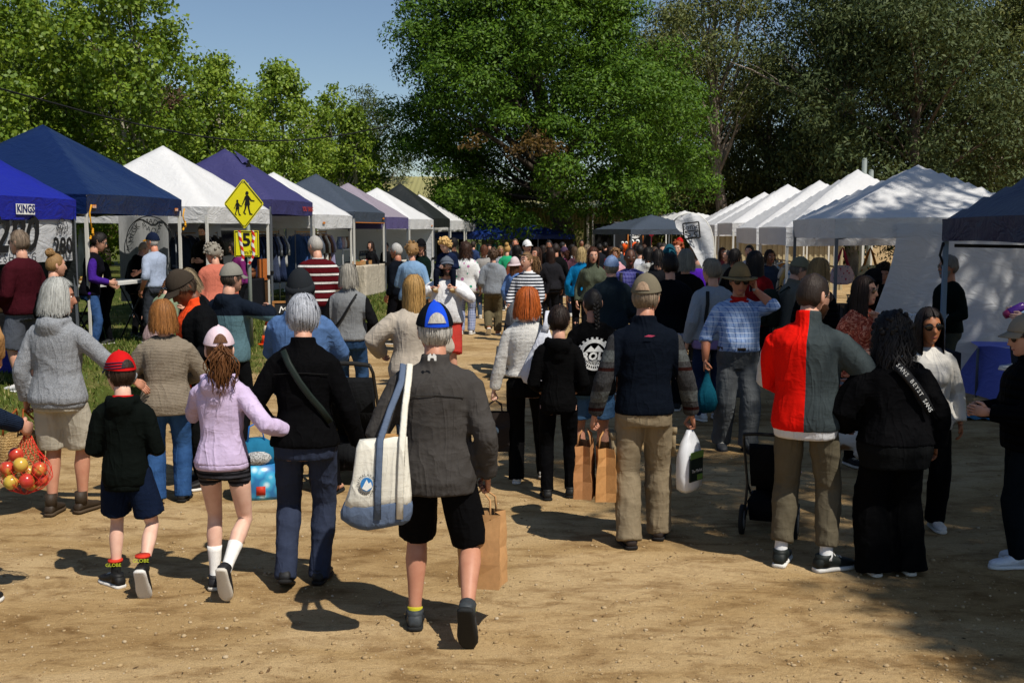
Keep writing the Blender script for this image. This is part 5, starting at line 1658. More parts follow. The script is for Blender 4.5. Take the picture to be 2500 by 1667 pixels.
  if socks:
   g = MB(); zz = socks[1]; ax = (k - a).normalized()
   bk_ = Vector((0, -1, 0)); bk_ = bk_ - ax * bk_.dot(ax)
   pts_, rr_ = [], []
   for q in np.linspace(-.05, zz / .415, 7):
    pts_.append((a + ax * (q * .415) + bk_ * (.013 * sms(q / .65) if q > 0 else 0)) * s)
    rr_.append((np.interp(q, [0, .12, .4, .68, .84], [.037, .035, .045, .058, .054]) + .004) * s * lk)
   g.tube(pts_, rr_, 14)
   g.build('sock', plain('sock_' + socks[0], socks[0], .9), root)
 # ---------------- hair
 def shell(thick, hl, ns=.0, seed=0, zmin=-.2):
  az = np.arctan2(np.abs(D2[:, 0]), D2[:, 1])
  base = head_pts(D2)
  zl = np.interp(az, HL_AZ, hl)
  r = np.random.RandomState(seed)
  nz = sum(np.sin(D2 @ (r.normal(size=3) * q) + r.uniform(0, 6)) / (1 + i * .6) for i, q in enumerate((4, 6, 9, 14, 22)))
  t = thick * sm((base[:, 2] - zl) / .028) - .005 + ns * nz * sm((base[:, 2] - zl) / .03)
  return base + D2 * t[:, None], zl
 seed = abs(hash((round(loc.x, 3), round(loc.y, 3)))) % 10000 if False else int(abs(loc.x * 977 + loc.y * 131)) % 9973
 hr = np.random.RandomState(seed)
 style, hcol = hair if hair else (None, None)
 if style:
  hm_ = hairmat(hcol)
  D2 = dirs(30 if lod < 2 else 18, 22 if lod < 2 else 12, 0.2)
  hl = {'receding': HL_REC, 'bald': HL_BALD}.get(style, HL_STD)
  thick = {'buzz': .012, 'short': .017, 'receding': .013, 'bald': .010, 'crop': .018, 'bob': .015, 'long': .014, 'pony': .012, 'bun': .014, 'braid': .012, 'curly': .034, 'curly_long': .040, 'mess': .030}.get(style, .016)
  if hat: thick = min(thick, .010)
  g = MB()
  HSv, zl = shell(thick, hl, .0022 if style not in ('curly', 'mess', 'curly_long') else .006, seed)
  n2, m2 = (30, 22) if lod < 2 else (18, 12)
  g.add(HSv @ A.T + hcs, grid_faces(n2, m2))
  def lock(az, p0, p1, drop, rad, off0, out=0.0, wav=.0, fw=None, seg=5):
   ths = np.linspace(p0, p1, seg)
   dd = np.array([(math.sin(t) * math.sin(az), math.sin(t) * math.cos(az), math.cos(t)) for t in ths])
   P = list(head_pts(dd, off0))
   if drop > 0:
    last = P[-1]; n_ = max(3, int(drop / .035))
    h = np.array([last[0], last[1], 0]); h /= max(1e-6, np.linalg.norm(h))
    ph = hr.uniform(0, 6)
    for q in range(1, n_ + 1):
     f = q / n_
     P.append(last + np.array([0, 0, -drop * f]) + h * (out * math.sin(f * 1.6) + wav * math.sin(ph + f * drop * 60)) + np.array([wav * math.cos(ph + f * drop * 55), 0, 0]))
   m_ = len(P)
   h3 = np.array(Rh @ Vector((math.cos(az), -math.sin(az), 0)))
   Q = np.array([hp(p) for p in P]); jit = hr.normal(size=3) * .0015
   wd = np.array([rad * ss * (.35 + .65 * math.sin(math.pi * min(.75, .15 + .6 * i / (m_ - 1)))) for i in range(m_)]); wd[-1] *= .3
   V = np.concatenate([Q + jit - h3 * wd[:, None], Q + jit + h3 * wd[:, None]])
   g.add(V, [(i, i + 1, m_ + i + 1, m_ + i) for i in range(m_ - 1)])
  top_th = .25 if not hat else 1.25
  def dropz(z_end, p1):    # how far a lock falls after leaving the head at polar angle p1
   return max(0, .118 * math.cos(p1) - z_end)
  nl = (1.0, .5, .18)[lod]
  if style in ('short', 'crop', 'mess', 'receding', 'bald', 'buzz') and lod < 2 and style != 'buzz':
   cnt = int({'short': 700, 'crop': 1100, 'mess': 700, 'receding': 450, 'bald': 420}[style] * nl)
   for _ in range(cnt):
    az = hr.uniform(-math.pi, math.pi); z0 = np.interp(abs(az), HL_AZ, hl)
    pm = math.acos(max(-.95, min(.99, (z0 + .012) / .118)))
    p0 = hr.uniform(top_th, max(top_th + .05, pm - .1)); p1 = min(pm + .04, p0 + hr.uniform(.3, .6))
    lock(az + hr.uniform(-.1, .1), p0, p1, 0, .0026, thick * hr.uniform(.75, 1.25) + (.006 if style == 'mess' else 0), seg=4)
  if style in ('bob', 'long'):
   z_end = {'bob': -.125, 'long': -.36}[style]
   cnt = int({'bob': 750, 'long': 800}[style] * nl)
   for _ in range(cnt):
    az = hr.uniform(.95, math.pi) * hr.choice([-1, 1])
    p1 = hr.uniform(1.35, 1.65)
    ze = z_end + hr.uniform(-.02, .025) + (.02 if abs(az) < 1.3 else 0)
    lock(az, hr.uniform(top_th, top_th + .35), p1, dropz(ze, p1), .0032, thick + hr.uniform(-.004, .012), .012 if style == 'bob' else .0, .003)
   for _ in range(int(160 * nl)):
    if hat: break
    az = hr.uniform(-.95, .95)
    lock(az * .8 + math.copysign(.15, az), .2, hr.uniform(.75, .95), 0, .0035, thick + hr.uniform(0, .006))
  if style == 'curly_long':
   for _ in range(int(520 * nl)):
    az = hr.uniform(.8, math.pi) * hr.choice([-1, 1]); p1 = hr.uniform(1.0, 1.7)
    lock(az, p1 - .5, p1, dropz(-.20 + hr.uniform(-.05, .08), p1), .0045, .026 + hr.uniform(-.01, .022), .02, .013)
  if style in ('curly', 'mess', 'curly_long'):
   for _ in range(int(150 * nl)):
    az = hr.uniform(-math.pi, math.pi); z0 = np.interp(abs(az), HL_AZ, hl)
    pm = math.acos(max(-.95, min(.99, (z0 + .01) / .118)))
    p = math.acos(hr.uniform(math.cos(pm), 1)) if pm > top_th else top_th
    if p < top_th: continue
    dd = np.array([[math.sin(p) * math.sin(az), math.sin(p) * math.cos(az), math.cos(p)]])
    g.ball(hp(head_pts(dd, thick * hr.uniform(.6, 1.2))[0]), hr.uniform(.012, .021) * ss, 6, 5)
  tie = None
  if style == 'pony':
   tie = np.array([0, -.118, .035])
   g.tube([hp(tie + np.array([0, -.045 * math.sin(min(1, f * 3) * 1.57) + .02 * f, -.23 * f])) for f in np.linspace(0, 1, 8)], [q * ss for q in (.012, .026, .034, .038, .038, .034, .024, .006)], 10)
   for _ in range(150):
    w0 = hr.normal(size=3) * .010; w1 = hr.normal(size=3) * np.array([.034, .016, .03]); ph = hr.uniform(0, 6)
    P = [tie + w0, tie + np.array([0, -.035, -.02]) + w0 * 1.5]
    for f in np.linspace(.15, 1, 8):
     P.append(tie + np.array([0, -.045 + .02 * f, -.24 * f]) + w0 * 1.6 + w1 * math.sin(min(1, f * 1.3) * 2.4) + np.array([.008 * math.sin(ph + f * 14), .006 * math.cos(ph + f * 12), 0]))
    g.tube([hp(p) for p in P], [r * ss for r in (.003, .0036, .004, .004, .004, .0038, .0035, .003, .002, .001)], 3)
  if style == 'bun':
   c = np.array([0, -.062, .128])
   g.ball(hp(c), (.046 * ss, .042 * ss, .04 * ss), 10, 8, 0, RhM)
   for _ in range(26):
    v = hr.normal(size=3); v /= np.linalg.norm(v); u = np.cross(v, hr.normal(size=3)); u /= np.linalg.norm(u)
    g.tube([hp(c + .045 * (v * math.cos(t) + u * math.sin(t))) for t in np.linspace(0, 2.2, 6)], [.004 * ss, .009 * ss, .010 * ss, .009 * ss, .007 * ss, .002 * ss], 5)
  if style == 'braid':
   n_ = 11
   for q in range(n_):
    f = q / n_
    c = np.array([.012 * math.sin(f * 3), -.095 - .012 * math.sin(f * 3), -.01 - .36 * f])
    r_ = .024 * (1 - .45 * f)
    for sg in (-1, 1):
     g.ball(hp(c + np.array([sg * r_ * .42, 0, (.012 if sg > 0 else -.004)])), (r_ * .68 * ss, r_ * .75 * ss, r_ * 1.15 * ss), 8, 6, 0, RhM @ Matrix.Rotation(sg * .6, 3, 'Y'))
   P = [np.array([.0, -.10, -.40 - .05 * f]) for f in (0, .5, 1)]
   g.tube([hp(p) for p in P], [.011 * ss, .012 * ss, .003 * ss], 6)
  g.build('hair', hm_, root)
 if beard:
  D2 = dirs(30 if lod < 2 else 18, 22 if lod < 2 else 12, .45)
  base = head_pts(D2)
  on = (base[:, 1] > .012) & (base[:, 2] < -.03)
  jaw = sm((-.028 - base[:, 2]) / .02) * sm((base[:, 1] - .0) / .03)
  mouth = np.exp(-(base[:, 0] / .024) ** 2 - ((base[:, 2] + .064) / .009) ** 2)
  nose = np.exp(-(base[:, 0] / .016) ** 2 - ((base[:, 2] + .030) / .012) ** 2)
  t = beard[1] * jaw * (1 - 1.4 * mouth - 1.4 * nose) - .004 + rng.normal(size=len(base)) * .0012
  g = MB(); n2, m2 = (30, 22) if lod < 2 else (18, 12)
  g.add((base + D2 * t[:, None]) @ A.T + hcs, grid_faces(n2, m2)); g.build('beard', hairmat(beard[0]), root)
 # ---------------- hat
 if hat:
  hk, hcols = hat[0], hat[1]
  opt = hat[2] if len(hat) > 2 else {}
  cols = hcols if isinstance(hcols, (tuple, list)) else (hcols, hcols)
  ma, mbn = cloth(cols[0], 'plain', fold=.25), cloth(cols[1], 'plain', fold=.25)
  n = 28 if lod < 2 else 16
  g = MB()
  rows = []
  m_ = 9
  if hk == 'beanie': zf, zb, lift, wid = .035, -.025, .030, .012
  elif hk == 'brim': zf, zb, lift, wid = .045, .020, .030, .014
  elif hk == 'bucket': zf, zb, lift, wid = .04, .015, .018, .012
  else: zf, zb, lift, wid = .048, opt.get('zb', .012), .010, .013
  for i in range(m_ + 1):
   f = i / m_
   row = []
   for j in range(n):
    a = 2 * math.pi * j / n
    zc = zf * (.5 + .5 * math.cos(a)) + zb * (.5 - .5 * math.cos(a))
    pm = math.acos(zc / .118)
    p = .02 + (pm - .02) * f
    dv = np.array([[math.sin(p) * math.sin(a), math.sin(p) * math.cos(a), math.cos(p)]])
    q = head_pts(dv, wid + thick_hat(style))[0]
    if q[1] > .05: q[1] = q[1] * .4 + .6 * min(q[1], .112)
    q[2] += lift * math.cos(p / pm * 1.35) * (1 if hk != 'brim' else 1.2)
    if hk == 'brim' and f > .1: q[:2] *= 1.0 + .05 * f
    row.append(hp(q))
   rows.append(row)
  rim = [v + Vector((Rh @ Vector((0, 0, -.004))) * ss) for v in rows[-1]]
  inr = [v + (Vector(hp((0, 0, .03))) - v) * .06 for v in rim]
  st = len(g.f)
  g.rings(rows + [rim, inr], 0, True, False)
  if len(set(cols)) > 1 and hk == 'cap' and opt.get('panel'):
   for i in range(st, len(g.f)):
    j = (i - st) % n
    a = 2 * math.pi * (j + .5) / n
    if abs(math.sin(a)) < opt['panel'] or (i - st) < n * 1: g.m[i] = 1
  hob = g.build({'cap': 'cap', 'beanie': 'beanie', 'brim': 'hat', 'bucket': 'hat'}[hk], [ma, mbn], root)
  if hk == 'cap':
   g = MB()
   up = []; dn = []
   bl = opt.get('bill', .078)
   for i in range(7):
    f = i / 6
    ru, rd = [], []
    for j in range(15):
     a = (j / 14 - .5) * 2 * 1.15
     e = np.array([math.sin(a) * .084, math.cos(a) * .098, .050 + wid * 0])
     x = e[0] * (1 + .02 * f); y = e[1] + bl * f * math.cos(a) ** .8 - .008
     z = .046 + .006 - .022 * f - .020 * (abs(x) / .08) ** 2 * (.4 + .6 * f)
     ru.append(hp((x, y, z + .003))); rd.append(hp((x, y, z - .003)))
    up.append(ru); dn.append(rd)
   g.grid([[tuple(v) for v in r] for r in up]); g.grid([[tuple(v) for v in r] for r in dn], flip=True)
   e = [[tuple(v) for v in up[-1]], [tuple(v) for v in dn[-1]]]; g.grid(e)
   g.build('bill', cloth(opt.get('billcol', cols[-1] if not opt.get('panel') else cols[0]), 'plain', fold=.2), hob)
   g = MB(); g.ball(hp((0, -.004, .118 + lift + .012 + thick_hat(style))), .008 * ss, 8, 6); g.build('button', mbn, hob)
   if opt.get('gap'):       # the opening at the back with the strap below it
    g = MB()
    rows2 = []
    for i in range(5):
     f = i / 4; row = []
     for j in range(11):
      a = math.pi + (j / 10 - .5) * .95
      hgt = math.sqrt(max(0, 1 - ((j / 10 - .5) * 2) ** 2))
      zc = zb + .014 + .040 * hgt * f
      p = math.acos(zc / .118)
      dv = np.array([[math.sin(p) * math.sin(a), math.sin(p) * math.cos(a), math.cos(p)]])
      q = head_pts(dv, wid + thick_hat(style) + .0045)[0]; q[2] += lift * math.cos(min(1, p / math.acos(zb / .118)) * 1.35)
      row.append(tuple(hp(q)))
     rows2.append(row)
    g.grid(rows2, flip=True); g.build('cap_opening', hairmat(opt['gap']), hob)
  if hk in ('brim', 'bucket'):
   g = MB()
   bw, drop = (.075, .012) if hk == 'brim' else (.048, .035)
   rows2 = []
   for f, dz in ((0, .004), (.5, .004), (1, .003), (1, -.003), (.5, -.003), (0, -.004)):
    row = []
    for j in range(n):
     a = 2 * math.pi * j / n
     zc = zf * (.5 + .5 * math.cos(a)) + zb * (.5 - .5 * math.cos(a))
     r0 = np.array([math.sin(a) * .090, math.cos(a) * .108 - .006])
     q = r0 * (1 + f * bw / .1)
     z = zc - drop * f + (.012 * f * math.sin(a) ** 2 if hk == 'brim' else 0) + dz
     row.append(hp((q[0], q[1], z)))
    rows2.append(row)
   rows2.append(rows2[0])
   g.rings(rows2, 0, False, False); g.build('brim', mbn, hob)
  if hk == 'beanie':
   g = MB(); rr = []
   for f, of in ((0, .0), (0, .012), (.5, .016), (1, .012), (1, 0)):
    row = []
    for j in range(n):
     a = 2 * math.pi * j / n
     zc = zf * (.5 + .5 * math.cos(a)) + zb * (.5 - .5 * math.cos(a)) - .012 + .055 * f
     p = math.acos(max(-.9, min(.98, (zc) / .118)))
     dv = np.array([[math.sin(p) * math.sin(a), math.sin(p) * math.cos(a), math.cos(p)]])
     row.append(hp(head_pts(dv, wid + of + .006)[0]))
    rr.append(row)
   g.rings(rr, 0, False, False); g.build('cuff', ma, hob)
 if glasses:
  gm = plain('glasses_' + glasses[0], glasses[0], .12, .6) if glasses else None
  g = MB()
  on = glasses[1] if len(glasses) > 1 else 'face'
  zz, yy = (.006, 0) if on == 'face' else (.085, -.03)
  dz = (.017, .0235)[on == 'face']
  for sg in (-1, 1):
   y0 = face_y(sg * .033, .008) + .012 if on == 'face' else .088
   g.ball(hp((sg * .034, y0 + yy * .3, zz)), (.031 * ss, .0035 * ss, dz * ss), 14, 8, 0, RhM @ Matrix.Rotation(-sg * .18, 3, 'Z') @ Matrix.Rotation(0 if on == 'face' else -.7, 3, 'X'))
   g.tube([hp((sg * .058, y0 - .012, zz + .006)), hp((sg * .078, .03, zz + .006)), hp((sg * .080, -.012, zz + .002))], .0028 * ss, 5)
  y0 = face_y(0, .010) + .004 if on == 'face' else .097
  g.tube([hp((-.014, y0, zz + .006)), hp((0, y0 + .004, zz + .008)), hp((.014, y0, zz + .006))], .0028 * ss, 5)
  g.build('sunglasses' if glasses[0] != '#3a3a3c' else 'glasses', gm, root)
 J = dict(root=root, s=s, H=H, shL=shL * s, shR=shR * s, gl=gl * s, gr=gr * s, wL=wL * s, wR=wR * s, bend=bend, hp=hp, kL=kL * s, kR=kR * s, aL=aL * s, aR=aR * s, pr=pr, hc=hc * s, loc=loc, rot=R(rot), eL=eL * s, eR=eR * s)
 M = Matrix.Translation(loc) @ Matrix.Rotation(R(rot), 4, 'Z')
 J['M'] = M
 J['W'] = lambda v: M @ Vector(v)
 return J
def thick_hat(style): return {'bob': .012, 'long': .010, 'curly': .014, 'curly_long': .016, 'mess': .012, None: .002}.get(style, .007)
def walk(stride=.18, lead='l', lift=.1, wide=.09):
 """feet for a walking step away: the leading foot flat, the trailing heel raised"""
 lead_f = (.0, stride, .085, 0, 5)
 tr = (.0, -stride * 1.25, .085 + lift, 42, 5)
 if lead == 'l': return dict(lf=(-wide, *lead_f[1:]), rf=(wide, *tr[1:]), hz=.895)
 return dict(rf=(wide, *lead_f[1:]), lf=(-wide, *tr[1:]), hz=.895)
# ------------------------------------------------------------------ the people, nearest first
T = cloth
def tw(mat, neck='crew', **k): return dict(mat=mat, neck=neck, **k)
def lg(mat, style='trousers', **k): return dict(mat=mat, style=style, **k)
LIGHT, TAN, BROWN, DARKS, PALE = '#c99a82', '#b8856c', '#8a5d44', '#5a3a2a', '#d9b29e'
BLACK, BLK2 = T('#0c0c0e'), T('#0b0b0c', 'fleece')
def back_pt(J, x, z, off):
 a, b, yo = J['pr'](z)
 y = yo - (b + .0) * math.sqrt(max(.05, 1 - min(.95, (x / (a + off)) ** 2))) - off
 return J['bend']((x, y, z)) * J['s']
def front_pt(J, x, z, off):
 a, b, yo = J['pr'](z)
 y = yo + b * math.sqrt(max(.05, 1 - min(.95, (x / (a + off)) ** 2))) + off
 return J['bend']((x, y, z)) * J['s']
def strap(J, pts, col, wd=.018, name='strap', off=.045, part=True):
 mb = MB(); mb.tube([back_pt(J, x, z, off) for x, z in pts], [(wd, .004)] * len(pts), 6, side=(1, 0, .6))
 return mb.build(name, plain('strap_' + col, col, .6), J['root'])
def held(name, label, cat, J, local, rz=0.0, group=None):
 return thing(name, label, cat, J['W'](local), J['rot'] + rz, group)
def paper_bag(label, J, grip, w_=.26, dp=.15, h=.34, col='#b98a58', rz=0.0, handle=.12, name='paper_bag', tilt=0.0, logo=None, side_col=None, group=None):
 base = Vector(grip) + Vector((0, 0, -handle - h))
 o = held(name, label, 'bag', J, base, rz, group)
 if tilt: o.rotation_euler.x = tilt
 m = plain('paper_' + col, col, .75, var=.08, scale=12, bump=.25)
 mb = MB()
 r = np.random.RandomState(int(abs(base.x * 1000)) % 997)
 rings = []
 for k, z in enumerate(np.linspace(0, h, 7)):
  f = z / h
  gus = dp * .5 * (1 - .35 * math.sin(math.pi * min(1, f * .9)) * .8)
  x = w_ / 2 * (1 + .015 * math.sin(f * 9)); y = dp / 2 * (1 - .25 * f)
  j = lambda s_=.006: r.uniform(-s_, s_)
  rings.append([(-x + j(), -y + j(), z), (0 + j(), -y - .008 + j(.01), z), (x + j(), -y + j(), z), (x - .035 * (.3 + f) + j(), 0, z), (x + j(), y + j(), z), (0, y + .008 + j(.01), z), (-x + j(), y + j(), z), (-x + .035 * (.3 + f) + j(), 0, z)])
 mb.rings(rings, 0, True, False)
 b = mb.build('bag_body', m, o, smooth=False)
 for sy in (-1, 1):
  mb = MB(); y = sy * dp * .36
  mb.tube([(-.06, y, h - .03), (-.055, y * .8, h + handle * .6), (0, y * .25, h + handle), (.055, y * .8, h + handle * .6), (.06, y, h - .03)], .006, 6); mb.build('handle', m, o)
 if logo:
  mb = MB(); mb.tube([(0, -dp / 2 * .9 - .006, h * .55), (0, -dp / 2 * .9 - .014, h * .55)], logo[1], 18); mb.build('round_logo', plain('logo_' + logo[0], logo[0], .6), o, smooth=False)
 return o
def stroller(label, loc, rz, cover='#1a1b1e', accent='#3a3f44', k=1.0, hood=True):
 o = thing('stroller', label, 'stroller', loc, rz)
 fr, cv, ac, ty = plain('stroller_frame', '#26282a', .4, .5), T(cover), T(accent), plain('stroller_tyre', '#1c1c1c', .8)
 # local +y: away from the person pushing
 for sx in (-1, 1):
  for y, rad in ((-.28, .15), (.38, .10)):
   x = sx * (.27 if y < 0 else .22)
   mb = MB(); mb.tube([(x - .02, y, rad), (x + .02, y, rad)], rad, 20); wh = mb.build('wheel', ty, o)
   mb = MB(); mb.tube([(x - .024, y, rad), (x + .024, y, rad)], rad * .62, 14); mb.build('hub', plain('hub_grey', '#6c7074', .4), wh)
  mb = MB(); x = sx * .25
  mb.tube([(x, -.28, .15), (x, -.10, .48), (x, -.42, .98), (x * .96, -.50, 1.05)], .014, 8)
  mb.tube([(x, -.10, .48), (sx * .22, .38, .12)], .014, 8)
  mb.tube([(x, -.28, .15), (sx * .22, .10, .36)], .011, 6)
  mb.build('side_frame', fr, o)
 mb = MB(); mb.tube([(-.24, -.50, 1.05), (-.12, -.54, 1.07), (.12, -.54, 1.07), (.24, -.50, 1.05)], .018, 8); mb.build('handlebar', plain('foam_grip', '#202020', .9), o)
 mb = MB()
 secs = [(-.30, .88), (-.22, .62), (-.12, .46), (.10, .42), (.26, .44), (.30, .30)]
 rings = [[(-.21, y, z), (.21, y, z), (.22, y + .05, z + .04), (-.22, y + .05, z + .04)] for y, z in secs]
 mb.rings(rings); mb.build('seat', cv, o)
 mb = MB(); mb.box((0, -.02, .24), (.40, .46, .20), taper=1.12); mb.build('basket', cv, o)
 if hood:
  rows = []
  for a in np.linspace(-.15, 1.75, 8):
   rows.append([(.23 * math.sin(t), -.26 + .33 * math.cos(t) * math.sin(a) + .0, .80 + .34 * math.cos(t) * math.cos(a) * 1.0) for t in np.linspace(-1.45, 1.45, 11)])
  mb = MB(); mb.grid(rows); mb.build('hood', ac, o)
 return o
# --- 1. man with the canvas tote
J1 = person('man in charcoal fleece and blue cap carrying a canvas tote and paper bag', 1068, 738, foot=1540, rot=-3, build=1.12, skin_col=TAN,
 pose=dict(lf=(-.13, .06, .085, 0, 8), rf=(.19, -.27, .22, 62, 2), hz=.885, la=(-.27, .12, .93), ra=(.27, .04, .85), rh='grip', head=(14, 4, 0)),
 hair=('bald', '#b9b6b0'), hat=('cap', ('#12151a', '#1c49c8'), dict(panel=.60, gap='#aaa69e', zb=.018)),
 top_wear=tw(T('#454240', 'fleece'), 'stand', hem=.79, loose=.036, flare=.12, name='fleece_jacket', fold=.008), legs=lg(T('#0a0a0c'), 'shorts', to=.98, w=.014, loose=.018), shoes='#34393d', sole='#1d1f20', socks=('#b8b02a', .028))
mb = MB();
b1 = back_pt(J1, 0, 1.46, .055)
for pts in ([(-.022, 0), (-.022, .026), (-.008, .038), (0, .022), (.008, .038), (.022, .026), (.022, 0), (.012, 0), (.008, .014), (-.008, .014), (-.012, 0)],):
 n = len(pts); mb.add([(x, b1.y - .002, 1.485 * J1['s'] + z) for x, z in pts], [tuple(range(n))])
mb.build('collar_badge', INKW, J1['root'], smooth=False)
def tote():
 J = J1; s = J['s']
 o = held('tote_bag', 'cream canvas tote bag with slate blue base and straps on the nearest man', 'bag', J, (-.235, -.29, .655), R(8))
 canvas_m = T('#d9d5c8', 'plain', fold=.8); slate = T('#59667c', 'plain', fold=.8)
 r = np.random.RandomState(2)
 def ring(z, wl, wr, d, y0=0, j=.004):
  out = []
  for t in np.linspace(0, 2 * math.pi, 24, endpoint=False):
   c, q = math.cos(t), math.sin(t)
   x = (wr if c > 0 else wl) * math.copysign(abs(c) ** .55, c); y = d * math.copysign(abs(q) ** .55, q)
   out.append((x + r.uniform(-j, j), y + y0 + r.uniform(-j, j), z + .012 * math.sin(x * 20)))
  return out
 mb = MB(); mb.rings([ring(.10, .23, .17, .085), ring(.16, .205, .172, .083), ring(.24, .18, .165, .078), ring(.33, .165, .155, .07), ring(.41, .155, .15, .055), ring(.46, .13, .15, .04)], 0, True, True); mb.build('body', canvas_m, o)
 mb = MB(); mb.rings([ring(.0, .20, .13, .075), ring(.03, .25, .165, .085), ring(.07, .25, .178, .09), ring(.115, .225, .178, .0895), ring(.125, .215, .172, .083)], 0, True, True); mb.build('base', slate, o)
 # straps run up the front of the bag and over the shoulder
 sh = Vector((-.135, -.03, 1.462)) * s
 loc0 = Vector((-.235, -.29, .655))
 Ri = Matrix.Rotation(-R(8), 3, 'Z')
 top_ = Ri @ (Vector((-.145, -.10, 1.44)) * s - loc0); top2 = Ri @ (Vector((-.14, .0, 1.475)) * s - loc0)
 for x0, x1, mt in ((-.03, -.01, slate), (.10, .03, canvas_m)):
  mb = MB(); pts = [(x0, -.096, .05), (x0 + .004, -.094, .20), (x0 + .012, -.085, .34), (x0 + .02, -.062, .46), ((x0 + .02) * .5 + (top_.x + x1) * .5, -.062 * .5 + top_.y * .5 - .01, .23 + .5 * (top_.z - .03)), (top_.x + x1 + .01, top_.y, top_.z - .03), (top2.x + x1, top2.y, top2.z + .012), (top2.x + x1, top2.y + .08, top2.z - .03)]
  mb.tube(pts, [(.021, .004)] * len(pts), 6, side=(1, 0, 0)); mb.build('strap', mt, o)
 mb = MB(); mb.tube([(-.09, -.088, .235), (-.09, -.096, .235)], .036, 20); em = mb.build('round_emblem', plain('emblem_blue', '#2f78b8', .6), o, smooth=False)
 mb = MB(); mb.add([(-.118, -.098, .215), (-.09, -.0985, .262), (-.078, -.098, .240), (-.066, -.098, .25), (-.058, -.098, .222), (-.09, -.098, .202)], [(0, 1, 2, 3, 4, 5)]); mb.build('mountain', INKW, em, smooth=False)
 for k, ch in enumerate('HIMALAYAN'):
  a = math.pi * (.95 - .10 * k); text(ch, .022, INK, em, (-.09 + .049 * math.cos(a), -.0985, .235 + .049 * math.sin(a)), (R(90), 0, 0)).rotation_euler = (R(90), math.pi / 2 - a, 0)
 for k, ch in enumerate('ADVENTURES'):
  a = math.pi * (1.06 + .098 * k); text(ch, .022, INK, em, (-.09 + .052 * math.cos(a), -.0985, .235 + .052 * math.sin(a)), (R(90), 0, 0)).rotation_euler = (R(90), -math.pi / 2 - a, 0)
 o.scale = (.84, .84, .96)
 mb = MB(); mb.box((.05, .0, .462), (.15, .06, .03)); mb.build('book_edge', plain('board_tan', '#b58a55', .7), o, smooth=False)
tote()
paper_bag('large brown paper bag in the right hand of the nearest man', J1, J1['gr'], .23, .17, .40, '#b78b5c', R(-12))
# --- 2. boy in the red cap
J2 = person('boy in black hoodie and red cap walking away', 318, 866, foot=1435, rot=4, build=.82, skin_col=PALE,
 pose=dict(lf=(-.12, .06, .085, 0, 45), rf=(.17, -.26, .21, 60, 0), hz=.89, la=(-.17, .22, 1.02), ra=(.17, .22, 1.02), le=(-.4, -1, -.2), re=(.4, -1, -.2), head=(42, 6, 0)),
 hair=('crop', '#33241a'), hat=('cap', ('#c41a1c', '#c41a1c'), dict(billcol='#1d2140', gap='#2a1d16', zb=.016)),
 top_wear=tw(T('#0a0f0d'), 'hood', hem=.82, loose=.03, band=True, sleeve_k=1.0, name='hoodie'), legs=lg(T('#111b30'), 'shorts', to=.80, w=.035), shoes='#151515', sole='#d9d6d0', socks=('#171717', .12),
 inner=dict(mat=T('#b81a1c'), off=.004))
mb = MB()
for k in range(3):   # navy stripes round the back of the red cap
 pts = []
 for a in np.linspace(1.2, 2.9, 12):
  z = .030 + .014 * k
  p_ = math.acos(z / .118); dv = np.array([[math.sin(p_) * math.sin(-a), math.sin(p_) * math.cos(a), math.cos(p_)]])
  pts.append(J2['hp'](head_pts(dv, .0225)[0] + np.array([0, 0, .004])))
 mb.tube(pts, .0035, 4)
mb.build('cap_stripes', plain('stripe_navy', '#1a1c3c', .7), J2['root'])
for a_, sg in (('aL', -1), ('aR', 1)):
 mb = MB(); c = J2[a_]; mb.tube([c + Vector((0, 0, .085)), c + Vector((0, 0, .098))], .044, 12); mb.build('sock_trim', plain('sock_red', '#c8321e', .8), J2['root'])
 text('GLOBE', .03, plain('sock_yellow', '#c8d23a', .7), J2['root'], c + Vector((0, -.046, .075)), (R(90), 0, 0))
# --- 3. girl in the lilac hoodie
J3 = person('girl in lilac hoodie and pale pink cap with a long ponytail', 552, 803, foot=1446, rot=-4, sex='f', build=.78, skin_col=PALE,
 pose=dict(lf=(-.10, .08, .085, 0, 6), rf=(.075, -.22, .22, 66, 0), hz=.895, la=(-.10, .17, 1.36), le=(-.8, -.3, -.9), ra=(.46, .10, 1.08), re=(.5, -.6, -.6), rh='flat', head=(24, 0, 0)),
 hair=('pony', '#6a4426'), hat=('cap', ('#dcc6cf', '#dcc6cf'), dict(gap='#5a3a22', zb=.03, bill=.06)),
 top_wear=tw(T('#c4b2d2'), 'hood', hem=.90, loose=.034, band=True, sleeve_k=1.0, name='hoodie', bust=False, fold=.010), legs=lg(T('#3c3c42', 'hstripe', '#18181c', 34), 'shorts', to=.36, w=.0, loose=.012), shoes='#1d1d20', sole='#cfc8bc', socks=('#e6e4e0', .21))
# --- 4. woman in the black fleece
J4 = person('grey-haired woman in black fleece and slate trousers walking beside the girl', 752, 722, foot=1432, rot=0, sex='f', build=.98, skin_col=LIGHT,
 pose=dict(rf=(.06, .08, .085, 0, 6), lf=(-.12, -.06, .12, 20, 6), hz=.90, ra=(.31, .06, .86), la=(-.26, .18, .98), head=(6, 8, 0)),
 hair=('crop', '#a9adb6'), top_wear=tw(T('#08080a', 'fleece'), 'stand', hem=.88, loose=.034, flare=.1, name='fleece_jacket', bust=False), legs=lg(T('#30374a'), loose=.018, w=.012, drop=.05, fold=.009), shoes='#16171a', sole='#101010')
strap(J4, [(-.10, 1.455), (-.06, 1.38), (.0, 1.28), (.06, 1.19), (.12, 1.11), (.17, 1.03)], '#15201c', .02, 'bag_strap', .048)
mb = MB(); mb.tube([J4['wR'] + Vector((0, 0, .015)), J4['wR'] + Vector((0, 0, -.012))], .031, 12); mb.build('watch', plain('watch_dark', '#1a1a1c', .3), J4['root'])
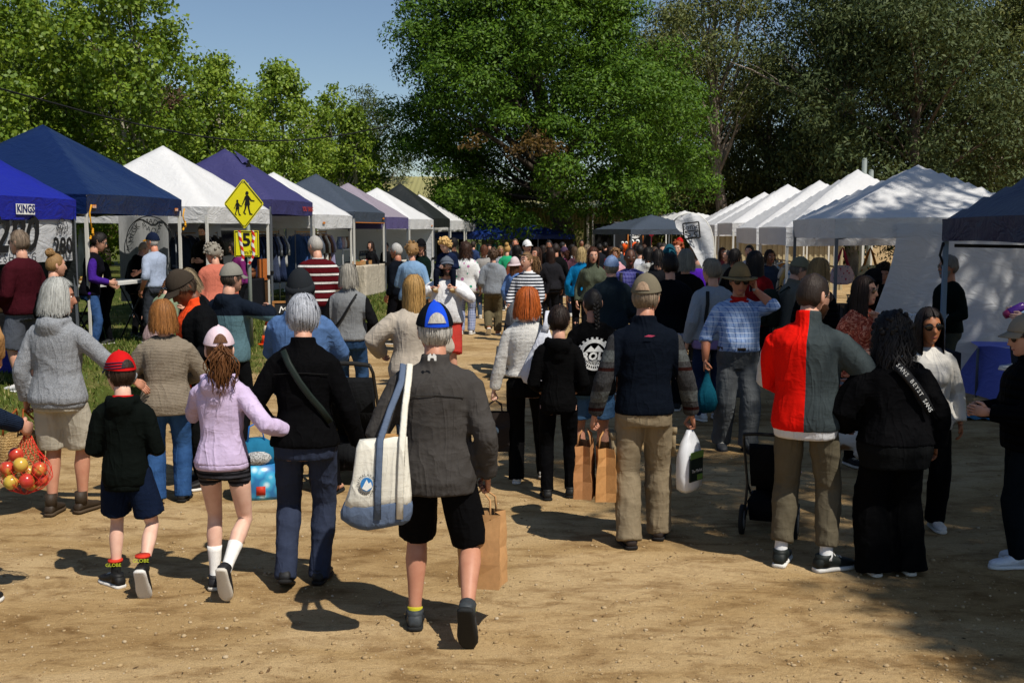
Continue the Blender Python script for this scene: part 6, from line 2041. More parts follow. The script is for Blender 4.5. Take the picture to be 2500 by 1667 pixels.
# --- 5. woman in the grey hoodie with basket
J5 = person('grey-haired woman in marled grey hoodie and cream shorts reaching out', 156, 684, foot=1258, rot=-6, sex='f', build=1.0, skin_col=TAN,
 pose=dict(lf=(-.09, .0, .085, 0, 6), rf=(.10, .10, .085, 0, 14), ra=(.52, .20, .98), re=(.3, -.6, -.8), rh='flat', la=(-.27, .02, .86), lh='grip', head=(-62, 6, 0)),
 hair=('bob', '#a6a7a3'), top_wear=tw(T('#5e6166', 'heather', '#a2a5aa'), 'hood', hem=.86, loose=.042, band=True, name='hoodie', bust=False, fold=.009), legs=lg(T('#aca596'), 'shorts', to=.94, w=.03, loose=.02), shoes=('#33291f', 'boot'), sole='#4a3c2c')
def basket():
 o = held('wicker_basket', 'woven straw basket with leather handles beside the cream shorts', 'basket', J5, (-.30, -.02, .30), R(80))
 t = NT('straw'); ob = t.obj()
 br = t.n('TexWave', wave_type='BANDS', bands_direction='Z'); br.inputs['Scale'].default_value = 16; br.inputs['Distortion'].default_value = 6; br.inputs['Detail Scale'].default_value = 6; t.l(ob, br.inputs['Vector'])
 m = t.done(t.ramp(br.outputs['Fac'], [(.2, (.26, .15, .05)), (.8, (.55, .36, .15))]), .8, .2, t.bump(br.outputs['Fac'], .8, .012))
 mb = MB(); rings = []
 for z, k in ((0, .75), (.04, .95), (.14, 1.06), (.26, 1.0), (.32, .94), (.32, .88), (.06, .8)):
  rings.append([(.20 * k * math.cos(t), .11 * k * math.sin(t), z + .008 * math.sin(7 * t + z * 30)) for t in np.linspace(0, 2 * math.pi, 26, endpoint=False)])
 mb.rings(rings, 0, True, True); mb.build('body', m, o)
 for sy in (-1, 1):
  mb = MB(); y = sy * .095; mb.tube([(-.08, y, .28), (-.075, y * .9, .40), (0, y * .3, .50), (.075, y * .9, .40), (.08, y, .28)], .009, 8); mb.build('handle', plain('leather_tan', '#8a4a1e', .5), o)
basket()
# --- 6. the arm with the net of apples at the left edge
J6 = person('person in navy jumper at the left edge holding a net of apples', -150, 700, foot=1500, rot=-12, build=1.1, H=1.76, skin_col=LIGHT,
 pose=dict(ra=(.34, .30, 1.02), re=(.4, -.8, -.6), rh='grip', lf=(-.1, 0, .085, 0, 6), rf=(.14, .10, .085, 0, 8)), hair=('short', '#4a3626'), top_wear=tw(T('#1c2638', 'knit'), 'crew', hem=.86), legs=lg(T('#2a2f3a', 'denim', '#3c465a')), shoes='#1c1c1e')
def apples():
 g = J6['W'](J6['gr'])
 c0 = g + Vector((0.0, -.06, -.20))
 net = thing('net_bag', 'red net bag full of apples hanging from a hand', 'bag', c0 + Vector((0, 0, -.13)))
 pos = [(-.085, -.03, -.01), (.0, -.05, .015), (.085, .0, -.02), (-.055, -.05, -.085), (.035, -.055, -.075), (-.10, .03, -.06), (.08, .03, -.085), (0, .045, -.05), (-.045, .0, .065), (.02, .03, -.11)]
 t = NT('apple_skin'); ob = t.obj()
 f = t.noise(9, 3, .5, t.map((1, 1, .5), vec=ob), .6)
 red = t.done(t.ramp(f, [(.30, (.42, .02, .02)), (.52, (.50, .06, .03)), (.66, (.55, .30, .05))]), .25, .5)
 t = NT('apple_skin_yellow'); ob = t.obj()
 f = t.noise(9, 3, .5, t.map((1, 1, .5), vec=ob), .6)
 yel = t.done(t.ramp(f, [(.30, (.52, .42, .05)), (.55, (.55, .34, .06)), (.72, (.50, .08, .03))]), .25, .5)
 mb = MB(); R_ = .043
 mb.ball((0, 0, 0), R_, 18, 14, fn=lambda d: 1 - .10 * math.exp(-((1 - abs(d.z)) / .12) ** 2) + .03 * math.cos(math.acos(max(-1, min(1, d.z))) * 1.0) + .015 * math.cos(5 * math.atan2(d.y, d.x)) * max(0, -d.z))
 proto = mb.build('apple', red); me_r = proto.data
 me_y = me_r.copy(); me_y.materials.clear(); me_y.materials.append(yel)
 ms = MB(); ms.tube([(0, 0, R_ * .85), (.003, 0, R_ * 1.15), (.006, 0, R_ * 1.3)], .002, 5); st = ms.build('stem', plain('stem_brown', '#3c2a18', .7), proto)
 for i, p_ in enumerate(pos):
  if i == 0: a = proto
  else:
   a = proto.copy(); COL.objects.link(a); s2 = st.copy(); COL.objects.link(s2); s2.parent = a
   if i % 2: a.data = me_y
  a.location = c0 + Vector(p_); a.rotation_euler = (i * 1.3, i * .7, i * 2.1)
  tag(a, ('red apple ', 'yellow streaked apple ')[a.data is me_y] + ('at the left of the net', 'in the middle of the net', 'at the right of the net', 'low on the left of the net', 'low in the front of the net', 'at the far left back of the net', 'low on the right of the net', 'at the back of the net', 'topmost in the net', 'at the bottom of the net')[i], 'apple', 'apples in the red net')
 mb = MB()
 top_ = g - c0 + Vector((0, 0, -.03))
 nm = 16
 def P_(t, f):
  k = math.sin(math.pi * min(1, max(.0, f) ** .8)) ** .6
  rad = .15 * k if f > .0 else 0
  z = top_.z + (-.165 - top_.z) * f
  rad = np.interp(f, [0, .25, .5, .75, .93, 1], [.018, .06, .135, .15, .09, .01])
  return Vector((rad * math.cos(t) + top_.x * (1 - f), rad * .72 * math.sin(t) + top_.y * (1 - f), z + .13))
 for k in range(nm):
  for sg in (-1, 1):
   mb.tube([P_(2 * math.pi * k / nm + sg * f * 2.2, f) for f in np.linspace(0, 1, 12)], .0014, 4)
 mb.build('netting', plain('net_red', '#d8281c', .5), net)
apples()
# --- 7. woman in the taupe jumper
J7 = person('brown-haired woman in taupe jumper and blue jeans seen from behind', 415, 738, foot=1228, rot=14, sex='f', build=1.08, skin_col=LIGHT,
 pose=dict(la=(-.16, .28, 1.06), ra=(.16, .28, 1.06), le=(-1, -.6, -.4), re=(1, -.6, -.4), head=(34, 4, 0), lf=(-.10, -.03, .085, 0, 6), rf=(.11, .05, .085, 0, 14)),
 hair=('bob', '#8a5a2c'), glasses=('#101014',), top_wear=tw(T('#84796a', 'knit'), 'crew', hem=.80, loose=.05, sleeve_k=1.15, name='jumper', bust=False), legs=lg(T('#23406c', 'denim', '#3a5f92'), loose=.022, w=.02, drop=.04), shoes='#1a1a1c', sole='#151515')
# --- 8. man in hi-vis under a black jacket
J8 = person('tall man in dark cap and black jacket over an orange hi-vis shirt', 505, 648, foot=1186, rot=118, build=1.12, skin_col='#6e4028',
 pose=dict(lean=6, la=(-.20, .24, 1.05), ra=(.20, .24, 1.05), head=(10, 34, 0)), hair=('short', '#4a3c30'), hat=('cap', '#3a332c', dict(bill=.085)),
 top_wear=tw(T('#0c0d0f', 'open', '#e24a20', .115), 'stand', hem=.82, loose=.045, name='jacket'), legs=lg(T('#111212'), w=.02), shoes=('#171513', 'boot'))
mb = MB()
for sg in (-1, 1): mb.ball(J8['hp']((sg * .034, .108, .088)), (.026, .018, .012), 10, 7)
mb.build('sunglasses_on_cap', plain('glasses_black', '#0c0c0e', .15, .6), J8['root'])
# --- 9. man in the teal marled fleece
J9 = person('man in grey cap and teal marled fleece with a navy yoke', 562, 646, d=10.8, rot=-22, build=1.08, skin_col=LIGHT,
 pose=dict(ra=(.30, .22, 1.34), re=(1, -.2, -.3), la=(-.15, .25, 1.1), head=(-18, 8, 0)), hair=('short', '#4a4038'), hat=('cap', '#7c7a72', {}),
 top_wear=tw(T('#4c666e', 'yoke', '#141b26', 1.30), 'hood', hem=.84, loose=.04, name='fleece_jacket'), legs=lg(T('#0e0f11'), w=.01), shoes='#202124')
# --- 10. person in the blue hoodie and beanie, pushing a stroller
J10 = person('person in faded blue hoodie and dark knitted beanie', 742, 668, foot=1208, rot=-4, build=1.28, skin_col=LIGHT,
 pose=dict(la=(-.22, .36, 1.02), ra=(.22, .36, 1.02), le=(-1, -.6, -.5), re=(1, -.6, -.5), rf=(.22, .02, .085, 0, 10)), hair=('bob', '#3c3834'), hat=('beanie', '#23262a'),
 top_wear=tw(T('#53719f', 'fleece'), 'hood', hem=.82, loose=.05, name='hoodie'), legs=lg(T('#0c0c0e'), w=.03), shoes=('#1c1c1c', 'sandal'), sole='#1a1a1a')
w0 = J10['W']((.30, .55, 0))
stroller('black stroller pushed by the person in the blue hoodie', (w0.x, w0.y, 0), R(-4), '#17181a', '#202226', hood=False)
def cooler():
 g = ground_at(632, 1212)
 o = thing('cooler_bag', 'bright blue patterned cooler bag on the ground behind the girl', 'bag', (g.x, g.y, 0), R(12))
 t = NT('cooler_print'); ob = t.obj()
 vo = t.n('TexVoronoi'); vo.inputs['Scale'].default_value = 11; t.l(ob, vo.inputs['Vector'])
 m = t.done(t.ramp(vo.outputs['Distance'], [(.1, (.55, .75, .85)), (.35, (.05, .38, .62)), (.7, (.02, .16, .40))]), .3, .5)
 mb = MB(); mb.rings([[(.19 * k * a, .13 * k * b, z) for a, b in ((-1, -1), (0, -1.08), (1, -1), (1.04, 0), (1, 1), (0, 1.05), (-1, 1), (-1.04, 0))] for z, k in ((0, .92), (.03, 1.0), (.16, 1.05), (.28, .98))]); mb.build('body', m, o)
 mb = MB(); mb.rings([[(.175 * k * math.cos(t), .12 * k * math.sin(t), z) for t in np.linspace(0, 6.283, 14, endpoint=False)] for z, k in ((.27, 1), (.36, .95), (.44, .7), (.48, .3))]); mb.build('lid', T('#22688a'), o)
 mb = MB(); mb.ball((.0, -.09, .33), (.11, .07, .06), 10, 6); mb.build('patterned_cloth', T('#b8b8b8', 'paisley', '#202020', 30), o)
 mb = MB(); mb.box((.02, -.142, .08), (.07, .012, .07)); mb.build('label_patch', plain('patch_red', '#b8321e', .6), o)
 mb = MB(); mb.tube([(-.08, -.03, .42), (-.06, -.06, .58), (.02, -.06, .62), (.06, -.03, .44)], .007, 6); mb.build('handle', plain('strap_bright_blue', '#2a78d0', .5), o)
cooler()
# --- 11. woman in the grey vest
J11 = person('grey-haired woman in grey vest with black sleeves and crossbody strap', 856, 648, foot=1016, rot=-4, sex='f', build=1.2, skin_col=LIGHT,
 pose=dict(la=(-.20, .20, 1.05), ra=(.24, .16, 1.0), head=(12, 4, 0), rf=(.12, .10, .085, 0, 10)), hair=('bob', '#8f8a80'),
 top_wear=tw(T('#6c6e70', 'sides', '#121214', .205), 'stand', hem=.90, loose=.04, name='vest', bust=False), legs=lg(T('#233a58', 'denim', '#38557c'), w=.012), shoes='#8a8a88')
strap(J11, [(.12, 1.44), (.06, 1.34), (.0, 1.24), (-.06, 1.15), (-.14, 1.05)], '#141414', .016, 'bag_strap', .055)
# --- 12. blonde woman in the oatmeal cardigan
J12 = person('woman with long blonde hair and oatmeal cardigan behind the tote man', 1012, 676, d=9.9, rot=10, sex='f', build=1.2, skin_col=LIGHT,
 pose=dict(la=(-.30, .20, 1.04), ra=(.24, .22, 1.0), le=(-1, -.4, -.3), head=(10, 0, 0)), hair=('long', '#a9844e'), glasses=('#15100c', 'up'),
 top_wear=tw(T('#bcb1a2', 'fleece'), 'crew', hem=.82, loose=.06, sleeve_k=1.3, name='cardigan', bust=False), legs=lg(T('#2c3440', 'denim', '#3c4a60')), shoes='#c8c4bc')
# --- 13/14. man in white with the child on his shoulders
J13 = person('man in white shirt and coral shorts with a child on his shoulders', 1092, 624, d=14.6, rot=168, build=1.28, belly=.06, skin_col=LIGHT,
 pose=dict(la=(-.16, .16, 1.36), ra=(.16, .16, 1.36), le=(-1, -.2, -.6), re=(1, -.2, -.6), lh='grip', rh='grip', head=(18, -2, 0), lf=(-.10, .12, .085, 0, 8), rf=(.12, -.08, .10, 10, 8)), hair=('short', '#3a2c22'), hat=('cap', '#5d6470', {}), glasses=('#121212',), beard=('#3c2c22', .010),
 top_wear=tw(T('#d8d8da'), 'crew', hem=.90, loose=.034, name='shirt'), legs=lg(T('#b03a32'), 'shorts', to=1.0, w=.03), shoes='#5a4a3c')
Jc = person('curly blond child in navy jumper riding on a man\'s shoulders', 1082, 0, loc=J13['W'](Vector((0, -.05, 1.02 * J13['s']))), H=.97, rot=172, kind='person', skin_col=PALE,
 pose=dict(lf=(-.20, .40, .60, -15, 0), rf=(.20, .40, .60, -15, 0), lk=(-.3, 1, .6), rk=(.3, 1, .6), la=(-.12, .26, 1.12), ra=(.14, .26, 1.10), lean=14, head=(-20, 22, 0)), hair=('curly', '#c8a468'),
 top_wear=tw(T('#16203a'), 'crew', hem=.90, loose=.03, name='jumper'), legs=lg(T('#0d121f'), w=.01), shoes='#b8a484', sole='#b89a68')
# --- 15. man in grey hoodie and khaki trousers on the path
J15 = person('man in pale grey hoodie and khaki trousers walking up the path', 1204, 608, foot=818, rot=0, build=1.1, skin_col=LIGHT, pose=dict(walk(.10, 'r', .08), la=(-.20, .18, 1.0), ra=(.20, .18, 1.0), le=(-.35, -1, -.2), re=(.35, -1, -.2)), hair=('mess', '#4a3626'),
 top_wear=tw(T('#74797f', 'heather', '#8a9098'), 'hood', hem=.86, loose=.05, name='hoodie'), legs=lg(T('#5f5742'), w=.03, loose=.025), shoes='#8a5a3c')
# --- 16. woman in navy stripes with a pram
J16 = person('woman in navy and white striped jacket pushing a pram', 1288, 617, d=16.5, rot=165, sex='f', build=1.18, skin_col=LIGHT, pose=dict(la=(-.20, .34, 1.0), ra=(.20, .34, 1.0), lh='grip', rh='grip', head=(-28, 4, 0)), hair=('pony', '#7a5c3c'), glasses=('#20160f', 'up'),
 top_wear=tw(T('#0b111f', 'hstripe', '#c6c8cc', 22), 'shirt', hem=.84, loose=.035, name='striped_jacket'), inner=dict(mat=T('#d8d8d8'), off=.004), legs=lg(T('#28303c', 'denim', '#384458')), shoes='#d0ccc4')
w0 = J16['W']((0, .62, 0)); stroller('grey pram in front of the striped woman', (w0.x, w0.y, 0), R(165), '#5a5e62', '#6c7074')
# --- 17. redhead
J17 = person('red-haired woman in white jumper with a white shoulder bag', 1285, 706, foot=1180, rot=-8, sex='f', build=.9, skin_col=PALE, pose=dict(la=(-.30, .02, .84), lh='grip', ra=(.16, .22, 1.1), head=(-58, 2, 0), lf=(-.09, .0, .085, 0, 6), rf=(.14, .22, .085, 0, 8)), hair=('bob', '#a8531e'),
 top_wear=tw(T('#cfcdc8', 'knit'), 'crew', hem=.98, loose=.035, sleeve_k=1.12, name='jumper', bust=False), legs=lg(T('#09090a'), w=.035, loose=.01, drop=.05), shoes='#d4d2cc')
paper_bag('dark paper carrier with a pale round logo held by the red-haired woman', J17, J17['gl'], .25, .13, .33, '#241c18', R(8), .10, logo=('#8fb0c8', .032))
def sling():
 o = held('shoulder_bag', 'white cloth shoulder bag across the red-haired woman\'s back', 'bag', J17, (.13, -.22, .86), 0)
 mb = MB(); rings = []
 for z, a, b in ((0, .05, .03), (.03, .13, .05), (.10, .17, .06), (.22, .13, .05), (.36, .07, .028), (.46, .035, .014)):
  rings.append([(a * math.cos(t) + .10 * z, b * math.sin(t) + .10 * z, z) for t in np.linspace(0, 6.283, 14, endpoint=False)])
 mb.rings(rings); mb.tube([(.04, .03, .44), (.06, .06, .52), (.06, .14, .60), (.06, .24, .59)], [(.03, .008), (.028, .008), (.026, .008), (.026, .008)], 8); mb.build('body', T('#c9ccd6'), o)
sling()
# --- 18. boy in the black hoodie
J18 = person('boy in plain black hoodie and black trousers beside the red-haired woman', 1362, 752, foot=1218, rot=-2, build=.75, skin_col=LIGHT, pose=dict(la=(-.18, .2, 1.0), ra=(.18, .2, 1.0), le=(-.35, -1, -.2), re=(.35, -1, -.2), head=(-6, 4, 0), rf=(.12, .10, .085, 0, 10)), hair=('short', '#261a14'), top_wear=tw(T('#080809'), 'hood', hem=.82, loose=.03, name='hoodie'), legs=lg(T('#070709'), w=.01), shoes='#0e0e0e', sole='#101010')
# --- 19. girl with the braid
J19 = person('girl with a long black braid and a gear printed black shirt', 1447, 708, d=9.2, rot=2, sex='f', build=1.0, skin_col=TAN, pose=dict(head=(10, 2, 0)), hair=('braid', '#15110f'), top_wear=tw(T('#070708'), 'crew', sleeve='half', hem=.82, loose=.045, name='shirt', bust=False), legs=lg(T('#35587e', 'denim', '#587ba2'), 'shorts', to=.72, w=.03), shoes='#202020')
def gear():
 s = J19['s']; mb = MB(); z0 = 1.20 * s; y = back_pt(J19, 0, 1.2, .066).y
 def ring(r0, r1, a0, a1, n=30):
  for i in range(n):
   a, b = a0 + (a1 - a0) * i / n, a0 + (a1 - a0) * (i + 1) / n
   q = lambda r_, t: (r_ * math.cos(t), y + .028 * (r_ * math.cos(t) / .13) ** 2, z0 + r_ * math.sin(t))
   mb.add([q(r0, a), q(r1, a), q(r1, b), q(r0, b)], [(0, 1, 2, 3)])
 ring(.095, .125, .15, math.pi - .15); ring(.09, .10, math.pi + .6, 2 * math.pi - .6, 20)
 for k in range(10):
  a = .22 + k * (math.pi - .44) / 9; ring(.122, .142, a - .07, a + .07, 2)
 for k in range(15):
  a = math.pi + .45 + k * (math.pi - .9) / 14; ring(.045, .125, a - .035, a + .035, 1)
 ring(.118, .135, math.pi + .7, 2 * math.pi - .7, 20)
 mb.add([(-.08, y, z0 + .02), (-.03, y, z0 + .07), (0, y, z0 + .04), (.03, y, z0 + .075), (.08, y, z0 + .02)], [(0, 1, 2, 3, 4)])
 mb.build('gear_print', INKW, J19['root'], smooth=False)
 text('ROLL', .085, INKW, J19['root'], (0, y - .004, z0 - .018), (R(90), 0, 0), shear=.2, bold=.004, spacing=1.1)
gear()
# --- 20. man in the navy vest
J20 = person('man in khaki cap and navy vest over knitted sleeves carrying bags', 1568, 676, foot=1326, rot=2, build=1.02, skin_col=TAN, pose=dict(rf=(.13, .12, .085, 0, 14), lf=(-.10, -.08, .085, 0, 8), la=(-.32, .04, .86), ra=(.33, .06, .86), lh='grip', rh='grip', head=(-22, 4, 0)), hair=('bald', '#8a7a68'), hat=('cap', '#6d6656', dict(gap='#9a8068', zb=.018)), glasses=None,
 top_wear=tw(T('#090f19', 'vest', '#2a2a2b', .215), 'stand', hem=.88, loose=.032, name='vest'), legs=lg(T('#82755f'), w=.03, loose=.026, fold=.010, drop=.04), shoes='#2b2320', sole='#161312')
mb = MB(); b1 = back_pt(J20, 0, 1.40, .052); mb.add([(-.03, b1.y, b1.z), (.0, b1.y, b1.z + .012), (.045, b1.y, b1.z + .006), (.02, b1.y, b1.z - .004)], [(0, 1, 2, 3)]); mb.build('back_logo', plain('logo_pink', '#a83a58', .6), J20['root'])
for sx in (-1, 1):
 k_ = J20['kR'] if sx > 0 else J20['kL']
 mb = MB(); mb.box(k_ + Vector((sx * .095, .0, .17)), (.03, .14, .18)); mb.box(k_ + Vector((sx * .10, .0, .255)), (.034, .15, .045)); mb.build('cargo_pocket', T('#87785f'), J20['root'])
paper_bag('left one of two brown paper bags held by the vest man', J20, J20['gl'] + Vector((-.075, 0, 0)), .30, .13, .36, '#a8764a', R(78), .10)
paper_bag('right one of two brown paper bags held by the vest man', J20, J20['gl'] + Vector((.065, -.03, -.01)), .30, .14, .36, '#b4834f', R(84), .10)
def plastic_bag():
 o = held('plastic_bag', 'white plastic bag with a dark printed side in the vest man\'s hand', 'bag', J20, J20['gr'] + Vector((.0, -.02, -.44)), R(48))
 o.scale = (.82, .82, .95)
 r = np.random.RandomState(3); mb = MB()
 mb.rings([[(x * k + r.uniform(-.006, .006), y * k2 + r.uniform(-.006, .006), z) for x, y in ((-.14, -.04), (-.05, -.055), (.05, -.055), (.14, -.04), (.14, .04), (.05, .055), (-.05, .055), (-.14, .04))] for z, k, k2 in ((0, .6, .6), (.03, .95, 1), (.12, 1.0, 1.15), (.26, .92, 1.1), (.36, .7, .8), (.42, .32, .5), (.45, .2, .35))])
 mb.build('body', plain('plastic_white', '#d8dade', .3, .5, var=.04), o)
 mb = MB(); mb.box((0, -.066, .17), (.20, .012, .17)); pr_ = mb.build('printed_panel', plain('print_dark', '#15201a', .4), o, smooth=False)
 mb = MB(); mb.box((0, -.074, .275), (.20, .004, .05)); mb.box((.05, -.074, .11), (.08, .004, .04)); mb.build('green_print', plain('print_green', '#5f8038', .5), pr_, smooth=False)
 text('The Market', .035, INKW, pr_, (0, -.076, .16), (R(90), 0, 0))
plastic_bag()
# --- 21. man on the phone
J21 = person('man in wide hat and blue checked shirt talking on a phone', 1796, 648, foot=1098, rot=184, build=1.16, belly=.07, skin_col='#b4785a', pose=dict(la=(-.125, .12, 1.56), le=(-.7, .8, -.7), lh='grip', lhd=(.1, .0, 1), ra=(.33, .06, .88), rh='grip', head=(-4, 6, 0), lf=(-.09, .10, .085, 0, 12), rf=(.12, -.10, .09, 8, 8)), hair=('short', '#77706a'), hat=('brim', ('#7d6b4c', '#7d6b4c')), glasses=('#121212',), inner=dict(mat=T('#b8201c'), off=.006),
 top_wear=tw(T('#8fa6cc', 'check', '#4a6aa6', 26, col3='#dfe6ee'), 'v', sleeve='half', hem=.97, loose=.03, name='checked_shirt'), legs=lg(T('#55585a'), w=.035, loose=.03, fold=.011, belt=True, drop=.03), shoes='#2e3034', sole='#202020')
mb = MB(); wl = J21['gl']; o = held('phone', 'black phone held to the ear of the man in the hat', 'phone', J21, J21['hp']((-.097, .01, -.02)) + Vector((0, 0, -.05)), R(-8)); mb.box((0, 0, .05), (.012, .07, .145)); mb.build('case', plain('phone_black', '#0c0c0e', .2, .5), o)
mb = MB(); mb.box((.0065, 0, .05), (.002, .062, .13)); mb.build('screen', plain('phone_glass', '#1a1d22', .08, .6), o)
mb = MB(); mb.tube([J21['wL'] + Vector((0, 0, -.01)), J21['wL'] + Vector((0, 0, .015))], .031, 12); mb.build('watch', M_STEELP, J21['root'])
def teal_bag():
 o = held('cloth_bag', 'teal cloth bag hanging from the hand of the man in the hat', 'bag', J21, J21['gr'] + Vector((.01, 0, -.40)), R(10))
 mb = MB(); mb.rings([[(a * math.cos(t) * (1 + .05 * math.sin(5 * t)), b * math.sin(t), z) for t in np.linspace(0, 6.283, 16, endpoint=False)] for z, a, b in ((0, .05, .04), (.03, .09, .07), (.10, .105, .085), (.20, .085, .07), (.30, .04, .035), (.38, .018, .016), (.42, .03, .02))]); mb.build('body', T('#0f4a5c', fold=1.5), o)
teal_bag()
# --- 22. man in the red panel jacket, with stroller
J22 = person('bearded man in a grey jacket with a broad red back panel', 1958, 672, foot=1385, rot=-26, build=.96, skin_col=LIGHT, pose=dict(ra=(.22, .26, 1.08), la=(-.10, .30, 1.04), re=(1, -.5, -.2), le=(-1, -.5, -.2), head=(-30, 10, 0), lf=(-.13, .0, .085, 0, 4), rf=(.14, .0, .085, 0, 42)), hair=('buzz', '#2c221c'), glasses=('#3a3a3c',), beard=('#4a2e1c', .016),
 top_wear=tw(T('#e2180e', 'split', '#3c4446', .02, col3='#c4c4c4'), 'high', hem=.85, loose=.05, sleeve_k=1.15, name='jacket', hem_mat=T('#d4d4d6'), hem2=.80, fold=.009), legs=lg(T('#5a5344'), w=.012, loose=.022, drop=-.06, fold=.009), shoes='#141a18', sole='#d8d6d0', socks=('#dadada', .13))
mb = MB()
for k in range(2):
 a_ = J22['aR']; mb.add([a_ + Vector((.02 + .0, .02 - .0 * k, -.03))] * 3, [(0, 1, 2)])
w0 = at_z(1842, 1325, 0); stroller('black folding stroller beside the red panelled man', (w0.x + .20, w0.y + .35, 0), R(-20), '#111214', '#1b1d20', hood=False).scale = (.68, .68, .70)
# --- 23. woman in black
J23 = person('woman in black bomber jacket and wide black trousers with curly hair', 2172, 775, foot=1402, rot=6, sex='f', build=1.22, skin_col=BROWN, pose=dict(lean=8, la=(-.24, .24, 1.0), ra=(.34, .10, .88), le=(-1, -.6, -.3), head=(-44, 6, 0), lf=(-.12, 0, .085, 0, 5), rf=(.13, 0, .085, 0, 5)), hair=('curly_long', '#141010'), top_wear=tw(T('#070709', fold=1.4), 'crew', hem=.92, loose=.075, sleeve_k=1.3, name='bomber_jacket', bust=False, fold=.012, hem_mat=T('#101112'), hem2=.76), legs=lg(T('#060607'), w=.07, loose=.03, drop=.06, fold=.010), shoes='#0c0c0c')
st_ = strap(J23, [(-.06, 1.44), (.0, 1.36), (.06, 1.28), (.12, 1.20), (.17, 1.12)], '#161618', .030, 'bag_strap', .10)
for k, ch in enumerate('SANS BEYST SANS'):
 f = k / 14; x = -.055 + .215 * f; z = 1.435 - .30 * f
 p_ = back_pt(J23, x, z, .108); text(ch, .036, INKW, J23['root'], p_, (R(90), 0, 0)).rotation_euler = (R(90), math.atan2(.30, .215), 0)
# --- 24. woman in the white blazer
J24 = person('woman in white blazer and dark sunglasses facing the camera', 2268, 788, d=7.75, rot=172, sex='f', build=1.12, H=1.55, skin_col='#a06a48', pose=dict(head=(10, 4, 4), ra=(.24, .10, .9)), hair=('long', '#1c1412'), glasses=('#0e0c0b',), top_wear=tw(T('#d2cec6'), 'shirt', hem=.82, loose=.035, name='blazer'), legs=lg(T('#0a0a0b'), w=.03), shoes='#c8c8c8')
# --- 25. woman in coral
J25 = person('woman in coral patterned shirt and sunglasses with hand at chin', 2104, 678, d=9.9, rot=205, sex='f', skin_col=LIGHT, pose=dict(la=(-.02, .16, 1.37), le=(-.9, .2, -.8), lh='grip', lhd=(.1, .1, 1), ra=(.18, .20, 1.08), head=(26, 2, 0)), hair=('long', '#2c1d16'), glasses=('#2a1712',), top_wear=tw(T('#c4664e', 'paisley', '#6e1c18', 14, col3='#dc9a7c'), 'shirt', hem=.84, loose=.04, sleeve_k=1.15, name='patterned_shirt'), legs=lg(T('#111217')), shoes='#202020')
# --- 26-31 right side
J26 = person('man in camouflage cap and dark vest carrying a backpack', 1925, 628, d=13, rot=-78, build=1.1, skin_col=LIGHT, pose=dict(lean=6, ra=(.2, .24, 1.05), la=(-.2, .24, 1.05), head=(-4, 14, 0)), hair=('short', '#6a625a'), hat=('cap', '#6c6a58', {}), top_wear=tw(T('#5a5850', 'sides', '#6c675c', .2), 'stand', hem=.84, loose=.04, name='vest'), legs=lg(T('#1c2430')), shoes='#222222')
def backpack(J, label, col, w_=.30, h=.44, dp=.17, z=.98, col2=None):
 a, b, yo = J['pr'](1.2)
 o = held('backpack', label, 'backpack', J, Vector((0, yo - b - .10 - dp / 2 + .06, z)) * J['s'], 0)
 mb = MB(); mb.rings([[(w_ / 2 * k * math.copysign(abs(math.cos(t)) ** .6, math.cos(t)), dp / 2 * k2 * math.copysign(abs(math.sin(t)) ** .6, math.sin(t)), q) for t in np.linspace(0, 6.283, 18, endpoint=False)] for q, k, k2 in ((0, .85, .8), (.03, 1, 1), (h * .5, 1.03, 1.1), (h * .82, .92, .95), (h * .97, .6, .55), (h, .3, .2))]); mb.build('sack', T(col), o)
 mb = MB(); mb.rings([[(w_ / 2 * .75 * k * math.copysign(abs(math.cos(t)) ** .6, math.cos(t)), -dp / 2 - .02 + .035 * math.sin(t), q) for t in np.linspace(0, 6.283, 14, endpoint=False)] for q, k in ((.04, .8), (.07, 1), (h * .42, 1), (h * .46, .85))]); mb.build('pocket', T(col2 or col), o)
 for sg in (-1, 1):
  mb = MB(); mb.tube([(sg * .09, dp / 2, h * .9), (sg * .10, dp / 2 + .10, h + .03), (sg * .12, dp / 2 + .24, h * .75)], [(.022, .006)] * 3, 6); mb.build('shoulder_strap', T(col2 or col), o)
 return o
backpack(J26, 'dark green backpack on the man in the camouflage cap', '#1f2620')
J27 = person('blonde woman in black padded coat holding a phone pouch', 1992, 634, d=12, rot=-60, sex='f', build=1.2, skin_col=LIGHT, pose=dict(ra=(.2, .22, 1.05), la=(-.2, .22, 1.05), head=(-20, 6, 0)), hair=('bob', '#8a7048'), top_wear=tw(T('#09090b', 'quilt'), 'high', hem=.72, loose=.05, name='padded_coat'), legs=lg(T('#0b0c0e')), shoes='#181818')
J28 = person('dark figure in a beret browsing at the dappled marquee', 2082, 652, d=13.6, rot=-95, sex='f', build=1.1, skin_col=LIGHT, pose=dict(lean=14, head=(0, 18, 0)), hair=('long', '#17110e'), hat=('beanie', '#0e0e10'), top_wear=tw(T('#0b0b0d'), 'high', hem=.78, loose=.05, name='coat'), legs=lg(T('#0c0d0f')), shoes='#151515')
J28b = person('shadowed stallholder with curly hair behind the jewellery table', 2148, 640, d=15.6, rot=170, sex='f', skin_col=TAN, pose=dict(lean=10, head=(0, 16, 0)), hair=('curly', '#15110f'), top_wear=tw(T('#0e0e0f'), 'crew'), legs=lg(T('#0e0f11')), shoes='#151515')
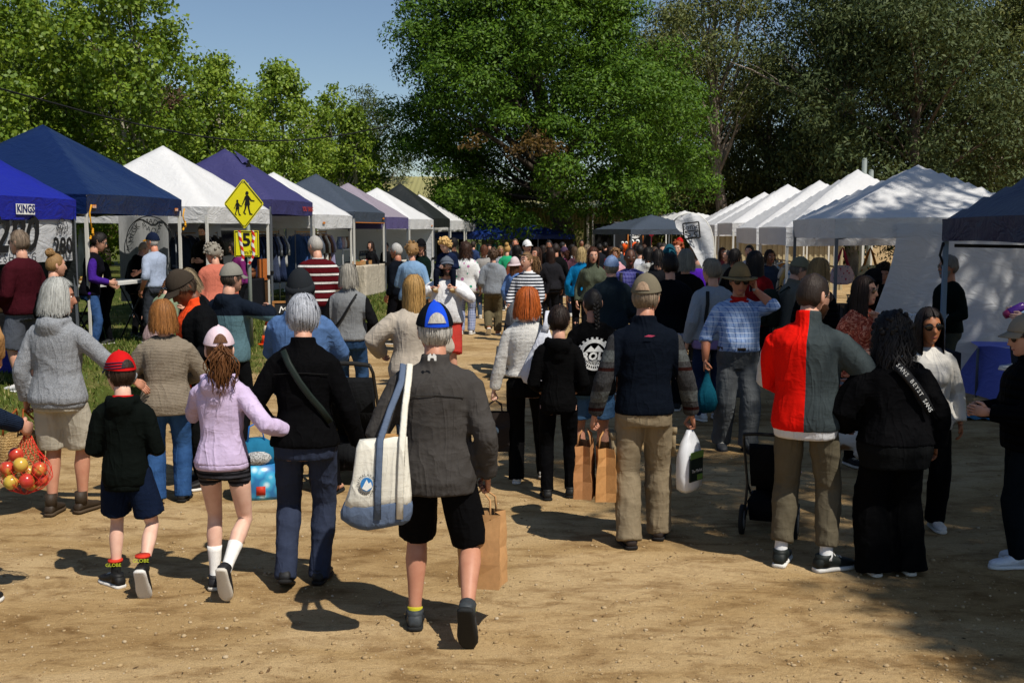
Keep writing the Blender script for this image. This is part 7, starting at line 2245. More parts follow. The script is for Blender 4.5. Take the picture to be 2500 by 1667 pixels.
J29 = person('grey bearded man in dark green jumper standing before the white wall', 2312, 626, d=13.2, rot=100, build=1.08, skin_col='#a87458', pose=dict(la=(-.2, .2, 1.02), ra=(.2, .2, 1.02), head=(0, 2, 0)), hair=('crop', '#77726a'), glasses=('#3a3a3c',), beard=('#77736c', .014), top_wear=tw(T('#0a1411', 'knit'), 'crew', hem=.88, loose=.03, name='jumper'), legs=lg(T('#3a3c34')), shoes='#181818')
J30 = person('person in beige cap and black padded jacket at the right edge', 2516, 798, d=6.9, rot=84, build=1.15, H=1.56, skin_col=LIGHT, pose=dict(la=(-.14, .30, 1.12), ra=(.10, .30, 1.10), le=(-.6, -.4, -1), re=(.6, -.4, -1), head=(4, 10, 0), lf=(-.10, .05, .085, 0, 8), rf=(.10, -.1, .085, 0, 8)), hair=('short', '#2a2420'), hat=('cap', '#8a8070', {}), glasses=('#101010',), top_wear=tw(T('#07080a', 'quilt'), 'stand', hem=.84, loose=.05, name='padded_jacket'), legs=lg(T('#0d1318')), shoes='#d0d4dc', sole='#d8d8d8')
w0 = at_y(2590, 700, 7.35)
J31 = person('small child in denim jacket holding a purple bottle at the right edge', 2590, 0, loc=(w0.x - .02, 7.35, .88), H=.98, rot=100, skin_col=PALE, pose=dict(la=(-.10, .50, 1.22), ra=(.16, .48, 1.26), le=(-.6, -.2, -1), re=(.6, -.2, -1), rh='grip', lf=(-.2, .36, .60, -10, 0), rf=(.2, .36, .60, -10, 0), lk=(-.3, 1, .5), rk=(.3, 1, .5)), hair=('short', '#8a6a44'), top_wear=tw(T('#7f9cc0', 'denim', '#a8c0dc'), 'shirt', hem=.9, loose=.03, name='denim_jacket'), legs=lg(T('#30343c')), shoes='#c8c8c8')
J31b = person('adult carrying the small child beyond the right edge', 2660, 700, d=7.5, rot=90, build=1.1, H=1.72, skin_col=LIGHT, pose=dict(la=(-.16, .26, 1.2), ra=(.16, .26, 1.2)), hair=('short', '#2c221c'), top_wear=tw(T('#30384a')), legs=lg(T('#15181e')))
p_ = J31['W'](J31['gr']); o = thing('drink_bottle', 'purple drink bottle in a small raised hand at the right edge', 'bottle', p_ + Vector((.0, -.01, -.02)))
o.rotation_euler = (0, R(62), 0)
mb = MB(); mb.tube([(0, 0, 0), (0, 0, .01), (0, 0, .10), (0, 0, .115)], [.026, .031, .030, .024], 14); mb.build('bottle_body', plain('bottle_purple', '#5a2a8a', .2, .5), o)
mb = MB(); mb.tube([(0, 0, -.03), (0, 0, .0)], [.024, .031], 14); mb.build('lid', plain('bottle_pink', '#8a2458', .3), o)
# --- left stalls
K = person
K('man in maroon jumper and grey shorts facing left by the vegetable stall', 66, 566, foot=955, rot=74, build=1.22, belly=.06, skin_col=LIGHT, pose=dict(la=(-.2, .2, .98), ra=(.22, .16, .96), head=(0, 2, 0)), hair=('short', '#7a6a5a'), glasses=('#3a3a3c',), top_wear=tw(T('#3a1018', 'knit'), 'crew', hem=.86, loose=.045, name='jumper'), legs=lg(T('#4a4e58', 'denim', '#5c626c'), 'shorts', to=1.0, w=.03), shoes='#d4d4d4', sole='#e0e0e0')
Jb = K('woman with a topknot and black shirt with a cream strap', 138, 622, d=12.6, rot=-38, sex='f', build=1.1, skin_col=LIGHT, hair=('bun', '#8a6a42'), pose=dict(head=(-10, 4, 0)), top_wear=tw(T('#0c0c0d'), 'crew', sleeve='half', hem=.84, loose=.03, name='shirt'), legs=lg(T('#0e0f12')), shoes='#1c1c1c')
strap(Jb, [(.14, 1.43), (.06, 1.33), (-.02, 1.22), (-.10, 1.10)], '#d8d0bc', .03, 'bag_strap', .04)
K('person in a long camel coat cut off by the left edge', -70, 640, d=10.9, rot=20, sex='f', build=1.15, H=1.62, skin_col=LIGHT, hair=('long', '#4a3626'), top_wear=tw(T('#a07a50'), 'stand', hem=.55, loose=.05, name='coat', flare=.1), legs=lg(T('#0f0f12')), shoes='#151515')
J35 = K('man in navy cap and pale blue shirt reaching across the sauce table', 382, 570, d=17.4, rot=62, build=1.15, skin_col='#c88a70', pose=dict(ra=(.12, .52, 1.12), re=(.4, -.6, -.8), rh='flat', head=(8, 4, 0)), hair=('short', '#b8b4ae'), hat=('cap', ('#151d33', '#151d33'), dict(billcol='#c08a2a')), top_wear=tw(T('#9aa6bc'), 'shirt', sleeve='half', hem=.9, loose=.035, name='shirt'), legs=lg(T('#3a3e46')), shoes='#2a2a2a')
K('stallholder in black hoodie with back turned before the round logo banner', 338, 588, d=18.3, rot=-30, build=1.2, skin_col=LIGHT, pose=dict(lean=12, head=(0, 12, 0)), hair=('bald', '#a08a70'), top_wear=tw(T('#08080a'), 'hood', hem=.84, loose=.05, name='hoodie'), legs=lg(T('#0e0f12')), shoes='#181818')
K('woman in purple sleeves and jeans behind the vegetable banner', 224, 566, d=15.6, rot=-70, sex='f', skin_col=LIGHT, pose=dict(lean=8, ra=(.18, .26, 1.05), la=(-.18, .28, 1.0), head=(0, 14, 0)), hair=('short', '#1a1512'), glasses=('#3a3a3c',), top_wear=tw(T('#0c0c12', 'sides', '#3c1f7a', .2), 'crew', loose=.03, name='jumper'), legs=lg(T('#2c4a78', 'denim', '#41608f')), shoes='#303030')
K('dark haired helper leaning over the jars under the navy marquee', 258, 590, d=17.2, rot=150, build=1.05, skin_col=TAN, pose=dict(lean=16, la=(-.15, .30, .98), ra=(.15, .30, .98), head=(0, 20, 0)), hair=('short', '#1c1715'), top_wear=tw(T('#0c0d10')), legs=lg(T('#0f1014')))
K('woman in sage and pink knit with a brown braid leaning forward', 388, 628, d=13.4, rot=-40, sex='f', build=1.15, H=1.60, skin_col=PALE, pose=dict(lean=16, ra=(.14, .30, 1.05), la=(-.14, .30, 1.05), head=(-12, 8, 0)), hair=('braid', '#5a3a22'), top_wear=tw(T('#7c8a70', 'ombre', '#b49a9a', 1.02), 'crew', hem=.80, loose=.045, name='knit_jumper', bust=False), legs=lg(T('#0c0c0e')), shoes='#2a2a2a')
K('fair woman looking down between the hi-vis man and the teal fleece', 488, 652, d=11.8, rot=150, sex='f', skin_col=LIGHT, pose=dict(lean=8, head=(0, 22, 0), la=(-.02, .2, 1.3), le=(-1, 0, -.6)), hair=('bob', '#8a7a60'), top_wear=tw(T('#141417')), legs=lg(T('#17181c')))
K('tall bearded stallholder in black behind the white marquee table', 506, 548, d=21.4, rot=165, build=1.25, skin_col=LIGHT, pose=dict(la=(-.1, .28, 1.1), ra=(.1, .28, 1.1), head=(0, 18, 0)), hair=('short', '#241c18'), beard=('#3a302a', .03), top_wear=tw(T('#09090a'), 'crew', name='shirt'), legs=lg(T('#0f0f12')))
K('curly grey haired woman in salmon cardigan', 532, 594, d=16.2, rot=20, sex='f', build=1.2, skin_col=LIGHT, pose=dict(lean=10, head=(40, 14, 0)), hair=('curly', '#8a8478'), top_wear=tw(T('#c4705c', 'knit'), 'crew', loose=.045, name='cardigan'), legs=lg(T('#18191e')))
K('woman in magenta jumper under the white marquee', 592, 590, d=20.8, rot=120, sex='f', build=1.1, skin_col=LIGHT, pose=dict(lean=8, head=(0, 16, 0)), hair=('bob', '#1e1714'), top_wear=tw(T('#6e2460'), 'crew', name='jumper'), legs=lg(T('#111215')))
J43 = K('man in maroon and white striped rugby top with a shoulder bag', 778, 578, d=16.6, rot=18, build=1.2, skin_col=LIGHT, pose=dict(la=(-.16, .26, 1.08), ra=(.2, .2, 1.0), head=(30, 14, 0)), hair=('crop', '#a09c96'), top_wear=tw(T('#4e0f16', 'rugby', '#cfccc8', 8.0, col3='#0e0c12'), 'shirt', hem=.86, loose=.045, name='rugby_top'), legs=lg(T('#1c2030')), shoes='#222222')
K('older man in navy top seen at the bottle stall', 972, 596, d=20.5, rot=60, build=1.15, skin_col='#b47a60', pose=dict(head=(10, 4, 0)), hair=('short', '#a8a6a2'), top_wear=tw(T('#0b0f16'), 'crew', name='jumper'), legs=lg(T('#0f1015')))
K('woman in pale denim shirt with short blonde hair', 1008, 594, d=19.2, rot=-8, sex='f', build=1.15, skin_col=LIGHT, pose=dict(la=(-.14, .24, 1.12), head=(24, 6, 0)), hair=('mess', '#8a6a42'), top_wear=tw(T('#6f90b4', 'denim', '#8cabc8'), 'shirt', hem=.84, loose=.04, name='denim_shirt'), legs=lg(T('#0e1118')))
K('woman in black cap and dark green jumper holding a cup', 1030, 586, d=23, rot=150, sex='f', skin_col=LIGHT, pose=dict(la=(-.08, .26, 1.15), ra=(.08, .26, 1.15), head=(20, 6, 0)), hair=('long', '#1c1512'), hat=('cap', '#121214', {}), top_wear=tw(T('#0b1914'), 'crew'), legs=lg(T('#0f1014')))
K('dark bobbed woman in navy near the far left stalls', 1108, 582, d=27, rot=80, sex='f', skin_col=TAN, hair=('bob', '#120e0d'), top_wear=tw(T('#0c121f')), legs=lg(T('#0f1014')))
K('woman in white floral shirt and blue gingham trousers', 1138, 594, d=22.4, rot=-4, sex='f', build=1.25, skin_col=LIGHT, hair=('curly_long', '#3a2418'), top_wear=tw(T('#cfd0d0', 'floral', '#3f8a72', 9, col3='#a86a90'), 'crew', hem=.82, loose=.05, sleeve='half', name='floral_shirt'), legs=lg(T('#8a94b0', 'check', '#3a4a86', 24, col3='#d0d4e0'), w=.02), shoes='#d0d0d0')
K('woman in long pale grey cardigan with brown bob', 1182, 600, d=26.5, rot=8, sex='f', build=1.1, skin_col=LIGHT, hair=('bob', '#5a3522'), top_wear=tw(T('#8f8c88'), 'crew', hem=.62, loose=.05, name='cardigan'), legs=lg(T('#384658', 'denim', '#4c5c72')), shoes='#b8b4ac')
K('dark haired seller inside the slate marquee', 908, 592, d=30.6, rot=150, sex='f', skin_col=LIGHT, hair=('bob', '#2a1c16'), top_wear=tw(T('#141417')), legs=lg(T('#0f1014')))
K('shadowed seller inside the mauve marquee', 945, 594, d=33.0, rot=160, skin_col=LIGHT, hair=('short', '#2c241c'), top_wear=tw(T('#171719')), legs=lg(T('#0f1014')))
# --- the crowd in the middle
K('man in white baseball cap and brown shirt in the middle crowd', 1286, 588, d=25, rot=-150, build=1.1, skin_col=LIGHT, hair=('short', '#3a2a20'), hat=('cap', '#d8d8d6', {}), top_wear=tw(T('#4a2a24')), legs=lg(T('#17181c')))
K('child in floral bucket hat beside the striped woman', 1256, 630, d=21, rot=-30, sex='f', skin_col=LIGHT, hair=('long', '#5a3a24'), hat=('bucket', ('#c8b8bc', '#c8b8bc')), top_wear=tw(T('#5a7ab0')), legs=lg(T('#30405c')))
K('woman in bright green top near the clothes rack', 1238, 598, d=29, rot=-10, sex='f', skin_col=LIGHT, hair=('bun', '#b08a50'), top_wear=tw(T('#2aa070')), legs=lg(T('#17191f')))
K('man with cropped hair and rosy face above the crowd', 1258, 584, d=33, rot=170, skin_col='#c48468', hair=('buzz', '#5a4432'), top_wear=tw(T('#3a3c44')), legs=lg(T('#17191f')))
K('dark haired woman with brown bag before the white cap man', 1262, 600, d=24, rot=6, sex='f', skin_col=TAN, hair=('long', '#120e0c'), top_wear=tw(T('#6a3a2a')), legs=lg(T('#17191f')))
K('woman with long brown hair in dark shirt looking left', 1310, 606, d=21.5, rot=140, sex='f', skin_col=TAN, hair=('long', '#3a2418'), top_wear=tw(T('#19181b')), legs=lg(T('#141519')))
K('bearded man in black facing the camera near the van', 1340, 588, d=29, rot=170, build=1.1, skin_col=BROWN, hair=('short', '#15100e'), beard=('#15100e', .014), top_wear=tw(T('#0c0d0f')), legs=lg(T('#0f1014')))
K('man in black jacket with back turned near the van', 1356, 596, d=26, rot=0, build=1.15, skin_col=TAN, hair=('short', '#241a15'), top_wear=tw(T('#0d0e0f')), legs=lg(T('#0f1014')))
Jp = K('woman in pink hoodie, plum cap and black shorts', 1378, 604, foot=772, rot=10, sex='f', build=1.15, skin_col=LIGHT, pose=dict(la=(-.2, .22, 1.05), head=(20, 4, 0)), hair=('pony', '#4a2a1c'), hat=('cap', '#4a3a50', {}), top_wear=tw(T('#c85a92'), 'hood', hem=.80, loose=.05, name='hoodie'), legs=lg(T('#0a0a0b'), 'shorts', to=.5, w=.03), shoes='#c8b8b8')
backpack(Jp, 'purple blue backpack on the woman in the pink hoodie', '#2a2468', .24, .40, .14)
K('blonde woman in bright blue jacket beside the pink hoodie', 1418, 606, d=20.8, rot=-10, sex='f', build=1.1, skin_col=LIGHT, hair=('bob', '#b09868'), top_wear=tw(T('#0d6a9c'), 'stand', name='jacket'), legs=lg(T('#0f1014')), shoes='#303030')
K('woman in olive jumper with long auburn hair facing the camera', 1446, 605, d=18.8, rot=176, sex='f', build=1.1, skin_col=LIGHT, pose=dict(la=(-.12, .2, 1.05), head=(8, 8, 0)), hair=('long', '#4a2a1a'), top_wear=tw(T('#4c5244'), 'stand', hem=.88, loose=.025, name='jumper'), legs=lg(T('#111215')))
K('man in pale denim cap and dark teal jacket', 1492, 628, d=14.2, rot=2, build=1.2, skin_col=LIGHT, hair=('short', '#8a8478'), hat=('cap', '#8fa6cc', {}), pose=dict(la=(-.2, .2, 1.0), ra=(.2, .2, 1.0)), top_wear=tw(T('#222d34', 'fleece'), 'stand', hem=.86, loose=.045, name='jacket'), legs=lg(T('#8f8f88')), shoes='#303030')
J56 = K('balding man in violet checked shirt with backpack straps', 1536, 608, d=16.8, rot=172, build=1.15, skin_col=DARKS, hair=('receding', '#2c2826'), pose=dict(head=(10, 6, 0)), top_wear=tw(T('#4a4a86', 'check', '#2c2c5c', 22, col3='#8a8ac0'), 'shirt', hem=.86, name='checked_shirt'), legs=lg(T('#1c2430')))
for sg in (-1, 1):
 mb = MB(); mb.tube([front_pt(J56, sg * .12, z, .04) for z in (1.42, 1.36, 1.28, 1.2, 1.1)], [(.025, .008)] * 5, 6); mb.build('bag_strap', plain('strap_black', '#121212', .6), J56['root'])
K('person in white hoodie with dark hair in the crowd', 1580, 606, d=20.5, rot=-4, build=1.05, skin_col=TAN, hair=('bob', '#120e0d'), top_wear=tw(T('#b8b8b4'), 'hood', loose=.05, name='hoodie'), legs=lg(T('#17191f')))
K('person in white shirt left of the white hoodie', 1560, 600, d=24, rot=5, build=1.05, skin_col=LIGHT, hair=('short', '#15110f'), top_wear=tw(T('#c4c8d0'), 'shirt'), legs=lg(T('#17191f')))
K('woman in dark jumper over a white shirt, seen from behind', 1634, 622, d=12.9, rot=0, sex='f', build=1.2, skin_col=LIGHT, hair=('short', '#1c1512'), top_wear=tw(T('#0a0c11'), 'shirt', hem=.90, loose=.045, name='jumper', bust=False, hem_mat=T('#b4bcd4'), hem2=.82), legs=lg(T('#0d0f12')), shoes='#1c1c1c')
J60 = K('woman with silver bob and cream tote on her shoulder', 1672, 612, d=14.6, rot=-18, sex='f', build=1.15, skin_col=LIGHT, hair=('bob', '#7c786c'), top_wear=tw(T('#0e0e0f'), 'crew', hem=.86), legs=lg(T('#3a352e')), shoes='#202020')
o = held('tote_bag', 'cream printed tote bag on the silver haired woman', 'bag', J60, (-.12, -.24, .72), 0)
mb = MB(); mb.rings([[(a * x, b * y, z) for x, y in ((-1, -1), (0, -1.2), (1, -1), (1, 1), (0, 1.2), (-1, 1))] for z, a, b in ((0, .15, .04), (.05, .18, .06), (.30, .18, .05), (.38, .17, .025))]); mb.build('body', T('#a39c88'), o)
mb = MB(); mb.tube([(-.06, -.03, .36), (-.03, .0, .60), (.03, .06, .72), (.05, .18, .70)], .010, 6); mb.build('strap', T('#a39c88'), o)
text('THE', .05, INK, o, (0, -.075, .25), (R(90), 0, 0)); text('TOTE', .075, INK, o, (0, -.075, .18), (R(90), 0, 0), bold=.003)
J61 = K('short haired woman in pale grey knit and lilac shirt with a black strap', 1738, 634, d=12.2, rot=14, sex='f', build=1.2, skin_col=LIGHT, pose=dict(head=(20, 4, 0)), hair=('crop', '#867c6c'), top_wear=tw(T('#7f868e', 'heather', '#989fa8'), 'crew', hem=.90, loose=.05, name='knit_top', bust=False, hem_mat=T('#8a7ab0'), hem2=.80), legs=lg(T('#1f2a44')), shoes='#c8c8c8')
strap(J61, [(-.12, 1.43), (-.13, 1.3), (-.14, 1.15), (-.15, 1.0)], '#101010', .02, 'bag_strap', .06)
K('red-haired person in the crowd behind the feather flag', 1652, 592, d=21, rot=160, sex='f', skin_col=LIGHT, hair=('curly', '#8a4420'), top_wear=tw(T('#1e1e21')), legs=lg(T('#141519')))
K('man in dark sunglasses and cropped hair left of the red-haired person', 1618, 596, d=19.5, rot=165, skin_col=LIGHT, hair=('short', '#2c221c'), glasses=('#101010',), top_wear=tw(T('#121417')), legs=lg(T('#141519')))
K('man in red cap in the far crowd', 1656, 582, d=31, rot=20, skin_col=LIGHT, hair=('short', '#2c221c'), hat=('cap', '#b01a1c', {}), top_wear=tw(T('#3a4030')), legs=lg(T('#141519')))
K('person in teal beanie near the feather flag', 1632, 602, d=18, rot=150, skin_col=LIGHT, hair=('short', '#2c221c'), hat=('beanie', '#1c4a58'), glasses=('#101010',), top_wear=tw(T('#111215')), legs=lg(T('#141519')))
J64 = K('person with a purple backpack near the feather flag', 1700, 606, d=20, rot=-10, skin_col=LIGHT, hair=('short', '#5a4a38'), top_wear=tw(T('#5a5650')), legs=lg(T('#141519')))
backpack(J64, 'bright purple backpack in the crowd by the feather flag', '#4a1f9a', .3, .44, .16)
K('woman with long dark hair and red coat at the right stalls', 1842, 616, d=15, rot=-30, sex='f', build=1.1, skin_col=TAN, pose=dict(head=(60, 4, 0)), hair=('long', '#17110f'), top_wear=tw(T('#7a1418'), 'crew', hem=.8, loose=.04, name='coat'), legs=lg(T('#0f1014')))
K('dark haired shopper at the white marquees', 1790, 610, d=19, rot=-60, sex='f', skin_col=TAN, hair=('bob', '#17110f'), top_wear=tw(T('#0e0f12')), legs=lg(T('#0f1014')))
K('young seller in white shirt behind the hanging rail', 1826, 600, d=22.5, rot=150, skin_col=LIGHT, hair=('short', '#15110f'), top_wear=tw(T('#b0b2b8')), legs=lg(T('#0f1014')))
K('seller in grey at the third white marquee', 1772, 612, d=24.5, rot=120, skin_col=LIGHT, hair=('short', '#6a625a'), top_wear=tw(T('#5a605c')), legs=lg(T('#0f1014')))
# a scatter of smaller heads deeper in the crowd: each dressed apart
far = [(1195, 598, 33, 'f', 'bob', '#2c1c14', '#d0d0cc', 'woman in white knit far left of the crowd'), (1222, 602, 30, 'f', 'long', '#a88a58', '#8a8f96', 'blonde woman in grey by the clothes rack'),
       (1325, 600, 33, 'f', 'bob', '#241812', '#26282c', 'dark haired woman in charcoal near the van door'), (1372, 592, 35, 'm', 'short', '#15110f', '#101214', 'man in black directly before the shed wall'),
       (1396, 598, 30, 'f', 'long', '#17110e', '#b8b8bc', 'woman with very long black hair in pale grey'), (1402, 604, 27, 'f', 'bob', '#55402c', '#5a3a44', 'woman in dusky rose behind the blue jacket'),
       (1432, 600, 31, 'f', 'curly', '#6a5a48', '#4a5a50', 'curly haired woman in sage far behind the olive jumper'), (1462, 596, 32, 'm', 'short', '#17120f', '#1a1c22', 'man in near black beside the coffee queue'),
       (1476, 592, 36, 'm', 'short', '#0f0c0b', '#0e0f11', 'barista shape at the dark shed doorway'), (1490, 604, 26, 'f', 'bob', '#2a1a14', '#a83a40', 'woman in raspberry top in the coffee queue'),
       (1500, 608, 23, 'f', 'curly', '#7a5a3a', '#c09098', 'woman in blush top behind the denim cap'), (1512, 598, 30, 'm', 'short', '#1c1613', '#33404c', 'man in slate blue in the coffee queue'),
       (1552, 596, 31, 'f', 'long', '#241812', '#26302a', 'woman in forest green before the coffee stall'), (1596, 604, 25, 'm', 'short', '#3a2c22', '#404650', 'man in steel grey before the slate marquee'),
       (1608, 594, 31, 'f', 'bob', '#17110f', '#1c1e24', 'dark shape of a woman under the slate marquee'), (1688, 602, 26, 'f', 'bob', '#4a3424', '#24384a', 'woman in deep blue left of the purple backpack'),
       (1716, 604, 27, 'm', 'short', '#5a5048', '#4a4238', 'man in brown right of the purple backpack'), (1760, 606, 27, 'f', 'long', '#3a2418', '#70323a', 'woman in wine red by the far white marquees'),
       (1156, 590, 34, 'm', 'short', '#2a2018', '#2c3a5c', 'man in blue before the blue marquee'), (1344, 606, 23.5, 'f', 'long', '#2c1a12', '#202024', 'woman in charcoal behind the pink hoodie'),
       (1875, 612, 20, 'f', 'bob', '#2c1c14', '#2a3648', 'shopper in navy inside the white marquee'), (1604, 612, 17.5, 'f', 'bob', '#17110f', '#15161a', 'woman in black coat left of the dark jumper'),
       (1418, 586, 40, 'm', 'short', '#17120f', '#20242c', 'small far figure by the shed downpipe'), (1570, 598, 34, 'f', 'long', '#4a3020', '#b07a58', 'woman in apricot before the coffee stall')]
rf_ = np.random.RandomState(77)
for px_, tp_, d_, sx_, hs_, hcol_, tcol_, lab_ in far:
 K(lab_, px_, tp_, d=d_, rot=float(rf_.choice([0, 10, -20, 165, 190, 60, -70])), sex=sx_, build=float(rf_.uniform(1.0, 1.2)), skin_col=[LIGHT, TAN, PALE, BROWN][rf_.randint(4)], hair=(hs_, hcol_),
      top_wear=tw(T(tcol_), ['crew', 'stand', 'hood'][rf_.randint(3)], hem=float(rf_.uniform(.80, .9)), loose=.04), legs=lg(T(['#1c2230', '#15161a', '#33415a', '#2c2a28'][rf_.randint(4)])), shoes=['#222222', '#c8c8c4', '#3a2c22'][rf_.randint(3)], group='people deep in the crowd')
def seam(J, pts, col, off):
 mb = MB(); mb.tube([back_pt(J, x, z, off) for x, z in pts], .0028, 4); mb.build('seam', plain('seam_' + col, col, .9), J['root'])
for J_, col_, off_ in ((J1, '#2c2a28', .034), (J4, '#060607', .034)):
 seam(J_, [(x, 1.315 + .012 * math.cos(x * 12)) for x in np.linspace(-.16, .16, 11)], col_, off_)
ORD = ('first', 'second', 'third', 'fourth', 'fifth', 'sixth', 'seventh', 'eighth', 'ninth', 'tenth')
# ------------------------------------------------------------------ stall goods
M_TIMB = plain('pale_timber', '#b08a5a', .6); M_CARD = plain('cardboard', '#a5794a', .8); M_DTIM = plain('dark_timber', '#4a3018', .6)
def LT(y, back):   # a place inside the left row: distance along the row and behind the front line
 u = Vector((LM, 1, 0)).normalized(); v = Vector((u.y, -u.x, 0))
 p = Vector((LA + LM * y, y, 0)) - v * back
 return Vector((p.x, p.y, .35))
def RT(y, back):
 u = Vector((RM, 1, 0)).normalized(); v = Vector((u.y, -u.x, 0))
 p = Vector((RA + RM * y, y, 0)) + v * back
 return Vector((p.x, p.y, 0))
RZL, RZR = -math.atan(LM), -math.atan(RM)
def table(label, loc, rz, w_, dp, h, top_m, cloth_m=None, legs='x', clen=.65):
 """local y runs along the row"""
 o = thing('trestle_table', label, 'table', loc, rz)
 mb = MB(); mb.box((0, 0, h - .02), (dp, w_, .04)); mb.build('table_top', top_m, o, smooth=False)
 for sy in (-1, 1):
  mb = MB(); y = sy * (w_ / 2 - .15)
  mb.tube([(-dp * .4, y, 0), (dp * .4, y, h - .04)], .014, 6); mb.tube([(dp * .4, y, 0), (-dp * .4, y, h - .04)], .014, 6); mb.build('leg', M_BLK, o)
 if cloth_m:
  mb = MB(); n = 60; rings = []
  per = []
  for i in range(n):
   t = i / n * 4; k = int(t); f = t - k
   a, b = dp / 2 + .012, w_ / 2 + .012
   c = [(-a, -b), (a, -b), (a, b), (-a, b)]
   p, q = c[k], c[(k + 1) % 4]; per.append((p[0] + (q[0] - p[0]) * f, p[1] + (q[1] - p[1]) * f))
  for f in (0, .05, .35, .7, 1):
   rings.append([(x * (1 + .02 * f + .02 * f * math.sin(i * 1.7)), y * (1 + .012 * f + .012 * f * math.sin(i * 1.1)), h + .004 - clen * f * h) for i, (x, y) in enumerate(per)])
  mb.rings(rings, 0, True, False); mb.build('tablecloth', cloth_m, o)
 return o
def box_thing(name, label, cat, loc, size, mat, rz=0, group=None, lid=None, open_=False):
 o = thing(name, label, cat, loc, rz, group)
 x, y, z = size
 mb = MB()
 t = .012
 mb.box((0, 0, t / 2), (x, y, t))
 for sx in (-1, 1): mb.box((sx * (x / 2 - t / 2), 0, z / 2 + t / 2), (t, y, z - .001))
 for sy in (-1, 1): mb.box((0, sy * (y / 2 - t / 2), z / 2 + t / 2), (x - 2 * t - .001, t, z - .004))
 mb.build('sides', mat, o, smooth=False)
 return o
def fill(o, n, size, mk, mat, name, seed=1, rad=.04):
 r = np.random.RandomState(seed)
 proto = None
 for k in range(n):
  if proto is None:
   mb = MB(); mk(mb); proto = mb.build(name, mat, o); q = proto
  else:
   q = proto.copy(); COL.objects.link(q); q.parent = o
  q.location = (r.uniform(-.5, .5) * (size[0] - .08), r.uniform(-.5, .5) * (size[1] - .08), size[2] * (.75 + .35 * r.rand()))
  q.rotation_euler = (r.uniform(-.5, .5), r.uniform(-.5, .5), r.uniform(0, 6.28))
# vegetable stall
o = table('produce table at the front of the vegetable stall', LT(13.3, .75), RZL, 2.4, .8, .72, M_DTIM, T('#18191b'))
for k, (yy, bk, lab, col, nm) in enumerate(((12.55, .55, 'cardboard box of orange carrots on the produce table', '#c8641a', 'carrot'), (13.05, .55, 'cardboard box of pale parsnips on the produce table', '#cdb87c', 'parsnip'), (13.6, .60, 'cardboard box of oranges on the produce table', '#d87a14', 'orange'), (14.1, .6, 'cardboard box of red capsicums on the produce table', '#a81812', 'capsicum'))):
 p = LT(yy, bk); p.z += .73
 b = box_thing('produce_box', lab, 'box', p, (.42, .40, .14), M_CARD, RZL)
 if nm in ('carrot', 'parsnip'): mk = lambda m: m.tube([(-.10, 0, 0), (-.06, 0, 0), (.10, 0, .01)], [.012, .020, .004], 7)
 else: mk = lambda m: m.ball((0, 0, 0), (.042, .042, .040), 10, 7)
 fill(b, 16, (.42, .40, .14), mk, plain(nm + '_skin', col, .5), nm, k)
 if nm == 'carrot':
  r = np.random.RandomState(8); V, F = leaves(np.array([(r.uniform(-.18, .18), r.uniform(-.18, .18), .2) for _ in range(14)]), 24, .10, .07, r)
  link('carrot_tops', fast_mesh('carrot_tops', V, F, L_PLANE), b)
p = ground_at(28, 905)
b = box_thing('plastic_tub', 'blue plastic tub on the grass under the vegetable stall', 'tub', (p.x, p.y, p.z), (.46, .5, .28), plain('tub_blue', '#1c2aa0', .4), RZL)
# sauce table
tb = table('white folding table with sauces under the navy marquee', LT(16.9, .55), RZL, 1.9, .62, .98, plain('table_white', '#d6d6d2', .4))
p = LT(16.35, .42); p.z += .985
def bottle(label, loc, col, h=.26, rad=.04, cap='#c8c8c4', cat='bottle', group=None):
 o = thing('bottle', label, cat, loc, 0, group)
 mb = MB(); mb.tube([(0, 0, 0), (0, 0, .01), (0, 0, h * .62), (0, 0, h * .80), (0, 0, h * .92)], [rad * .9, rad, rad, rad * .55, rad * .5], 12); mb.build('glass', plain('bottle_' + col, col, .15, .5), o)
 mb = MB(); mb.tube([(0, 0, h * .915), (0, 0, h)], rad * .58, 12); mb.build('cap', plain('cap_' + cap, cap, .4), o)
 mb = MB(); mb.tube([(0, 0, h * .2), (0, 0, h * .5)], rad * 1.03, 12, cap=False); mb.build('paper_label', plain('label_paper', '#cfc4a4', .7), o)
 return o
bottle('tall red sauce bottle on the white folding table', p + Vector((.05, .0, 0)), '#a81c10', .34, .052)
for k in range(6):
 q = LT(16.05 + .09 * (k % 3), .40 + .09 * (k // 3)); q.z += .985
 bottle(('front left', 'front middle', 'front right', 'back left', 'back middle', 'back right')[k] + ' amber jar beside the red sauce bottle', q, '#6e4a14', .11, .036, '#c8a23a', 'jar', 'amber jars on the sauce table')
o = thing('folding_chair', 'black folding stool frame below the sauce table', 'stool', LT(16.7, .9), RZL + .4)
for sy in (-1, 1):
 mb = MB(); mb.tube([(-.22, sy * .2, 0), (.2, sy * .2, .5)], .012, 6); mb.tube([(.22, sy * .2, 0), (-.2, sy * .2, .5)], .012, 6); mb.build('leg', M_BLK, o)
mb = MB(); mb.box((0, 0, .505), (.42, .44, .02)); mb.build('seat', T('#16171a'), o)
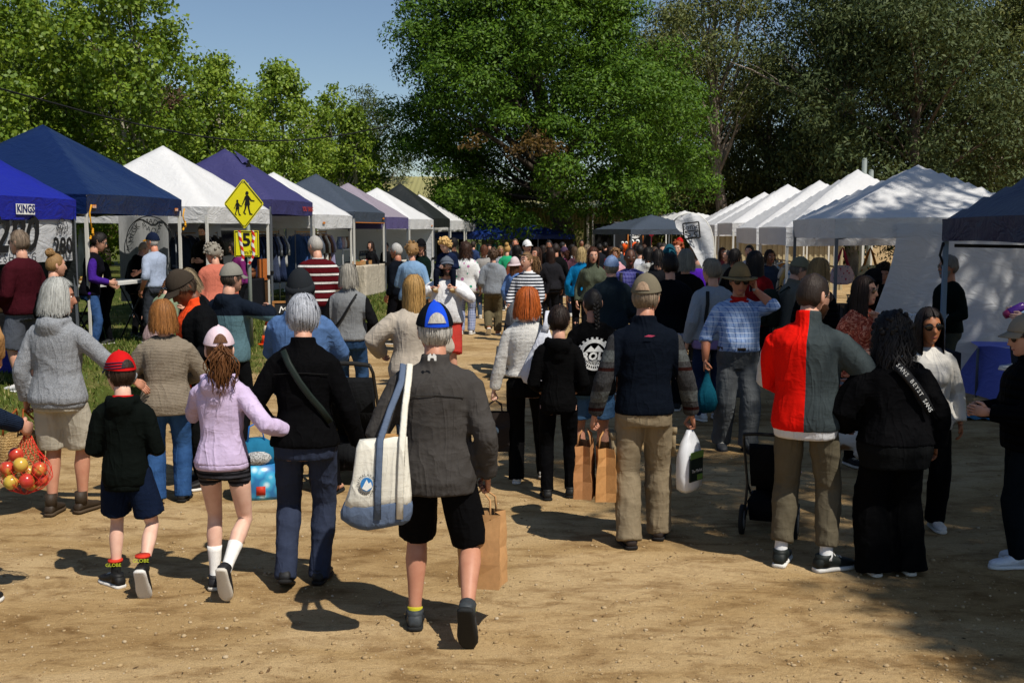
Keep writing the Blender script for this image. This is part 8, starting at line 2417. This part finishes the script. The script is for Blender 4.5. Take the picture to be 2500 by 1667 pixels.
# gift table under the white marquee
table('dark clothed table of gifts under the white marquee', LT(21.2, .5), RZL, 2.4, .7, .80, M_DTIM, T('#1b1c20'), clen=.98)
r = np.random.RandomState(12)
gift = [('framed round print', '#c8c8c4'), ('orange gourd bowl', '#c8641e'), ('small timber house', '#a8622c'), ('terracotta pot', '#9a4a24'), ('black mug', '#1a1a1c'), ('orange tulip pot', '#d86a20'), ('brown carved box', '#6a3c1c')]
for k, (nm, col) in enumerate(gift):
 q = LT(20.2 + .32 * k, .30 + .12 * (k % 2)); q.z += .81
 m = plain('gift_' + col, col, .6)
 if 'print' in nm:
  o = thing('framed_print', 'framed round print standing on the gift table', 'picture', q, RZL); mb = MB(); mb.box((0, 0, .2), (.02, .32, .40)); mb.build('frame', M_TIMB, o, smooth=False)
  mb = MB(); mb.box((.012, 0, .2), (.006, .27, .35)); pm = mb.build('mount', plain('mount_white', '#c8c6c0', .7), o, smooth=False); mb = MB(); mb.tube([(.016, 0, .2), (.019, 0, .2)], .09, 18); mb.build('disc', INK, pm)
 else:
  o = thing(nm.split()[-1], nm + ' on the gift table', nm.split()[-1], q, RZL); mb = MB()
  if 'house' in nm or 'box' in nm: mb.box((0, 0, .07), (.14, .16, .14)); mb.box((0, 0, .17), (.16, .18, .06), taper=.3)
  else: mb.tube([(0, 0, 0), (0, 0, .03), (0, 0, .12), (0, 0, .16)], [.05, .085, .10, .085], 14)
  mb.build('vessel', m, o); mb = MB(); mb.tube([(0, 0, .155), (0, 0, .19)], [.086, .03], 12); mb.build('top_piece', plain('gift_top_' + col, tuple(v * .7 for v in hexc(col)), .6), o)
for k, (yy, col) in enumerate(((22.9, '#b8662c'),)):
 q = LT(yy, .35); o = thing('timber_shelf', 'orange timber slatted crate stand before the purple marquee', 'shelf', q, RZL)
 for j in range(8):
  mb = MB(); mb.box((0, -.26 + .075 * j, .95), (.03, .062, .44)); mb.build('slat', plain('orange_timber', col, .55), o, smooth=False)
 mb = MB(); mb.box((-.03, 0, .40), (.04, .56, .8)); mb.build('stand', M_DTIM, o, smooth=False)
# clothes racks
def garment(mat, kind='shirt', seed=0):
 r = np.random.RandomState(seed)
 mb = MB()
 L = {'shirt': .72, 'dress': 1.05, 'small': .5}[kind]
 rings = []
 for f in np.linspace(0, 1, 7):
  wd = (.06 if f == 0 else .21 + .03 * f + (.07 * f if kind == 'dress' else 0)); dp = .025 + .03 * f
  rings.append([(dp * math.sin(t) * (1 + .3 * math.sin(3 * t + f * 4)), wd * math.cos(t), -.05 - L * f - (.04 if 0 < f < .2 else 0)) for t in np.linspace(0, 6.283, 18, endpoint=False)])
 mb.rings(rings)
 for sg in (-1, 1): mb.tube([(0, sg * .17, -.10), (.01, sg * .26, -.30), (.01, sg * .27, -.52)], [(.05, .03), (.05, .03), (.045, .025)], 8)
 return mb
HANG = None
def rack(label, a, b, h, specs, rail_m=M_TIMB, glabel='', posts=True):
 """a rail from a to b at height h with garments hanging from it"""
 a, b = Vector(a), Vector(b)
 o = thing('clothes_rack', label, 'clothes rack', a)
 d = b - a
 mb = MB(); mb.tube([(0, 0, h), tuple(d + Vector((0, 0, h)))], .014, 8); mb.build('rail', rail_m, o)
 if posts:
  for q in (Vector((0, 0, 0)), d):
   mb = MB(); mb.tube([q, q + Vector((0, 0, h + .03))], .014, 8); mb.tube([q + Vector((-.2, 0, .01)), q + Vector((.2, 0, .01))], .014, 6); mb.build('post', M_LEGD, o)
 n = len(specs)
 ang = math.atan2(d.y, d.x)
 cache = {}
 for i, (col, kind) in enumerate(specs):
  key = (col, kind)
  p = a + d * ((i + .6) / (n + .2)) + Vector((0, 0, h))
  if key not in cache:
   m = T(col) if not isinstance(col, tuple) else T(*col)
   g = garment(m, kind, i).build('hanging_' + ('dress' if kind == 'dress' else 'shirt'), m)
   mb = MB(); mb.tube([(0, 0, .0), (0, 0, -.05)], .003, 4); mb.tube([(0, -.19, -.10), (0, 0, -.045), (0, .19, -.10)], .007, 5); hg = mb.build('hanger', M_TIMB, g)
   cache[key] = (g, hg)
  else:
   g0, h0 = cache[key]; g = g0.copy(); COL.objects.link(g); hh = h0.copy(); COL.objects.link(hh); hh.parent = g
  g.location = p; g.rotation_euler = (0, 0, ang + rf_.uniform(-.12, .12))
  cname = glabel if glabel else label
  tag(g, ORD[i] + ' ' + cname.replace(' on the ', ' from the near end of the ', 1).replace(' at the back of', ' from the near end at the back of'), 'garment', cname)
 return o
def Lp(y, back): q = LT(y, back); return q
rack('timber clothes rail under the purple marquee', Lp(23.0, .7), Lp(24.8, .7), 1.72, [('#26304a', 'dress'), ('#20283c', 'shirt'), ('#30384c', 'dress'), ('#1c2438', 'shirt'), ('#3a4258', 'dress'), ('#9a9ea6', 'shirt'), ('#26304a', 'dress'), ('#b0b0ac', 'shirt')], glabel='garment hanging on the rail under the purple marquee')
rack('timber clothes rail under the white marquee beside the purple one', Lp(25.6, .6), Lp(27.9, .6), 1.72, [('#3c5686', 'dress'), ('#48628f', 'dress'), ('#5a74a2', 'dress'), ('#3c5686', 'dress'), ('#a8b4c8', 'shirt'), (('#c4c8d0', 'floral', '#5a6a90', 14), 'dress'), ('#4a3a34', 'shirt'), ('#c8c4bc', 'shirt'), ('#6a4a3a', 'shirt'), ('#8f8aa8', 'dress')], glabel='garment hanging on the rail right of the rugby top')
rack('clothes rail inside the dark back of the purple marquee', Lp(22.8, 2.2), Lp(24.9, 2.2), 1.7, [('#2c3442', 'shirt'), ('#3a3f4c', 'shirt'), ('#50463c', 'shirt'), ('#2a2c34', 'dress'), ('#6a6258', 'shirt')], glabel='dark garment at the back of the purple marquee')
c = at_y(1160, 600, 45.3); c2 = at_y(1262, 600, 45.8)
rack('long clothes rack before the wide blue marquee', (c.x, 45.3, 0), (c2.x, 45.8, 0), 1.62, [('#6fb8a4', 'shirt'), ('#c8b088', 'shirt'), ('#d0d0cc', 'shirt'), ('#58a08a', 'shirt'), ('#c4c0b4', 'small'), ('#8ac0b8', 'shirt'), ('#b8b8b8', 'small'), ('#d8d4c8', 'shirt')], glabel='pastel garment on the far clothes rack', rail_m=M_LEGD)
# shelves and bottles under the slate and mauve marquees
def shelf_unit(label, loc, rz, n=3, w_=.9, h=1.25):
 o = thing('shelf_unit', label, 'shelf', loc, rz)
 wm = plain('shelf_white', '#cfcfca', .5)
 for k in range(n):
  mb = MB(); mb.box((0, 0, .35 + k * (h - .35) / (n - 1)), (.3, w_, .022)); mb.build('shelf_board', wm, o, smooth=False)
 for sy in (-1, 1):
  mb = MB(); mb.tube([(.13, sy * w_ / 2, 0), (.13, sy * w_ / 2, h + .05)], .014, 6); mb.tube([(-.13, sy * w_ / 2, 0), (-.13, sy * w_ / 2, h + .05)], .014, 6); mb.build('upright', wm, o)
 return o
su = shelf_unit('white tiered shelf unit under the slate marquee', LT(29.3, .6), RZL)
for k, (col, nm) in enumerate((('#3a66a8', 'blue patterned vase'), ('#b89a98', 'pale pink lantern'), ('#c8c4bc', 'white pottery jug'), ('#8a6a48', 'brown pottery jug'))):
 q = LT(29.0 + .22 * k, .6); q.z += 1.27
 o = thing(nm.split()[-1], nm + ' on the white shelf unit', nm.split()[-1], q); mb = MB(); mb.tube([(0, 0, 0), (0, 0, .06), (0, 0, .16), (0, 0, .26), (0, 0, .30)], [.05, .075, .08, .045, .055], 12); mb.build('vessel', T(col, 'paisley', '#d8dce4', 20) if k == 0 else plain('pot_' + col, col, .4), o)
 mb = MB(); mb.tube([(0, 0, .295), (0, 0, .315)], .05, 12); mb.build('rim', plain('rim_' + col, tuple(v * .6 for v in hexc(col)), .4), o)
table('cream clothed table under the slate marquee', LT(30.2, .3), RZL, 2.0, .65, .82, M_TIMB, T('#b8ae9c', fold=1.6), clen=.97)
for k in range(5):
 q = LT(29.5 + .34 * k, .28); q.z += .83
 b = box_thing('goods_box', ORD[k] + ' small open box from the near end of the cream table', 'box', q, (.24, .26, .10), [M_CARD, M_TIMB, plain('box_black', '#1c1c1c', .6)][k % 3], RZL + .1 * k, 'small boxes on the cream table')
 fill(b, 6, (.24, .26, .10), lambda m: m.ball((0, 0, 0), (.035, .03, .03), 8, 6), plain('goods_' + str(k), ['#2c5a3a', '#b86a3a', '#c8c0a8', '#7a2c2c', '#c89a4a'][k], .6), 'item', k + 20)
table('timber table with dark bottles under the mauve marquee', LT(32.6, .9), RZL, 2.2, .6, .85, M_TIMB, T('#8f8a82'), clen=.95)
for k in range(9):
 q = LT(31.8 + .2 * k, .85); q.z += .86
 bottle(ORD[k] + ' dark wine bottle from the left under the mauve marquee', q, '#0e1410', .30, .038, '#2a1414', 'bottle', 'wine bottles under the mauve marquee')
table('white clothed table under the far white marquee', LT(36, .4), RZL, 2.4, .7, .8, M_TIMB, T('#bdbab2'), clen=.97)
# ------------------------------------------------------------------ right stalls
table('long white clothed table along the dappled marquee', RT(16.2, .5), RZR, 2.6, .7, .80, M_TIMB, T('#9aa2b0'), clen=.97)
o = thing('jewellery_stand', 'timber stand hung with bead necklaces on the dappled marquee table', 'stand', RT(15.6, .55) + Vector((0, 0, .81)))
mb = MB(); mb.tube([(0, 0, 0), (0, 0, .62)], .018, 8); mb.tube([(-.22, 0, .40), (.0, 0, .40)], .012, 6); mb.tube([(-.02, 0, .60), (.24, 0, .60)], .012, 6); mb.box((0, 0, .01), (.2, .2, .02)); mb.build('post', M_TIMB, o)
for k in range(9):
 mb = MB(); x = -.20 + .028 * k if k < 5 else .06 + .04 * (k - 5); z = .40 if k < 5 else .60
 mb.tube([(x, .015, z + .005), (x + .01, .03, z - .13), (x, .02, z - .27 - .02 * (k % 3)), (x - .008, -.02, z - .14), (x, -.015, z + .005)], .005, 5); mb.build('necklace', plain('bead_' + str(k % 3), ['#2a6a70', '#7a8a94', '#3a4a78'][k % 3], .3), o)
for k in range(3):
 q = RT(15.2 + .35 * k, .3); q.z = .81; o = thing('display_box', ['tall black display box nearest on the dappled marquee table', 'middle black display box on the dappled marquee table', 'far black display box on the dappled marquee table'][k], 'box', q, RZR)
 mb = MB(); mb.box((0, 0, .15), (.22, .26, .30 - .04 * k)); mb.build('case', plain('case_black', '#111214', .5), o, smooth=False); mb = MB(); mb.box((-.115, 0, .15), (.006, .2, .2)); mb.build('insert', plain('case_velvet', '#20242c', .9), o, smooth=False)
# gift bags with clear wrap near the blue leg
t = NT('cellophane'); t.done((.8, .85, .9), .08, .5); t.b.inputs['Alpha'].default_value = .22
CELL = t.m
for k in range(5):
 q = at_y(2178 + 27 * k, 760, 12.2); q.z = .80
 o = thing('gift_bag', ORD[k] + ' clear gift bag from the left beside the blue tent leg', 'gift', q, .3 * k, 'clear wrapped gift bags by the blue tent leg')
 mb = MB(); mb.box((0, 0, .10), (.12, .10, .20), taper=.8); mb.build('contents', T(['#8a5a3a', '#c8b89a', '#5a3a2c'][k % 3]), o)
 mb = MB(); mb.rings([[(a * math.cos(tt) * (1 + .2 * math.sin(5 * tt + k)), a * math.sin(tt) * (1 + .2 * math.cos(4 * tt)), z) for tt in np.linspace(0, 6.283, 14, endpoint=False)] for z, a in ((0, .08), (.20, .075), (.25, .025), (.34, .09), (.40, .12))], 0, True, False); mb.build('wrap', CELL, o)
 mb = MB(); mb.tube([(.028 * math.cos(tt), .028 * math.sin(tt), .25) for tt in np.linspace(0, 6.283, 10)], .010, 5); mb.build('ribbon', plain('ribbon_pink', '#b83a68', .4), o)
table('dark clothed table holding the gift bags', (at_y(2232, 700, 12.3).x, 12.3, 0), RZR + R(90), .85, .6, .79, M_DTIM, T('#1c1f2a'), clen=.97)
# hanging bags at the dappled marquee
for px_, py_, y_, cols, lab in ((2056, 640, 17.4, ('#c8b0b8', '#a83a50', '#8a9aa8'), 'pink patterned cloth bag hanging under the dappled marquee'), (2124, 640, 17.6, ('#c8bc98', '#a86a2c', '#5a7a4a'), 'yellow patterned cloth bag hanging under the dappled marquee')):
 q = at_y(px_, py_, y_); o = thing('cloth_bag', lab, 'bag', (q.x, q.y, q.z - .35))
 mb = MB(); mb.rings([[(a * math.cos(tt), .06 * math.sin(tt), z) for tt in np.linspace(0, 6.283, 14, endpoint=False)] for z, a in ((0, .10), (.03, .18), (.14, .20), (.24, .16), (.30, .12))]); mb.build('body', T(cols[0], 'floral', cols[1], 22, col3=cols[2]), o)
 for sy in (-1, 1):
  mb = MB(); mb.tube([(-.10, sy * .03, .28), (-.03, sy * .02, .50), (0, 0, .58), (.03, sy * .02, .50), (.10, sy * .03, .28)], [(.014, .004)] * 5, 6); mb.build('handle', T(cols[1]), o)
def Rq(y, back): return RT(y, back)
rack('timber rail with printed hangings under the second white marquee', Rq(18.8, .35), Rq(21.4, .35), 1.55, [(('#a8bcd0', 'floral', '#3a6a9a', 16), 'shirt'), ('#c0a060', 'small'), ('#c8c4bc', 'small'), (('#88aac8', 'floral', '#d0d8e0', 20), 'shirt'), ('#a8723a', 'small'), ('#b8c4cc', 'shirt')], glabel='printed hanging on the rail under the second white marquee')
rack('timber rail with hangings under the third white marquee', Rq(22.1, .4), Rq(24.7, .4), 1.6, [('#7a8a9a', 'shirt'), ('#c4bca8', 'small'), ('#3a5a4a', 'small'), ('#c8ccd0', 'shirt'), ('#a85a3a', 'small')], glabel='hanging on the rail under the third white marquee')
table('white clothed table under the second white marquee', RT(20, .6), RZR, 2.5, .7, .8, M_TIMB, T('#b8b8b4'), clen=.97)
table('dark clothed table under the third white marquee', RT(23.4, .6), RZR, 2.5, .7, .8, M_TIMB, T('#33383c'), clen=.97)
table('timber table under the fourth white marquee', RT(27, .6), RZR, 2.5, .7, .8, M_TIMB, T('#8a7a60'), clen=.97)
# backs behind the right row: a cream shed wall closes the view
a, b_ = at_y(1740, 560, 39), at_y(2060, 560, 39)
o = thing('shed', 'low cream shed behind the white marquees of the right row', 'building', ((a.x + b_.x) / 2, 39, 0)); hw = (b_.x - a.x) / 2
mb = MB(); sheet(mb, -hw, hw, -.05, 2.1, 0); mb.box((0, 2, 1.0), (hw * 2, 3.9, 2.1)); mb.build('wall', plain('cream_wall', '#a89a78', .7), o, smooth=False)
mb = MB(); mb.box((0, 1.8, 2.18), (hw * 2 + .5, 4.6, .1)); mb.build('roof', M_ROOFG, o, smooth=False)
# slanting blue cloth and turquoise mat at the right
def blue_cloth():
 o = thing('display_table', 'low table under a slanting royal blue cloth at the right', 'table', tuple(at_z(2400, 960, 0)), R(-14))
 P = []
 top = [at_y(2388, 846, 14.0), at_y(2490, 850, 13.3)]; bot = [at_z(2318, 945, .02), at_z(2472, 1015, .02)]
 M_ = Matrix.Rotation(R(14), 3, 'Z'); L0 = Vector(o.location)
 loc = lambda v: M_ @ (v - L0)
 tl, tr, bl, br = [loc(v) for v in (top[0], top[1] + Vector((.3, 0, 0)), bot[0], bot[1] + Vector((.3, 0, 0)))]
 rows = []
 for f in np.linspace(0, 1, 9):
  l, r_ = tl.lerp(bl, f), tr.lerp(br, f)
  rows.append([tuple(l.lerp(r_, t) + Vector((0, 0, .012 * math.sin(t * 9 + f * 4)))) for t in np.linspace(0, 1, 12)])
 mb = MB(); mb.grid(rows); sheet_ = mb.build('cloth_front', canvas('cloth_royal', (.14, .18, .66), .05, .6), o)
 mb = MB(); mb.grid([[tuple(tl), tuple(tr)], [tuple(tl + Vector((0, .7, 0))), tuple(tr + Vector((0, .7, 0)))]]); mb.build('cloth_top', canvas('cloth_royal', (.09, .12, .60), .05, .6), o)
 for v in (tl, tr, tl + Vector((0, .68, 0)), tr + Vector((0, .68, 0))):
  mb = MB(); mb.tube([v + Vector((0, 0, -.02)), Vector((v.x, v.y, -L0.z))], .018, 6); mb.build('leg', M_LEGD, o)
 q = at_z(2400, 1018, 0)
 o = thing('floor_mat', 'ruffled turquoise mat on the ground before the blue cloth', 'mat', (q.x, q.y, 0), R(-12))
 rows = [[(x, y * .28, .012 + .012 * (1 + math.sin(x * 40 + y * 9)) * (abs(y) > .7)) for x in np.linspace(-.6, .7, 40)] for y in np.linspace(-1, 1, 7)]
 mb = MB(); mb.grid(rows); mb.build('mat_sheet', plain('mat_turquoise', '#1a6a8a', .7), o)
blue_cloth()
# a small framed display under the navy marquee at the right edge
q = at_y(2492, 690, 9.6)
o = thing('framed_display', 'purple edged framed display under the navy marquee', 'picture', (q.x + .42, 9.6, 0), R(-20))
mb = MB(); mb.box((0, 0, 1.35), (.6, .03, 1.1)); mb.build('board', plain('board_purple', '#3c3470', .7), o, smooth=False)
mb = MB(); mb.box((.02, -.02, 1.35), (.42, .02, .8)); mb.build('picture', plain('board_dark', '#24202c', .6), o, smooth=False)
mb = MB(); mb.tube([(-.2, .05, 0), (-.2, .02, .85)], .015, 6); mb.tube([(.2, .05, 0), (.2, .02, .85)], .015, 6); mb.build('stand', M_LEGD, o)
# dog on the gravel between the standing people
def dog():
 g = ground_at(2062, 1150)
 o = thing('dog', 'small white and tan dog half hidden among the legs on the right', 'dog', (g.x, g.y, 0), R(70))
 mb = MB()
 mb.tube([(0, -.20, .27), (0, -.12, .28), (0, .02, .27), (0, .14, .29), (0, .20, .31)], [(.06, .07), (.085, .09), (.08, .085), (.095, .11), (.06, .08)], 12)
 mb.tube([(0, .17, .32), (0, .25, .41), (0, .28, .45)], [.065, .055, .05], 10)
 mb.ball((0, .30, .46), (.06, .07, .06), 12, 8); mb.tube([(0, .34, .445), (0, .42, .43)], [.035, .022], 8)
 for sx in (-1, 1):
  mb.tube([(sx * .05, .15, .25), (sx * .055, .14, .13), (sx * .055, .16, .02)], [.038, .024, .02], 8); mb.ball((sx * .055, .175, .018), (.022, .035, .018), 8, 5)
  mb.tube([(sx * .05, -.15, .25), (sx * .06, -.10, .17), (sx * .06, -.19, .10), (sx * .06, -.17, .02)], [.055, .036, .02, .018], 8); mb.ball((sx * .06, -.155, .018), (.022, .035, .018), 8, 5)
  mb.tube([(sx * .045, .28, .50), (sx * .065, .27, .50), (sx * .075, .28, .43)], [.02, .03, .008], 6)
 mb.tube([(0, -.21, .31), (0, -.30, .38), (0, -.33, .46)], [.025, .02, .008], 8)
 t = NT('dog_coat'); ob = t.obj()
 m = t.done(t.ramp(t.noise(4.5, 2, .5, ob), [(.47, (.55, .50, .44)), (.53, (.22, .12, .06))]), .9, .1, t.bump(t.noise(80, 3, .7, ob), .6, .01))
 remesh_later(mb, 'body', m, o, .012, 3, .004)
 mb = MB(); mb.ball((0, .425, .437), .012, 8, 6); mb.build('nose', M_BLK, o)
 for sx in (-1, 1): mb = MB(); mb.ball((sx * .03, .352, .475), .008, 8, 6); mb.build('eye', M_BLK, o)
 mb = MB(); mb.tube([(.062 * math.cos(a_), .225 + .02 * math.sin(a_), .385 + .055 * math.sin(a_)) for a_ in np.linspace(0, 6.283, 14)], .008, 5); mb.build('collar', plain('collar_red', '#8a1c1c', .6), o)
dog()
# ------------------------------------------------------------------ finish: clothing surfaces, lettering to meshes
remesh_all()
def letters_to_mesh():
 fonts = [o for o in bpy.data.objects if o.type == 'FONT']
 dg = bpy.context.evaluated_depsgraph_get()
 for o in fonts:
  me = bpy.data.meshes.new_from_object(o.evaluated_get(dg))
  n = bpy.data.objects.new('lettering', me)
  COL.objects.link(n)
  n.parent = o.parent; n.location = o.location; n.rotation_euler = o.rotation_euler
  for k in o.keys(): n[k] = o[k]
  bpy.data.objects.remove(o)
letters_to_mesh()
